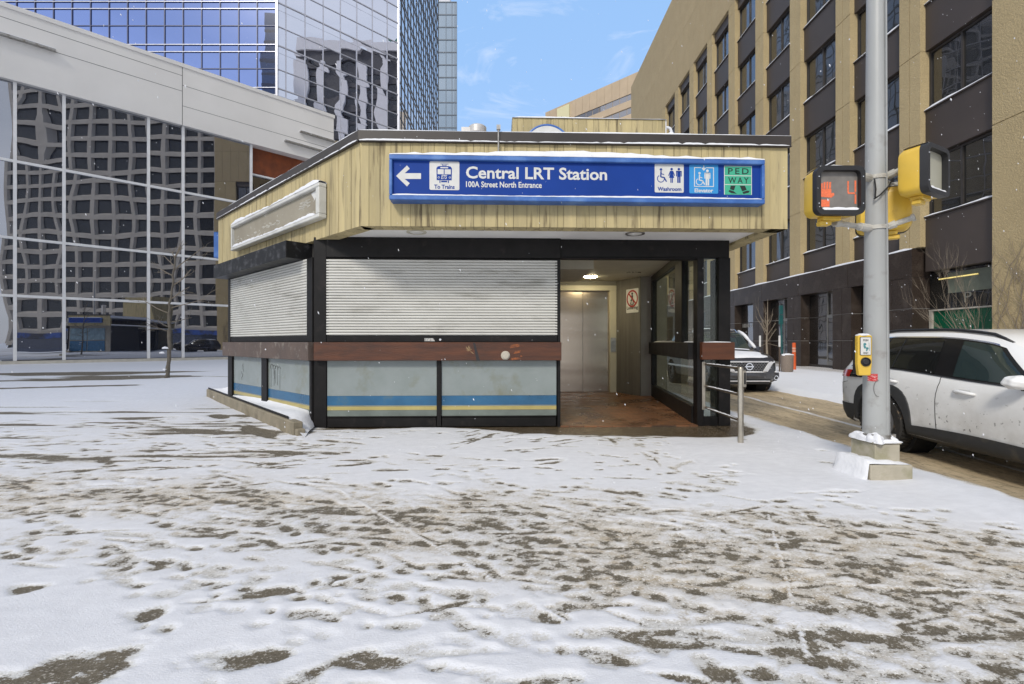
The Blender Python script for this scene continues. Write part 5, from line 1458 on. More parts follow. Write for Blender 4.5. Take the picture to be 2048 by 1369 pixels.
TYRE = pbr('muddy_tyre', (.022, .020, .018), .8, vary=.2, kind='obj', scale=9, dirt=(.19, .135, .085), dirt_scale=7, dirt_lo=.53, dirt_hi=.62, bump=.3)
RIM = pbr('grey_alloy', (.30, .30, .31), .35, metal=.8, vary=.1, kind='obj')
WELL = pbr('wheel_well_black', (.008, .008, .008), .9)
CGL = mirror_glass('car_privacy_glass', (.008, .009, .010), (.70, .74, .80), .15, 0)
CGL2 = mirror_glass('car_front_glass', (.020, .034, .036), (.70, .80, .82), .10, 0)
GAP = pbr('panel_gap', (.02, .02, .02), .8)

# --- white crossover, its rear towards the kiosk, driving towards the viewer's right
WC = (5.64, 7.20, ROAD_Z)
T = thing('white_crossover', 'white crossover car with dark roof rails and mud splashed doors by the kerb', 'car', (0, 0, 0), rad(-90), None, real=WC)
W_ = 1.86
car = Car(4.12, W_,
    [(0, .50), (.12, .34), (.35, .25), (3.6, .21), (3.95, .25), (4.12, .38)],
    [(0, .93), (.25, 1.03), (.6, 1.055), (1.2, 1.035), (2.2, .965), (2.9, .93), (3.6, .90), (4.12, .70)],
    [(0, .99), (.07, 1.06), (.20, 1.30), (.30, 1.43), (.42, 1.475), (1.0, 1.535), (1.6, 1.53), (2.15, 1.475), (2.6, 1.31), (3.02, 1.03), (3.3, .985), (3.8, .90), (4.02, .80), (4.12, .70)],
    [(0, .70), (.04, .80), (.14, .89), (.35, .965), (.8, .995), (1.5, 1.0), (3.0, 1.0), (3.6, .95), (3.95, .82), (4.12, .60)],
    [(0, .58), (.3, .68), (.6, .74), (1.4, .765), (2.3, .74), (2.8, .74), (3.1, .85), (4.1, .85)], 0, 0, (.97, 3.38), .365)
PWH = paint('white_car_paint', (.78, .78, .775), (.05, .042, .035), .672)
BO_ = cut_arches(car.body(), car, 'body', PWH, T, .415)
for sd in (-1, 1):
    for xc in car.wheels:
        wheel(T, xc, sd * (W_ / 2 - .115), .365, .22, sd, TYRE, RIM, CHROME)
        mb = MB()          # arch cladding: flat topped flare
        rows = []
        for i in range(25):
            a = rad(-12 + 204 * i / 24); row = []
            for rr, oo in ((.408, -.05), (.412, .016), (.455, .020), (.505, .012), (.512, -.01)):
                c_, s_ = math.cos(a), math.sin(a); k = rr / max(abs(c_) ** 3.2 + abs(s_) ** 3.2, .5) ** (1 / 3.2) * .965 if rr > .45 else rr
                x, z = xc + c_ * k, .365 + s_ * k; z = max(z, .26)
                yb = car.ysurf(min(max(x, .02), 4.1), z); row.append((x, sd * (max(yb, .0) + oo), z))
            rows.append(row)
        mb.grid(rows); mb.build('wheel_arch', CLAD, T, smooth=True)
        mb = MB(); mb.lathe([(.0, 0), (.42, 0), (.42, .28)], (xc, sd * (W_ / 2 - .30) - (.14 if sd > 0 else .14), .365), 24, axis='y'); mb.build('wheel_well', WELL, T)
    mb = MB(); car.patch(mb, 1.38, 2.95, 1.40, 2.93, lambda x: car.zb(x) + .012, lambda x: .395 + .025 * math.sin((x - 1.38) * 2.0), sd, .014, 30, 5); mb.build('sill_cladding', CLAD, T, smooth='all')
    # glass: black band, then panes proud of it
    zl = lambda x: car.belt(x) + .012
    zh = lambda x: car.belt(x) + (car.top(x) - car.belt(x) - .07) * .93
    zh2 = lambda x: car.belt(x) + (car.top(x) - car.belt(x) - .07) * .90
    zl2 = lambda x: car.belt(x) + .028
    mb = MB(); car.patch(mb, .38, 2.92, .66, 2.36, zl, zh, sd, .003, 60, 8); mb.build('window_surround', pbr('gloss_black_trim', (.012, .012, .013), .2, vary=.05), T, smooth='all')
    mb = MB(); car.patch(mb, .36, 2.93, .38, 2.92, lambda x: car.belt(x) + .002, lambda x: car.belt(x) + .016, sd, .010, 60, 2); mb.build('belt_trim', BLK, T, smooth='all')
    for nm, a, b, c_, d_, gm in (('rear_quarter_window', .45, .77, .70, .915, CGL), ('rear_door_window', .80, 1.72, .945, 1.70, CGL), ('front_door_window', 1.95, 2.80, 1.93, 2.32, CGL2)):
        mb = MB(); car.patch(mb, a, b, c_, d_, zl2, zh2, sd, .0065, 24, 8); mb.build('side_window', gm, T, smooth='all')
    mb = MB(); car.patch(mb, 1.105, 1.125, 1.165, 1.18, zl2, zh2, sd, .009, 3, 8); car.patch(mb, 0.775, 0.792, .925, .94, zl2, zh2, sd, .009, 3, 8); mb.build('window_divider', BLK, T)
    mb = MB(); car.patch(mb, .66, 2.3, .68, 2.28, lambda x: zh(x) + .002, lambda x: zh(x) + .014, sd, .006, 50, 2); mb.build('chrome_trim', CHROME, T, smooth='all')
    # panel gaps
    def gap(pts, w=.007):
        mb = MB(); q = []
        for (xa, za), (xb, zb_) in zip(pts[:-1], pts[1:]):
            n_ = max(2, int(math.hypot(xb - xa, zb_ - za) / .02))
            for i in range(n_): x, z = xa + (xb - xa) * i / n_, za + (zb_ - za) * i / n_; q.append(Vector((x, sd * (car.ysurf(x, z) + .0012), z)))
        q.append(Vector((pts[-1][0], sd * (car.ysurf(*pts[-1]) + .0012), pts[-1][1]))); mb.tube(q, w / 2, 5); return mb
    gs = gap([(1.82, 1.0), (1.83, .94), (1.80, .80), (1.795, .5), (1.80, .38)]); gs.build('door_gap', GAP, T)
    gs = gap([(2.93, .93), (2.95, .7), (2.93, .40)]); gs.build('door_gap', GAP, T)
    gs = gap([(.66, 1.04), (.80, .90), (1.05, .82), (1.30, .74), (1.40, .60), (1.42, .40)], .005); gs.build('door_gap', GAP, T)
    gs = gap([(.02, .78), (.16, .80), (.34, .83)], .006); gs.build('bumper_gap', GAP, T)
    for hx0, hz in ((1.02, .905), (2.02, .855)):
        mb = MB(); q = [(hx0 + .0, hz), (hx0 + .05, hz + .004), (hx0 + .19, hz - .006), (hx0 + .24, hz - .014)]
        mb.tube([Vector((x, sd * (car.ysurf(x, z) + (.004, .032, .032, .004)[i]), z)) for i, (x, z) in enumerate(q)], [.014, .018, .018, .014], 8); h_ = mb.build('door_handle', PWH, T, smooth='all')
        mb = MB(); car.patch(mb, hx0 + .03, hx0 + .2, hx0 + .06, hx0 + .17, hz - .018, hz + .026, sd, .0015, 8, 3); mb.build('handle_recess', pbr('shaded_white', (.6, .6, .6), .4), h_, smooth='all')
    # mirror
    mb = MB(); blob(mb, (0, 0, 0), .085, .12, .065, 41, flat=False); mb.xf(Matrix.Translation((2.74, sd * (car.ysurf(2.74, .96) + .12), 1.005))); Mr = mb.build('wing_mirror', PWH, T, smooth='all')
    mb = MB(); mb.box(2.70, 2.78, sd * car.ysurf(2.74, .95) - .03, sd * car.ysurf(2.74, .95) + .09 * sd + .03, .925, .955); mb.build('mirror_foot', BLK, Mr, bevel=.006)
    # roof rail
    mb = MB(); pts = []
    for i in range(22):
        x = .42 + 1.95 * i / 21; rw_ = car.roofw(x) * W_ / 2; e = min(1, min(i, 21 - i) / 2.0); pts.append((x, sd * (rw_ * .93), car.top(x) - .045 + .036 * e))
    mb.tube(pts, .017, 8); mb.build('roof_rail', BLK, T, smooth='all')
    # tail lamp
    mb = MB(); rows = []
    TLM = pbr('red_tail_lamp', (.55, .012, .012), .15, vary=.1, kind='obj', coat=1.0)
    car.patch(mb, .004, .50, .006, .58, lambda x: .885 + .03 * x, lambda x: .985 + .03 * x, sd, .014, 22, 6); tl_ = mb.build('tail_lamp', TLM, T, smooth='all')
    mb = MB(); car.patch(mb, .40, .66, .44, .76, lambda x: .885 + .03 * x, lambda x: .98 + .03 * x, sd, .018, 10, 5); mb.build('lamp_lens', pbr('smoked_lamp', (.02, .018, .02), .15, coat=.8), tl_, smooth='all')
    mb = MB(); car.patch(mb, .02, .42, .05, .56, lambda x: car.zb(x) + .015, lambda x: .52 + .02 * x, sd, .012, 14, 6); mb.build('bumper_cladding', CLAD, T, smooth='all')
mb = MB(); rows = [[(.03 + .10 * j / 4 + .02 * math.cos(i), y_, 1.06 + .30 * j / 4) for j in range(5)] for i, y_ in enumerate(np.linspace(-.62, .62, 12))]
mb.v = []; mb.grid([[(np.interp(z, [1.06, 1.30, 1.43], [.05, .18, .28]) - .012, y_, z) for z in np.linspace(1.10, 1.38, 6)] for y_ in np.linspace(-.6, .6, 12)]); mb.build('rear_window', CGL, T, smooth='all')
mb = MB(); mb.box(.10, .36, -.60, .60, 1.445, 1.475); mb.build('rear_spoiler', PWH, T, bevel=.012)
mb = MB(); mb.grid([[(np.interp(z, [1.05, 1.31], [2.99, 2.6]) + .02, y_, z) for z in np.linspace(1.05, 1.30, 8)] for y_ in np.linspace(-.68, .68, 10)]); mb.build('windscreen', CGL2, T, smooth='all')
for sd in (-1, 1):
    mb = MB(); car.patch(mb, 3.72, 4.05, 3.75, 4.03, .68, .76, sd, .008, 8, 3); mb.build('headlight', pbr('clear_lamp', (.5, .5, .5), .1, coat=1.0), T, smooth='all')

# --- dark SUV facing the viewer on the street, snow on its bonnet
PCX, PCY = 6.32, 12.95
T = thing('dark_suv', 'snow dusted dark blue SUV facing forward with a honeycomb grille', 'car', (0, 0, 0), rad(-90), None, real=(PCX, PCY + 4.5, ROAD_Z))
W2 = 1.82
suv = Car(4.5, W2,
    [(0, .46), (.2, .36), (.5, .30), (3.9, .29), (4.25, .26), (4.5, .34)],
    [(0, 1.0), (.3, 1.16), (1.0, 1.18), (2.4, 1.15), (3.2, 1.10), (3.9, .98), (4.3, .90), (4.5, .78)],
    [(0, 1.05), (.10, 1.25), (.35, 1.60), (.7, 1.72), (1.5, 1.78), (2.2, 1.75), (2.7, 1.60), (3.25, 1.18), (3.5, 1.13), (4.0, 1.06), (4.3, .98), (4.44, .90), (4.5, .80)],
    [(0, .75), (.1, .88), (.35, .97), (1.0, 1.0), (3.4, 1.0), (4.0, .98), (4.25, .93), (4.40, .85), (4.5, .74)],
    [(0, .62), (.5, .74), (1.5, .78), (2.4, .76), (3.0, .78), (3.3, .86), (4.5, .86)], 0, 0, (.95, 3.62), .375)
PBL = paint('dark_blue_car_paint', (.018, .020, .030), (.05, .042, .035), .7, grime=(.10, .095, .09))
cut_arches(suv.body(), suv, 'body', PBL, T, .43)
for sd in (-1, 1):
    for xc in suv.wheels:
        wheel(T, xc, sd * (W2 / 2 - .12), .375, .24, sd, TYRE, RIM, CHROME)
        mb = MB(); mb.lathe([(.0, 0), (.43, 0), (.43, .28)], (xc, sd * (W2 / 2 - .30) - .14, .375), 20, axis='y'); mb.build('wheel_well', WELL, T)
    zl = lambda x: suv.belt(x) + .03
    zh = lambda x: suv.belt(x) + (suv.top(x) - suv.belt(x) - .07) * .92
    for a, b, c_, d_ in ((.35, .95, .75, 1.0), (1.0, 1.95, 1.04, 1.93), (2.0, 3.0, 1.98, 2.62)):
        mb = MB(); suv.patch(mb, a, b, c_, d_, zl, zh, sd, .004, 16, 6); mb.build('side_window', CGL, T, smooth='all')
    mb = MB(); pts = [(.6 + 1.9 * i / 14, sd * suv.roofw(.6 + 1.9 * i / 14) * W2 / 2 * .9, suv.top(.6 + 1.9 * i / 14) - .02 + .04 * min(1, min(i, 14 - i))) for i in range(15)]
    mb.tube(pts, .018, 8); mb.build('roof_rail', CHROME, T, smooth=True)
    mb = MB(); suv.patch(mb, .55, 3.35, .6, 3.3, .60, .66, sd, .012, 30, 3); mb.build('side_moulding', CHROME, T, smooth='all')
    for hx0 in (1.15, 2.15):
        mb = MB(); mb.tube([(hx0, sd * (suv.ysurf(hx0, 1.02) + .03), 1.02), (hx0 + .2, sd * (suv.ysurf(hx0, 1.02) + .03), 1.015)], .016, 8); mb.build('door_handle', CHROME, T, smooth=True)
    mb = MB(); blob(mb, (0, 0, 0), .08, .13, .085, 43, flat=False); mb.xf(Matrix.Translation((2.95, sd * (suv.ysurf(2.95, 1.12) + .12), 1.18))); mb.build('wing_mirror', PBL, T, smooth='all')
# windscreen, snow on pillars, bonnet, roof
def xtop(z): return float(np.interp(z, [1.18, 1.60, 1.75], [3.25, 2.70, 2.25]))
mb = MB(); mb.grid([[(xtop(z) + .018 - .10 * abs(y_) ** 2 * .5, y_, z) for z in np.linspace(1.20, 1.68, 8)] for y_ in np.linspace(-.66, .66, 12)]); WS = mb.build('windscreen', CGL2, T, smooth='all')
mb = MB()
for sd in (-1, 1): mb.tube([(xtop(z) + .01, sd * (.80 - .10 * (z - 1.2) / .5), z + .015) for z in np.linspace(1.2, 1.70, 8)], [.04, .05, .045, .035, .05, .05, .05, .04], 8)
mb.grid([[(x, y_, suv.top(x) - .035 * abs(y_ / .62) ** 3 + .045 + .008 * math.sin(9 * x + 5 * y_)) for x in np.linspace(.5, 2.3, 14)] for y_ in np.linspace(-.6, .6, 12)])
mb.build('snow', SNOW, T, smooth='all')
def hood(y, x): return suv.top(x) - .06 * abs(y / .8) ** 2.4
mb = MB(); rows = []
for i, y_ in enumerate(np.linspace(-.82, .82, 22)):
    row = []
    for j, x in enumerate(np.linspace(3.52, 4.40, 16)):
        e = min(1, min(i, 21 - i) / 2.0, min(j, 15 - j) / 1.5); row.append((x, y_ * (1 - .10 * max(0, x - 4.1) / .3), hood(y_, x) - .012 + .035 * e + .006 * math.sin(11 * x + 7 * y_)))
    rows.append(row)
mb.grid(rows); mb.grid([[(x, y_, suv.top(x) + .022 - .04 * abs(y_ / .7) ** 2) for x in np.linspace(3.24, 3.36, 4)] for y_ in np.linspace(-.70, .70, 12)])
mb.build('snow', SNOW, T, smooth='all')
# front: grille, emblem, lamps, bumper
GRL = pbr('grille_black', (.010, .010, .011), .5); CHS = pbr('snowy_chrome', (.70, .70, .72), .35, metal=.4, vary=.1, kind='obj', scale=8)
def xf(y): return 4.50 - .10 * abs(y / .8) ** 2.2
mb = MB(); mb.prism([(-.42, .60), (.42, .60), (.52, .84), (-.52, .84)], 'x', 4.485, 4.515); G = mb.build('grille', GRL, T, bevel=.006)
mb = MB()
for r_ in range(5):
    for k in range(13):
        y_ = -.45 + .075 * k + (.0375 if r_ % 2 else 0); z_ = .625 + .045 * r_
        if abs(y_) > .40 + (z_ - .6) * .4: continue
        for s in range(6):
            a0, a1 = rad(60 * s), rad(60 * s + 60); mb.bar((4.52, y_ + .036 * math.cos(a0), z_ + .026 * math.sin(a0)), (4.52, y_ + .036 * math.cos(a1), z_ + .026 * math.sin(a1)), .006, .006, (1, 0, 0))
mb.build('honeycomb', pbr('grille_steel', (.25, .25, .26), .35, metal=.7), G)
mb = MB(); mb.bar((4.53, -.52, .852), (4.53, .52, .852), .03, .03); mb.build('grille_bar', CHS, G)
for sd in (-1, 1):
    mb = MB(); mb.prism([(sd * .36, .585), (sd * .50, .585), (sd * .66, .85), (sd * .53, .85)], 'x', 4.475, 4.53); mb.build('grille_wing', CHS, G, bevel=.008)
mb = MB(); mb.ring((0, .725), .072, .098, 'x', 4.525, 4.55, 28); mb.box(4.526, 4.548, -.115, .115, .708, .742); mb.build('emblem', CHROME, G, smooth=True)
mb = MB(); mb.grid([[(xf(y_) + .012 + .02 * math.sin(PI * j / 4), y_, .555 + .045 * j / 4) for j in range(5)] for y_ in np.linspace(-.78, .78, 24)]); mb.build('snow', SNOW, T, smooth='all')
for sd in (-1, 1):
    mb = MB(); rows = []
    for i in range(13):
        a = i / 12; y_ = .56 + .32 * a; row = []
        for j in range(7):
            b = j / 6; z_ = .66 + .05 * a + (.155 - .02 * a) * b; x_ = 4.50 - .06 * a - .28 * a ** 2.4 - .03 * b; row.append((x_ + .012, sd * y_, z_))
        rows.append(row)
    mb.grid(rows); hl = mb.build('headlight', pbr('headlight_lens', (.42, .43, .44), .12, coat=1.0, kind='obj', scale=14, vary=.3), T, smooth='all')
    mb = MB(); mb.grid([[(p[0] + .015, p[1], p[2] + .03 + .01 * math.sin(i)) for p in row[4:]] for i, row in enumerate(rows)]); mb.build('snow', SNOW, hl, smooth='all')
    mb = MB(); mb.prism([(sd * .62, .33), (sd * .80, .34), (sd * .84, .50), (sd * .70, .48)], 'x', 4.30, 4.425); fg = mb.build('fog_lamp_recess', GRL, T, bevel=.01)
    mb = MB(); mb.ring((sd * .765, .42), .042, .062, 'x', 4.42, 4.45, 20); mb.build('fog_lamp', CHROME, fg, smooth=True)
mb = MB(); mb.grid([[(xf(y_) + .035 - .05 * abs(j / 5 - .45) ** 2 * 4 * .3, y_, .42 + .14 * j / 5) for j in range(6)] for y_ in np.linspace(-.86, .86, 26)]); mb.build('bumper', PBL, T, smooth='all')
mb = MB(); mb.prism([(-.52, .25), (.52, .25), (.60, .40), (-.60, .40)], 'x', 4.44, 4.505); mb.build('lower_intake', GRL, T, bevel=.01)
mb = MB(); mb.bar((4.52, -.56, .335), (4.52, .56, .335), .03, .03); mb.build('skid_bar', CHS, T, bevel=.006)
# ------------------------------------------------------------------ buildings
def pane_grid(P, u0, u1, v0, v1, rnd, bow=.006, tilt=.003, n=6):
    """one slightly bowed and tilted sheet of glass; P(u, v, out) -> point"""
    b = bow * rnd.uniform(-1, 1); tu, tv = rnd.gauss(0, tilt), rnd.gauss(0, tilt); rows = []
    w, h = u1 - u0, v1 - v0; ph = rnd.random() * 6
    for i in range(n + 1):
        a = i / n * 2 - 1; row = []
        for j in range(n + 1):
            c = j / n * 2 - 1
            o = b * (1 - a * a) * (1 - c * c) + tu * a * w / 2 + tv * c * h / 2 + .25 * bow * math.sin(2.2 * c + ph) * (1 - a * a)
            row.append(P(u0 + w * (a + 1) / 2, v0 + h * (c + 1) / 2, o))
        rows.append(row)
    return rows
# ---- left: podium with a pale metal band
PO_ = Vector((-27.67, 27.0)); PD = Vector((S2, S2)); PN = Vector((S2, -S2)); UW = 27 * math.sqrt(2)
sU = lambda s: s * UW
PODB = thing('glass_podium', 'low glass fronted block with white mullions under a broad pale metal band', 'building', (PO_[0], PO_[1], 0))
MUL = pbr('white_mullion', (.78, .78, .78), .4, vary=.04, scale=2)
BAND = pbr('pale_metal_band', (.76, .74, .71), .42, vary=.03, scale=.35)
PGL = mirror_glass('dark_reflective_glass', (.008, .011, .024), (.56, .58, .63), .56, .010, .17, 0.0, 1)
Pp = lambda u, v, o=0: (PO_[0] + PD[0] * u + PN[0] * o, PO_[1] + PD[1] * u + PN[1] * o, v)
cuts = [-.42, -.315, -.262, -.157 + .0, -.105, .0, .0525, .1573, .2064, .3164]
zr = [.20, 3.82, 7.03, 11.30, 15.7]
rnd = random.Random(31)
for i in range(len(cuts) - 1):
    for j in range(4):
        mb = MB(); mb.grid(pane_grid(Pp, sU(cuts[i]) + .02, sU(cuts[i + 1]) - .02, zr[j] + .02, zr[j + 1] - .02, rnd, .008, .0016)); mb.build('window', PGL, PODB, smooth='all', fix=False)
mb = MB()
for c in cuts: mb.wbox(PO_, PD, PN, sU(c) - .075, sU(c) + .075, -.08, .10, .2, 15.69)
for z in zr[1:4]: mb.wbox(PO_, PD, PN, sU(cuts[0]), sU(cuts[-1]), -.07, .095, z - .07, z + .07)
mb.build('mullion_grid', MUL, PODB)
mb = MB(); mb.wbox(PO_, PD, PN, sU(-.44), sU(.475), -.3, .14, -.3, .19); mb.build('plinth', pbr('pale_plinth_stone', (.55, .52, .45), .7, vary=.08), PODB)
mb = MB(); mb.wbox(PO_, PD, PN, sU(-.44), sU(.2035), -.5, .30, 15.70, 19.55); mb.wbox(PO_, PD, PN, sU(.2045), sU(.477), -.5, .302, 15.70, 19.55)
mb.wbox(PO_, PD, PN, sU(-.44), sU(.479), -.55, .36, 19.552, 19.80)
bd = mb.build('metal_band', BAND, PODB)
mb = MB(); GR = pbr('band_joint', (.12, .12, .12), .6)
for a, b, zs_ in ((-.44, .2035, (18.98, 17.95)), (.2045, .477, (18.35, 16.98))):
    for z in zs_: mb.wbox(PO_, PD, PN, sU(a), sU(b), .29, .305, z - .014, z + .014)
mb.wbox(PO_, PD, PN, sU(.2036), sU(.2044), .25, .29, 15.71, 19.54)
mb.build('joint', GR, bd)
for a, b, z in ((-.10, .043, 17.98), (.405, .477, 17.6), (.375, .477, 16.55)):
    mb = MB(); mb.wbox(PO_, PD, PN, sU(a), sU(b), .30, .55, z - .06, z + .05); fn = mb.build('light_ledge', STEEL, bd)
    mb = MB(); mb.wbox(PO_, PD, PN, sU(a), sU(b), .31, .54, z + .052, z + .085); mb.build('snow', SNOW, fn)
# recessed entrance with a rust coloured soffit panel at the far end
RUST = pbr('rust_panel', (.25, .062, .016), .6, col2=(.14, .035, .012), scale=2.2, bump=.1)
mb = MB(); mb.wbox(PO_, PD, PN, sU(.3164) + .07, sU(.477), -.55, -.45, 13.75, 15.69); mb.build('rust_panel', RUST, PODB)
mb = MB(); mb.wbox(PO_, PD, PN, sU(.3164) + .07, sU(.477), -.5, -.30, 13.62, 13.74); mb.build('transom', MUL, PODB)
for j, (a, b) in enumerate(((.0 + .2, 7.0), (7.05, 13.6))):
    mb = MB(); mb.grid(pane_grid(lambda u, v, o=0: Pp(u, v, o - .5), sU(.3164) + .07, sU(.477), a, b, rnd, .008, .001)); mb.build('window', mirror_glass('entrance_glass%d' % j, (.012, .008, .008), (.5, .5, .52), .22, .03), PODB, smooth='all', fix=False)
mb = MB(); mb.wbox(PO_, PD, PN, sU(-.44), sU(.475), -3.4, -.62, -.2, 19.4); mb.build('wall', pbr('podium_core', (.06, .06, .062), .8), PODB)
# ---- glass tower behind it
TX, TY = -20.35, 42.0
TW = thing('glass_tower', 'tall mirror glass office tower with an angled corner behind the pale band', 'tower', (TX, TY, 0))
TGA = mirror_glass('blue_sky_tinted_glass', (.01, .02, .06), (.29, .41, .82), .72, .006, .30)  # same glass on every face; blue of the mirrored sky put into its tint
TGB = mirror_glass('silver_mirror_glass', (.02, .02, .04), (.80, .83, .93), .80, .014, .20)
TGC = mirror_glass('pale_sky_painted_glass', (.62, .65, .70), (.9, .92, .96), .30, .01, .2)  # whiteness of the mirrored bright sky painted into the base colour
MDK = pbr('blue_grey_mullion', (.045, .06, .14), .4, vary=.05); MLT = pbr('silver_mullion', (.48, .49, .55), .35, metal=.3, vary=.05); MBK = pbr('dark_bronze_mullion', (.07, .065, .06), .4)
FH = 3.72; LV = [30.7 - FH * 9 + FH * k for k in range(0, 24)]
ZT = LV[-1]
EB = Vector((TX + 8.54, TY + 8.54)); CYE = 78.0
faces = [
    ('A', Vector((TX, TY)), Vector((-1, 0)), Vector((0, -1)), [.10 + 1.602 * k for k in range(31)], TGA, MDK),
    ('B', Vector((TX, TY)), PD, PN, [.73 + 1.665 * k for k in range(7)], TGB, MLT),
    ('C', EB, Vector((0, 1)), Vector((1, 0)), [1.2 + 1.62 * k for k in range(17)], TGC, MBK)]
lens = {'A': 48.5, 'B': 8.54 * math.sqrt(2), 'C': CYE - EB[1]}
vis = []
for nm, o, d, n, cs, gm, mm in faces:
    ln_ = lens[nm]; cc = [0.0] + cs + [ln_]
    P = (lambda o, d, n: lambda u, v, q=0: (o[0] + d[0] * u + n[0] * q, o[1] + d[1] * u + n[1] * q, v))(o, d, n)
    rest = MB(); rnd = random.Random(ord(nm))
    for zi in range(len(LV) - 1):
        t = LV[zi + 1]       # top line of a storey: line t, spandrel .64, window 1.46, window to t - FH
        rowz = ((t - FH, t - 2.08), (t - 2.08, t - .62), (t - .62, t)) if nm != 'B' else ((t - FH, t - 2.08), (t - 2.08, t - .64 + .64 - .0 - .60 - .04), (t - .64, t))
        for z0, z1 in rowz:
            for i in range(len(cc) - 1):
                if cc[i + 1] - cc[i] < .05: continue
                um = (cc[i] + cc[i + 1]) / 2; p = P(um, (z0 + z1) / 2); X, Y, Z = p
                sx, sy = CX + F * X / Y, CY - F * (Z - H) / Y
                inv = (-30 < sx < 930) and (-20 < sy < 320)
                if inv and nm == 'A' and sy > 20 + .36 * max(0, sx) : inv = False
                g = pane_grid(P, cc[i] + .01, cc[i + 1] - .01, z0 + .01, z1 - .01, rnd, .004 if nm == 'B' else .002, .0016 if nm != 'C' else .003, 5 if nm == 'B' else 2)
                if inv and nm in 'AB' and len(vis) < 100 and (nm == 'B' or z1 - z0 > 1.0):
                    m = MB(); m.grid(g); m.build('window', gm, TW, smooth='all', fix=False); vis.append(1)
                else: rest.grid(g)
    ro = rest.build('window', gm, TW, smooth='all', fix=False); ro['kind'] = 'stuff'
    mb = MB(); hw = .035 if nm != 'C' else .045
    for c in cs + ([0.02] if nm == 'A' else []) + ([ln_ - .02] if nm == 'B' else []): mb.wbox(o, d, n, c - hw, c + hw, -.05, .07, LV[0], ZT)
    for t in LV[1:]:
        mb.wbox(o, d, n, 0, ln_, -.05, .065, t - .05, t + .04)
        if nm != 'B': mb.wbox(o, d, n, 0, ln_, -.05, .066, t - .66, t - .58)
        mb.wbox(o, d, n, 0, ln_, -.05, .06, t - 2.11, t - 2.05)
    mb.build('mullion_grid', mm, TW)
    if nm == 'A':
        mb = MB()
        for t in LV[1:]: mb.wbox(o, d, n, 0, ln_, .066, .085, t - .03, t + .035); mb.wbox(o, d, n, 0, ln_, .067, .085, t - .65, t - .59)
        mb.build('silver_rail', MLT, TW)
mb = MB(); mb.wbox((TX, TY), (1, 0), (0, -1), -.09, .09, -.1, .10, LV[0], ZT); mb.build('corner_post', MLT, TW)
mb = MB(); mb.box(EB[0] - .12, EB[0] + .10, EB[1] - .12, EB[1] + .12, LV[0], ZT); mb.build('corner_post', MLT, TW)
mb = MB(); mb.prism([(TX - .2, TY + .3), (EB[0] - .3, EB[1] + .3), (EB[0] - .3, CYE), (TX - 48, CYE), (TX - 48, TY + .3)], 'z', -.3, ZT + .4); mb.build('core', pbr('tower_core', (.05, .055, .06), .8), TW)
# slim tower farther back
SX, SY = -20.6, 135.0
ST_ = thing('slim_tower', 'slim grey blue glass tower with dark floor lines far behind', 'tower', (SX + 3, SY, 0))
SG = mirror_glass('pale_tower_glass', (.10, .15, .20), (.62, .72, .82), .38, .02, .2)
zt2 = H + (CY - 5) * SY / F; fh = 25.1 * SY / F; xr = (913.5 - CX) / F * SY
xs_ = [SX - 6, SX, (892 - CX) / F * SY, (904 - CX) / F * SY, (910 - CX) / F * SY, xr]
rnd = random.Random(4)
Pq = lambda u, v, o=0: (u, SY - o, v)
for k in range(12):
    for i in range(len(xs_) - 1):
        mb = MB(); mb.grid(pane_grid(Pq, xs_[i] + .04, xs_[i + 1] - .04, zt2 - fh * (k + 1) + .06, zt2 - fh * k - .06, rnd, .01, .004, 3)); mb.build('window', SG, ST_, smooth='all', fix=False)
mb = MB()
for x in xs_[1:]: mb.box(x - .06, x + .06, SY - .12, SY + .3, 0, zt2)
for k in range(13): mb.box(xs_[0], xr, SY - .14, SY + .3, zt2 - fh * k - .13, zt2 - fh * k + .13)
mb.build('mullion_grid', pbr('slate_mullion', (.10, .13, .17), .5), ST_)
mb = MB(); mb.prism([(xs_[0], SY + .31), (xr + .02, SY + .31), (xr - 3.4, SY + 22), (xs_[0], SY + 22)], 'z', 0, zt2 + .3); mb.build('wall', pbr('tower_side', (.42, .46, .52), .6), ST_)
mb = MB(); mb.box(xs_[0], xr - 2.4, SY + 4, SY + 18, zt2 + .5, zt2 + 5); mb.build('plant_room', pbr('plant_room_grey', (.55, .57, .6), .6), ST_)

# ---- right: tan concrete office block
AX = 15.0
OB_ = thing('concrete_office_block', 'tan exposed aggregate office block with brown spandrels above a dark granite base', 'building', (AX, 15, 0))
def agg_mat(name, a, b):
    m, t, o = nt(name); p = N(t, 'ShaderNodeBsdfPrincipled'); v = coords(t)
    n = noise(t, v, .8, 5, .6); n2 = noise(t, v, 34, 3, .8)
    vo = N(t, 'ShaderNodeTexVoronoi'); vo.inputs['Scale'].default_value = 20; L(t, v, vo.inputs['Vector'])
    c = mixc(t, ramp(t, n, .25, .75), b, a); c = mixc(t, ramp(t, n2, .50, .72), c, tuple(x * .55 for x in a)); c = mixc(t, ramp(t, vo.outputs['Distance'], .0, .35, (1,) * 4, (0, 0, 0, 1)), c, tuple(min(1, x * 1.25) for x in a))
    L(t, c, p.inputs['Base Color']); p.inputs['Roughness'].default_value = .9
    L(t, bumpn(t, math_(t, 'ADD', n2, vo.outputs['Distance']), .5, .03), p.inputs['Normal'])
    L(t, p.outputs[0], o.inputs['Surface']); return m
TAN = agg_mat('exposed_tan_aggregate', (.47, .37, .205), (.39, .305, .165))
TANU = agg_mat('tan_parapet_aggregate', (.44, .345, .20), (.38, .295, .165))
SPD = pbr('brown_spandrel_metal', (.056, .043, .036), .5, vary=.08, scale=.6)
OGL = mirror_glass('tinted_office_glass', (.014, .014, .012), (.58, .60, .66), .15, .02, .4)
OFR = pbr('bronze_window_frame', (.035, .030, .027), .5)
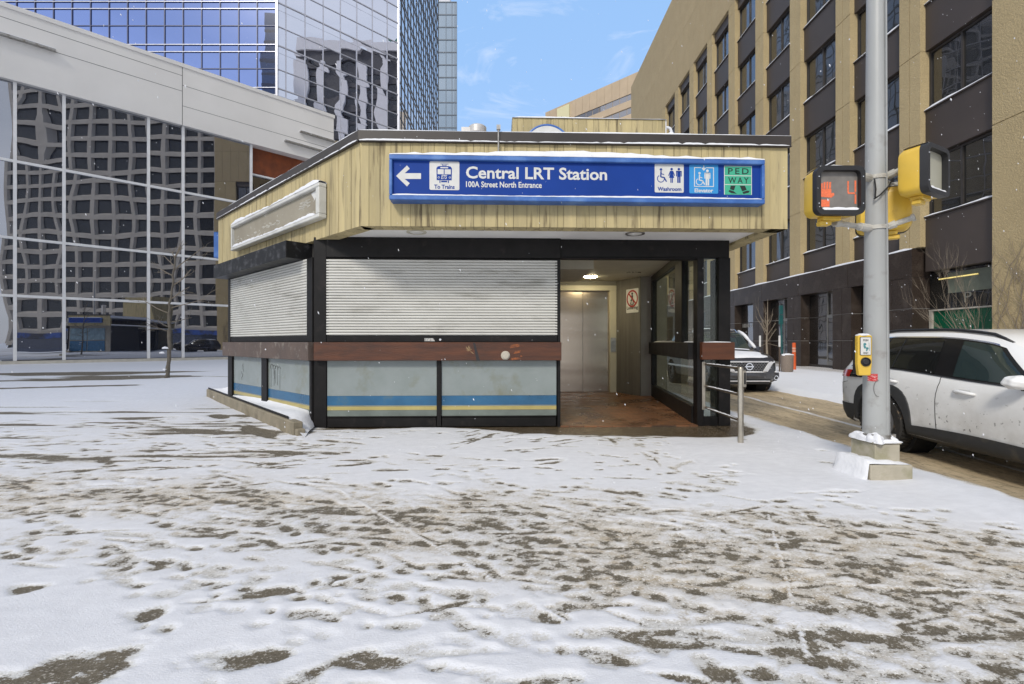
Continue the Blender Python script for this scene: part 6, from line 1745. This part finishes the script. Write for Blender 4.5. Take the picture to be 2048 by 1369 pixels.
GRN = pbr('dark_polished_granite', (.042, .031, .025), .3, vary=.25, scale=30, rvar=.06, spec=.2, dirt=(.075, .06, .05), dirt_scale=1.4, dirt_lo=.5, dirt_hi=.8)
bay = 3.705; pil0 = 18.78          # far edge of the first pier
sills = [5.82 + 3.90 * k for k in range(5)]; WH = 2.17; ZTOP = 24.3
piers = [pil0 + bay * k for k in range(9)]       # far edges; each pier 1.18 wide towards the viewer
mb = MB(); JT = MB()
def pier(y0, y1, z0, z1, nm='pilaster'):
    mb = MB(); m_ = (y0 + y1) / 2
    cutz = [z0] + [s + WH + .02 for s in sills if z0 < s + WH < z1 - .1] + [z1]
    for a, b in zip(cutz[:-1], cutz[1:]):
        mb.box(AX, AX + .9, y0, m_ - .012, a + .014, b - .014); mb.box(AX, AX + .9, m_ + .012, y1, a + .014, b - .014)
    mb.box(AX + .03, AX + .88, y0 + .01, y1 - .01, z0, z1)
    return mb.build(nm, TAN, OB_)
for f in piers: pier(f - .95, f, 4.74, ZTOP)
pier(12.0, 15.15, 0, ZTOP, 'corner_pier')
bays = [(15.16, pil0 - .96)] + [(piers[k] + .01, piers[k + 1] - .96) for k in range(8)]
for bi, (y0, y1) in enumerate(bays):
    for si, s in enumerate(sills):
        zb = 3.80 if (si == 0 and bi == 0) else (4.74 if si == 0 else sills[si - 1] + WH)
        mb = MB(); mb.box(AX + .20, AX + .6, y0 - .01, y1 + .01, zb + .03, s - .03); sp_ = mb.build('spandrel_panel', SPD, OB_)
        mb = MB(); mb.box(AX + .40, AX + .44, y0 - .01, y1 + .01, s + .05, s + WH); wn_ = mb.build('window', OGL, OB_)
        mb = MB(); w = y1 - y0; ym = y0 + w * .52
        for q in (y0 + .02, ym, y1 - .02): mb.box(AX + .34, AX + .398, q - .035, q + .035, s + .03, s + WH - .005)
        for q in (s + .05, s + WH - .03): mb.box(AX + .335, AX + .396, y0, y1, q - .03, q + .03)
        mb.build('frame', OFR, wn_)
        mb = MB(); mb.box(AX + .14, AX + .395, y0 - .01, y1 + .01, s - .026, s + .018); sl_ = mb.build('sill', SPD, wn_)
        mb = MB(); snow_strip(mb, (AX, y0), (0, 1), (-1, 0), 0, w, -.33, -.13, s + .018, .085, .3, .05, end=.1); mb.build('snow', SNOW, wn_, smooth='all')
    mb = MB(); mb.box(AX + .20, AX + .5, y0 - .01, y1 + .01, sills[-1] + WH + .02, ZTOP); mb.build('spandrel_panel', SPD, OB_)
# blank upper wall, folded once
YF = 61.3; yl = piers[-1] + .01
def slab(pts, y0, y1, m, nm):
    out = []
    mb = MB(); y = y0; rr = random.Random(5)
    while y < y1 - .01:
        e = min(y1, y + 1.22)
        mb.prism([(x, z) for x, z in pts], 'y', y + .012, e - .012); y = e
    mb.box(AX + .05, AX + 1.0, y0 + .02, y1 - .02, min(z for _, z in pts) + .02, max(z for _, z in pts) - .05)
    return mb.build(nm, m, OB_)
slab([(AX, ZTOP + .01), (AX + .9, ZTOP + .01), (AX + .9, 28.6), (AX, 28.6)], 12.0, YF, TANU, 'upper_wall')
slab([(AX, 28.62), (AX + .95, 28.62), (AX + .95, 33.5), (AX + .22, 33.5)], 12.0, YF, TANU, 'parapet')
mb = MB(); y = yl
while y < YF - .01:
    e = min(YF, y + 1.22); mb.box(AX, AX + .9, y + .012, e - .012, 4.74, ZTOP); y = e
mb.box(AX + .03, AX + .88, yl, YF - .02, 4.74, ZTOP); mb.build('end_wall', TANU, OB_)
mb = MB(); mb.box(AX + .95, AX + 22, 12.02, YF - .03, -.2, 33.0); mb.build('core', pbr('block_core', (.34, .325, .30), .8), OB_)
for k in range(7):
    for j in range(4):
        mb = MB(); mb.box(AX + 2.4 + 4.6 * j, AX + 5.2 + 4.6 * j, 11.96, 12.3, 2.2 + 4.0 * k, 4.6 + 4.0 * k); mb.build('window', OGL, OB_)
# granite base
GX = AX - .15; GT = 4.70; GB = 3.66
mb = MB(); y = 18.0; k = 0
js = [18.0, 19.6] + [21.45 + bay * i for i in range(0, 11)]
for a, b in zip(js[:-1], js[1:]): mb.box(GX, AX + .6, a + .012, b - .012, GB, GT)
mb.build('granite_band', GRN, OB_)
mb = MB(); mb.box(GX + .02, AX + .5, 18.02, js[-1], GB + .02, GT - .02); mb.build('joint', pbr('pale_joint', (.34, .32, .29), .6), OB_)
mb = MB(); snow_strip(mb, (GX, 18.0), (0, 1), (-1, 0), 0.02, js[-1] - 18.0, -.16, -.005, GT, .09, .4, end=.2); mb.build('snow', SNOW, OB_, smooth='all')
gp_ = [(18.0, 19.9)] + [(f - 1.25, f - .02) for f in piers[1:]]
for i, (a, b) in enumerate(gp_):
    m_ = a + (b - a) * .5
    mb = MB()
    for z0, z1 in ((0, 1.30), (1.325, 2.48), (2.505, GB - .01)):
        mb.box(GX, AX + .6, a, m_ - .01, z0 - (.1 if z0 == 0 else 0), z1); mb.box(GX, AX + .6, m_ + .01, b, z0 - (.1 if z0 == 0 else 0), z1)
    mb.build('granite_pier', GRN, OB_)
    mb = MB(); mb.box(GX + .02, AX + .55, a + .02, b - .02, 0, GB - .02); mb.build('joint', pbr('pale_joint', (.34, .32, .29), .6), OB_)
SHG = mirror_glass('dark_shop_glass', (.010, .009, .008), (.58, .58, .60), .26, .02, .6)
ALU = pbr('dull_aluminium', (.26, .25, .23), .4, metal=.6, vary=.08)
for i in range(len(gp_) - 1):
    y0, y1 = gp_[i][1] + .01, gp_[i + 1][0] - .01
    mb = MB(); mb.box(AX + .30, AX + .34, y0, y1, .12, GB - .02); wn_ = mb.build('shop_window', SHG, OB_)
    mb = MB()
    for z in (1.31, 2.49): mb.box(AX + .26, AX + .298, y0, y1, z - .02, z + .02)
    mb.box(AX + .25, AX + .36, y0, y1, .0, .13)
    mb.build('frame', OFR if i % 2 else ALU, wn_)
    if i in (1, 2, 4):
        d0 = y0 + .02; d1 = d0 + .95
        mb = MB(); mb.box(AX + .22, AX + .29, d0, d0 + .10, .13, GB - .03); mb.box(AX + .22, AX + .29, d1 - .06, d1, .13, GB - .03); mb.box(AX + .22, AX + .289, d0 + .1, d1 - .06, 2.40, 2.56); mb.box(AX + .22, AX + .289, d0 + .1, d1 - .06, .13, .32); mb.box(AX + .21, AX + .29, d0 + .1, d1 - .06, 1.05, 1.12)
        dr = mb.build('door', ALU, OB_)
        mb = MB(); mb.box(AX + .24, AX + .27, d0 + .11, d1 - .07, .33, 2.39); mb.build('glass', SHG, dr)
        mb = MB(); mb.box(AX + .50, AX + .9, d0 + .15, d1 + .4, 3.15, 3.2); mb.build('lit_tube', pbr('lit_tube', (.8, .8, .7), .5, emit=(1, .95, .75), estr=2.5), dr)
# address on the dark window
MA = Matrix.Translation((GX + .30, 0, 0))
def text_x(body, y, z, size, mat, parent, X, width, name='lettering'):
    """lettering on a wall facing -X; reads along -Y; y = its left (far) end"""
    M_ = Matrix(((0, 1, 0, X), (-1, 0, 0, y), (0, 0, 1, 0), (0, 0, 0, 1)))
    return text(body, 0, z, size, mat, parent, 0, .01, .0, width=width, name=name, M=M_)
ya = AX * 1.02 / ((1486 - CX) / F); yb_ = AX * 1.02 / ((1513 - CX) / F)
text_x('10010 - 104', ya, H + (CY - 656) * ya / F, .36, pbr('grey_numerals', (.30, .29, .27), .5), OB_, AX + .28, abs(ya - yb_))
# shop window in the near bay
y0, y1 = bays[0][0], 17.98
mb = MB(); mb.box(AX + .50, AX + .54, y0, y1, 2.44, 3.78); sw_ = mb.build('shop_window', OGL, OB_)
mb = MB(); mb.box(AX + .44, AX + .55, y0, y1, 2.385, 2.435); mb.box(AX + .44, AX + .55, y1 - .14, y1 - .02, .1, 2.38); mb.build('frame', pbr('pale_shop_frame', (.45, .42, .36), .5), sw_)
mb = MB(); mb.box(AX + .505, AX + .53, y0, y1 - .15, .1, 2.38)
mb.build('green_window_panel', mirror_glass('green_window_film', (.003, .085, .040), (.5, .6, .55), .06, .0), OB_)
mb = MB(); mb.box(AX + .46, AX + .49, y0 + .95, y1 - .4, 3.50, 3.54); mb.build('strip_light', pbr('warm_strip_light', (.8, .7, .3), .5, emit=(1, .75, .22), estr=.5), sw_)
yP = AX * 1.035 / ((1931 - CX) / F)
mb = MB(); mb.box(AX + .492, AX + .498, y0 + .02, y1 - .75, 2.98, 3.70); mb.build('pale_reflection_patch', pbr('grey_green_reflection', (.13, .145, .11), .5), sw_)  # pale reflection in the shop glass, painted as a flat grey-green patch
text_x('P', yP, 2.62, .50, pbr('grey_letter', (.20, .20, .17), .5), sw_, AX + .485, .26)
mb = MB(); mb.box(AX + .1, AX + .6, y0, y1 + .02, -.2, .1); mb.build('base_course', GRN, OB_)

# ---- beige block far behind
FX0, FY0 = 33.1, 135.0
FB = thing('distant_beige_block', 'pale beige concrete block with ribbon windows and a cream rooftop sign panel far behind', 'building', (FX0, FY0, 0))
FD, FN = Vector((-S2, S2)), Vector((-S2, -S2)); FLn = 22.3 * math.sqrt(2)
BEI = pbr('pale_beige_concrete', (.46, .36, .25), .85, vary=.05, scale=.3)
zt3 = H + 534.5 * FY0 / F
mb = MB(); s = -12
while s < FLn - .05:
    e = min(FLn, s + 2.6); mb.wbox((FX0, FY0), FD, FN, s + .03, e - .03, -.6, 0, zt3 - 5.2, zt3); s = e
mb.wbox((FX0, FY0), FD, FN, -12, FLn, -8, -.3, 0, zt3 - .2)
for k in range(6): mb.wbox((FX0, FY0), FD, FN, -12, FLn, -.6, -.01, zt3 - 8.9 - 3.9 * k, zt3 - 6.95 - 3.9 * k)
mb.build('wall', BEI, FB)
for k in range(5):
    for j in range(12):
        a = -8 + 2.35 * j + .0
        if a > FLn - 6: continue
        mb = MB(); mb.wbox((FX0, FY0), FD, FN, a + .08, a + 2.27, -.4, -.22, zt3 - 6.9 - 3.9 * k, zt3 - 5.25 - 3.9 * k); mb.build('window', mirror_glass('far_window', (.12, .12, .13), (.8, .8, .85), .25, 0) if (k == 0 and j == 0) else bpy.data.materials['far_window'], FB)
def fs(p):
    u = (p - CX) / F; t = (FX0 - u * FY0) / (u + 1); return t * math.sqrt(2)
a, b = fs(1140), fs(1116)
SGB = thing('cream_sign_panel', 'cream sign panel with a dark plant emblem on the distant beige wall', 'sign', (FX0 + FD[0] * a, FY0 + FD[1] * a, 70))
mb = MB(); mb.wbox((FX0, FY0), FD, FN, a, b, .02, .5, zt3 - 9, zt3 - .8); mb.build('panel', pbr('cream_panel', (.62, .58, .36), .6, vary=.03), SGB)
mb = MB(); Pf = lambda s, z: (FX0 + FD[0] * s + FN[0] * .52, FY0 + FD[1] * s + FN[1] * .52, z); zc = zt3 - 5.5
for (s0, z0), (s1, z1) in (((.5, -.4), (.40, 1.2)), ((.5, -.4), (.62, .5)), ((.45, -.4), (.30, .7)), ((.5, -1.6), (.5, -.3)), ((.55, .8), (.6, 1.7))):
    mb.bar(Pf(a + (b - a) * s0, zc + z0), Pf(a + (b - a) * s1, zc + z1), .04, .5, FN.to_3d())
mb.build('emblem', pbr('dark_emblem', (.03, .035, .03), .6), SGB)

# ---- towers across the street, behind the viewer, that the mirror glass shows
EX = 57.0
EG = thing('eggcrate_tower', 'grey precast office tower with deep square windows, seen mirrored in the left glass wall', 'building', (EX, -36, 0))
PRE = pbr('grey_precast', (.46, .42, .37), .85, vary=.08, scale=.4)
fh_, by_ = 3.62, 4.05; nb, nf = 13, 22; y00 = -62.0
mb = MB()
for j in range(nf + 1):
    z = 1.0 + j * fh_; ya_, yb2 = y00, y00 + nb * by_
    mb.add([(EX, ya_, z - .42), (EX, yb2, z - .42), (EX + .55, yb2, z - .25), (EX + .55, ya_, z - .25), (EX, ya_, z + .42), (EX, yb2, z + .42), (EX + .55, yb2, z + .8), (EX + .55, ya_, z + .8)], [(0, 1, 5, 4), (0, 1, 2, 3), (4, 5, 6, 7), (0, 3, 7, 4), (1, 2, 6, 5)])
for i in range(nb + 1):
    y = y00 + i * by_
    mb.add([(EX - .01, y - .36, 1), (EX - .01, y + .36, 1), (EX + .55, y + .62, 1), (EX + .55, y - .62, 1), (EX - .01, y - .36, 1 + nf * fh_), (EX - .01, y + .36, 1 + nf * fh_), (EX + .55, y + .62, 1 + nf * fh_), (EX + .55, y - .62, 1 + nf * fh_)], [(0, 1, 5, 4), (1, 2, 6, 5), (0, 4, 7, 3)])
yE = y00 + nb * by_
for j in range(nf): mb.box(EX + .6, EX + 22, yE, yE + .4, 1 + j * fh_ - .6, 1 + j * fh_ + 1.2)
for i in range(7): mb.box(EX + .6 + i * 3.6 - .01, EX + 2.0 + i * 3.6, yE, yE + .42, 0, 1 + nf * fh_)
mb.box(EX - .1, EX + 23, y00 - .5, yE + .5, 1 + nf * fh_, 3.5 + nf * fh_)
mb.build('precast_frame', PRE, EG)
EGL = mirror_glass('eggcrate_glass', (.008, .009, .011), (.45, .5, .55), .04, 0)
mb = MB(); mb.box(EX + .56, EX + .6, y00, yE, 1.3, 1 + nf * fh_); mb.box(EX + .7, EX + 22, yE - .05, yE + .05, 1, 1 + nf * fh_); w_ = mb.build('window', EGL, EG); w_['kind'] = 'stuff'
mb = MB(); mb.box(EX + .61, EX + 22, y00, yE - .1, 0, nf * fh_); mb.build('core', pbr('dark_core', (.04, .04, .04), .9), EG)
mb = MB(); mb.box(EX - .6, EX - .02, y00 + 2, yE - 2, .0, 3.1); mb.build('shop_front', mirror_glass('street_shop_glass', (.012, .018, .04), (.4, .45, .6), .1, 0), EG)
mb = MB(); mb.box(EX - .9, EX - .03, y00 + 2, yE - 2, 3.12, 4.3); mb.build('shop_fascia', pbr('blue_shop_fascia', (.02, .07, .30), .5, dirt=(.02, .02, .03), dirt_scale=.25, dirt_lo=.45, dirt_hi=.55), EG)
GX_ = 67.65
GT_ = thing('pilastered_tower', 'grey tower with pale upright pilasters and dark bands, seen mirrored in the angled tower face', 'building', (GX_, 30, 0))
PIL = pbr('pale_grey_pilaster', (.66, .63, .62), .8, vary=.04)
mb = MB()
for i in range(11): mb.box(GX_, GX_ + 1.4, 4.2 + 5.6 * i, 4.2 + 5.6 * i + (3.0 if i in (0, 10) else 2.3), 0, 76.5)
mb.box(GX_ - .01, GX_ + 1.4, 4.2, 62, 79.2, 82)
mb.build('pilaster', PIL, GT_)
mb = MB()
for j in range(22): mb.box(GX_ + .7, GX_ + 1.3, 4.3, 61.9, 3.5 * j + .1, 3.5 * j + 1.7)
mb.box(GX_ + .6, GX_ + 1.3, 4.3, 61.9, 76, 79.1); mb.build('spandrel', pbr('dark_grey_spandrel', (.055, .052, .055), .6), GT_)
mb = MB(); mb.box(GX_ + 1.0, GX_ + 1.04, 4.3, 61.9, 0, 79); w_ = mb.build('window', EGL, GT_); w_['kind'] = 'stuff'
mb = MB(); mb.box(GX_ + 1.1, GX_ + 24, 4.3, 61.9, 0, 81.9); mb.build('core', pbr('dark_core_b', (.04, .04, .04), .9), GT_)
mb = MB(); mb.box(GX_ + 6, GX_ + 22, 28, 60, 82.02, 85.6); ph_ = mb.build('plant_room', pbr('red_plant_room', (.20, .06, .045), .7), GT_)
mb = MB()
for i in range(8): mb.box(GX_ + 5.8, GX_ + 5.9, 28 + 4.2 * i, 28.3 + 4.2 * i, 82, 86.2)
mb.box(GX_ + 5.75, GX_ + 5.95, 27.5, 60, 86.0, 86.6); mb.build('roof_rail', pbr('green_rail', (.05, .20, .15), .6), ph_)
DT = thing('dark_glass_tower', 'dark green glass office tower behind the plaza, seen mirrored in the blue glass', 'tower', (-68, -78, 0))
mb = MB(); mb.box(-77, -58, -92, -66, 0, 103); mb.build('curtain_wall', mirror_glass('dark_green_glass', (.02, .035, .035), (.4, .5, .5), .2, 0), DT)
mb = MB()
for k in range(28): mb.box(-77.1, -57.9, -66.01, -65.9, 3.6 * k + .5, 3.6 * k + 1.3)
mb.build('spandrel', pbr('dark_band', (.04, .045, .05), .6), DT)
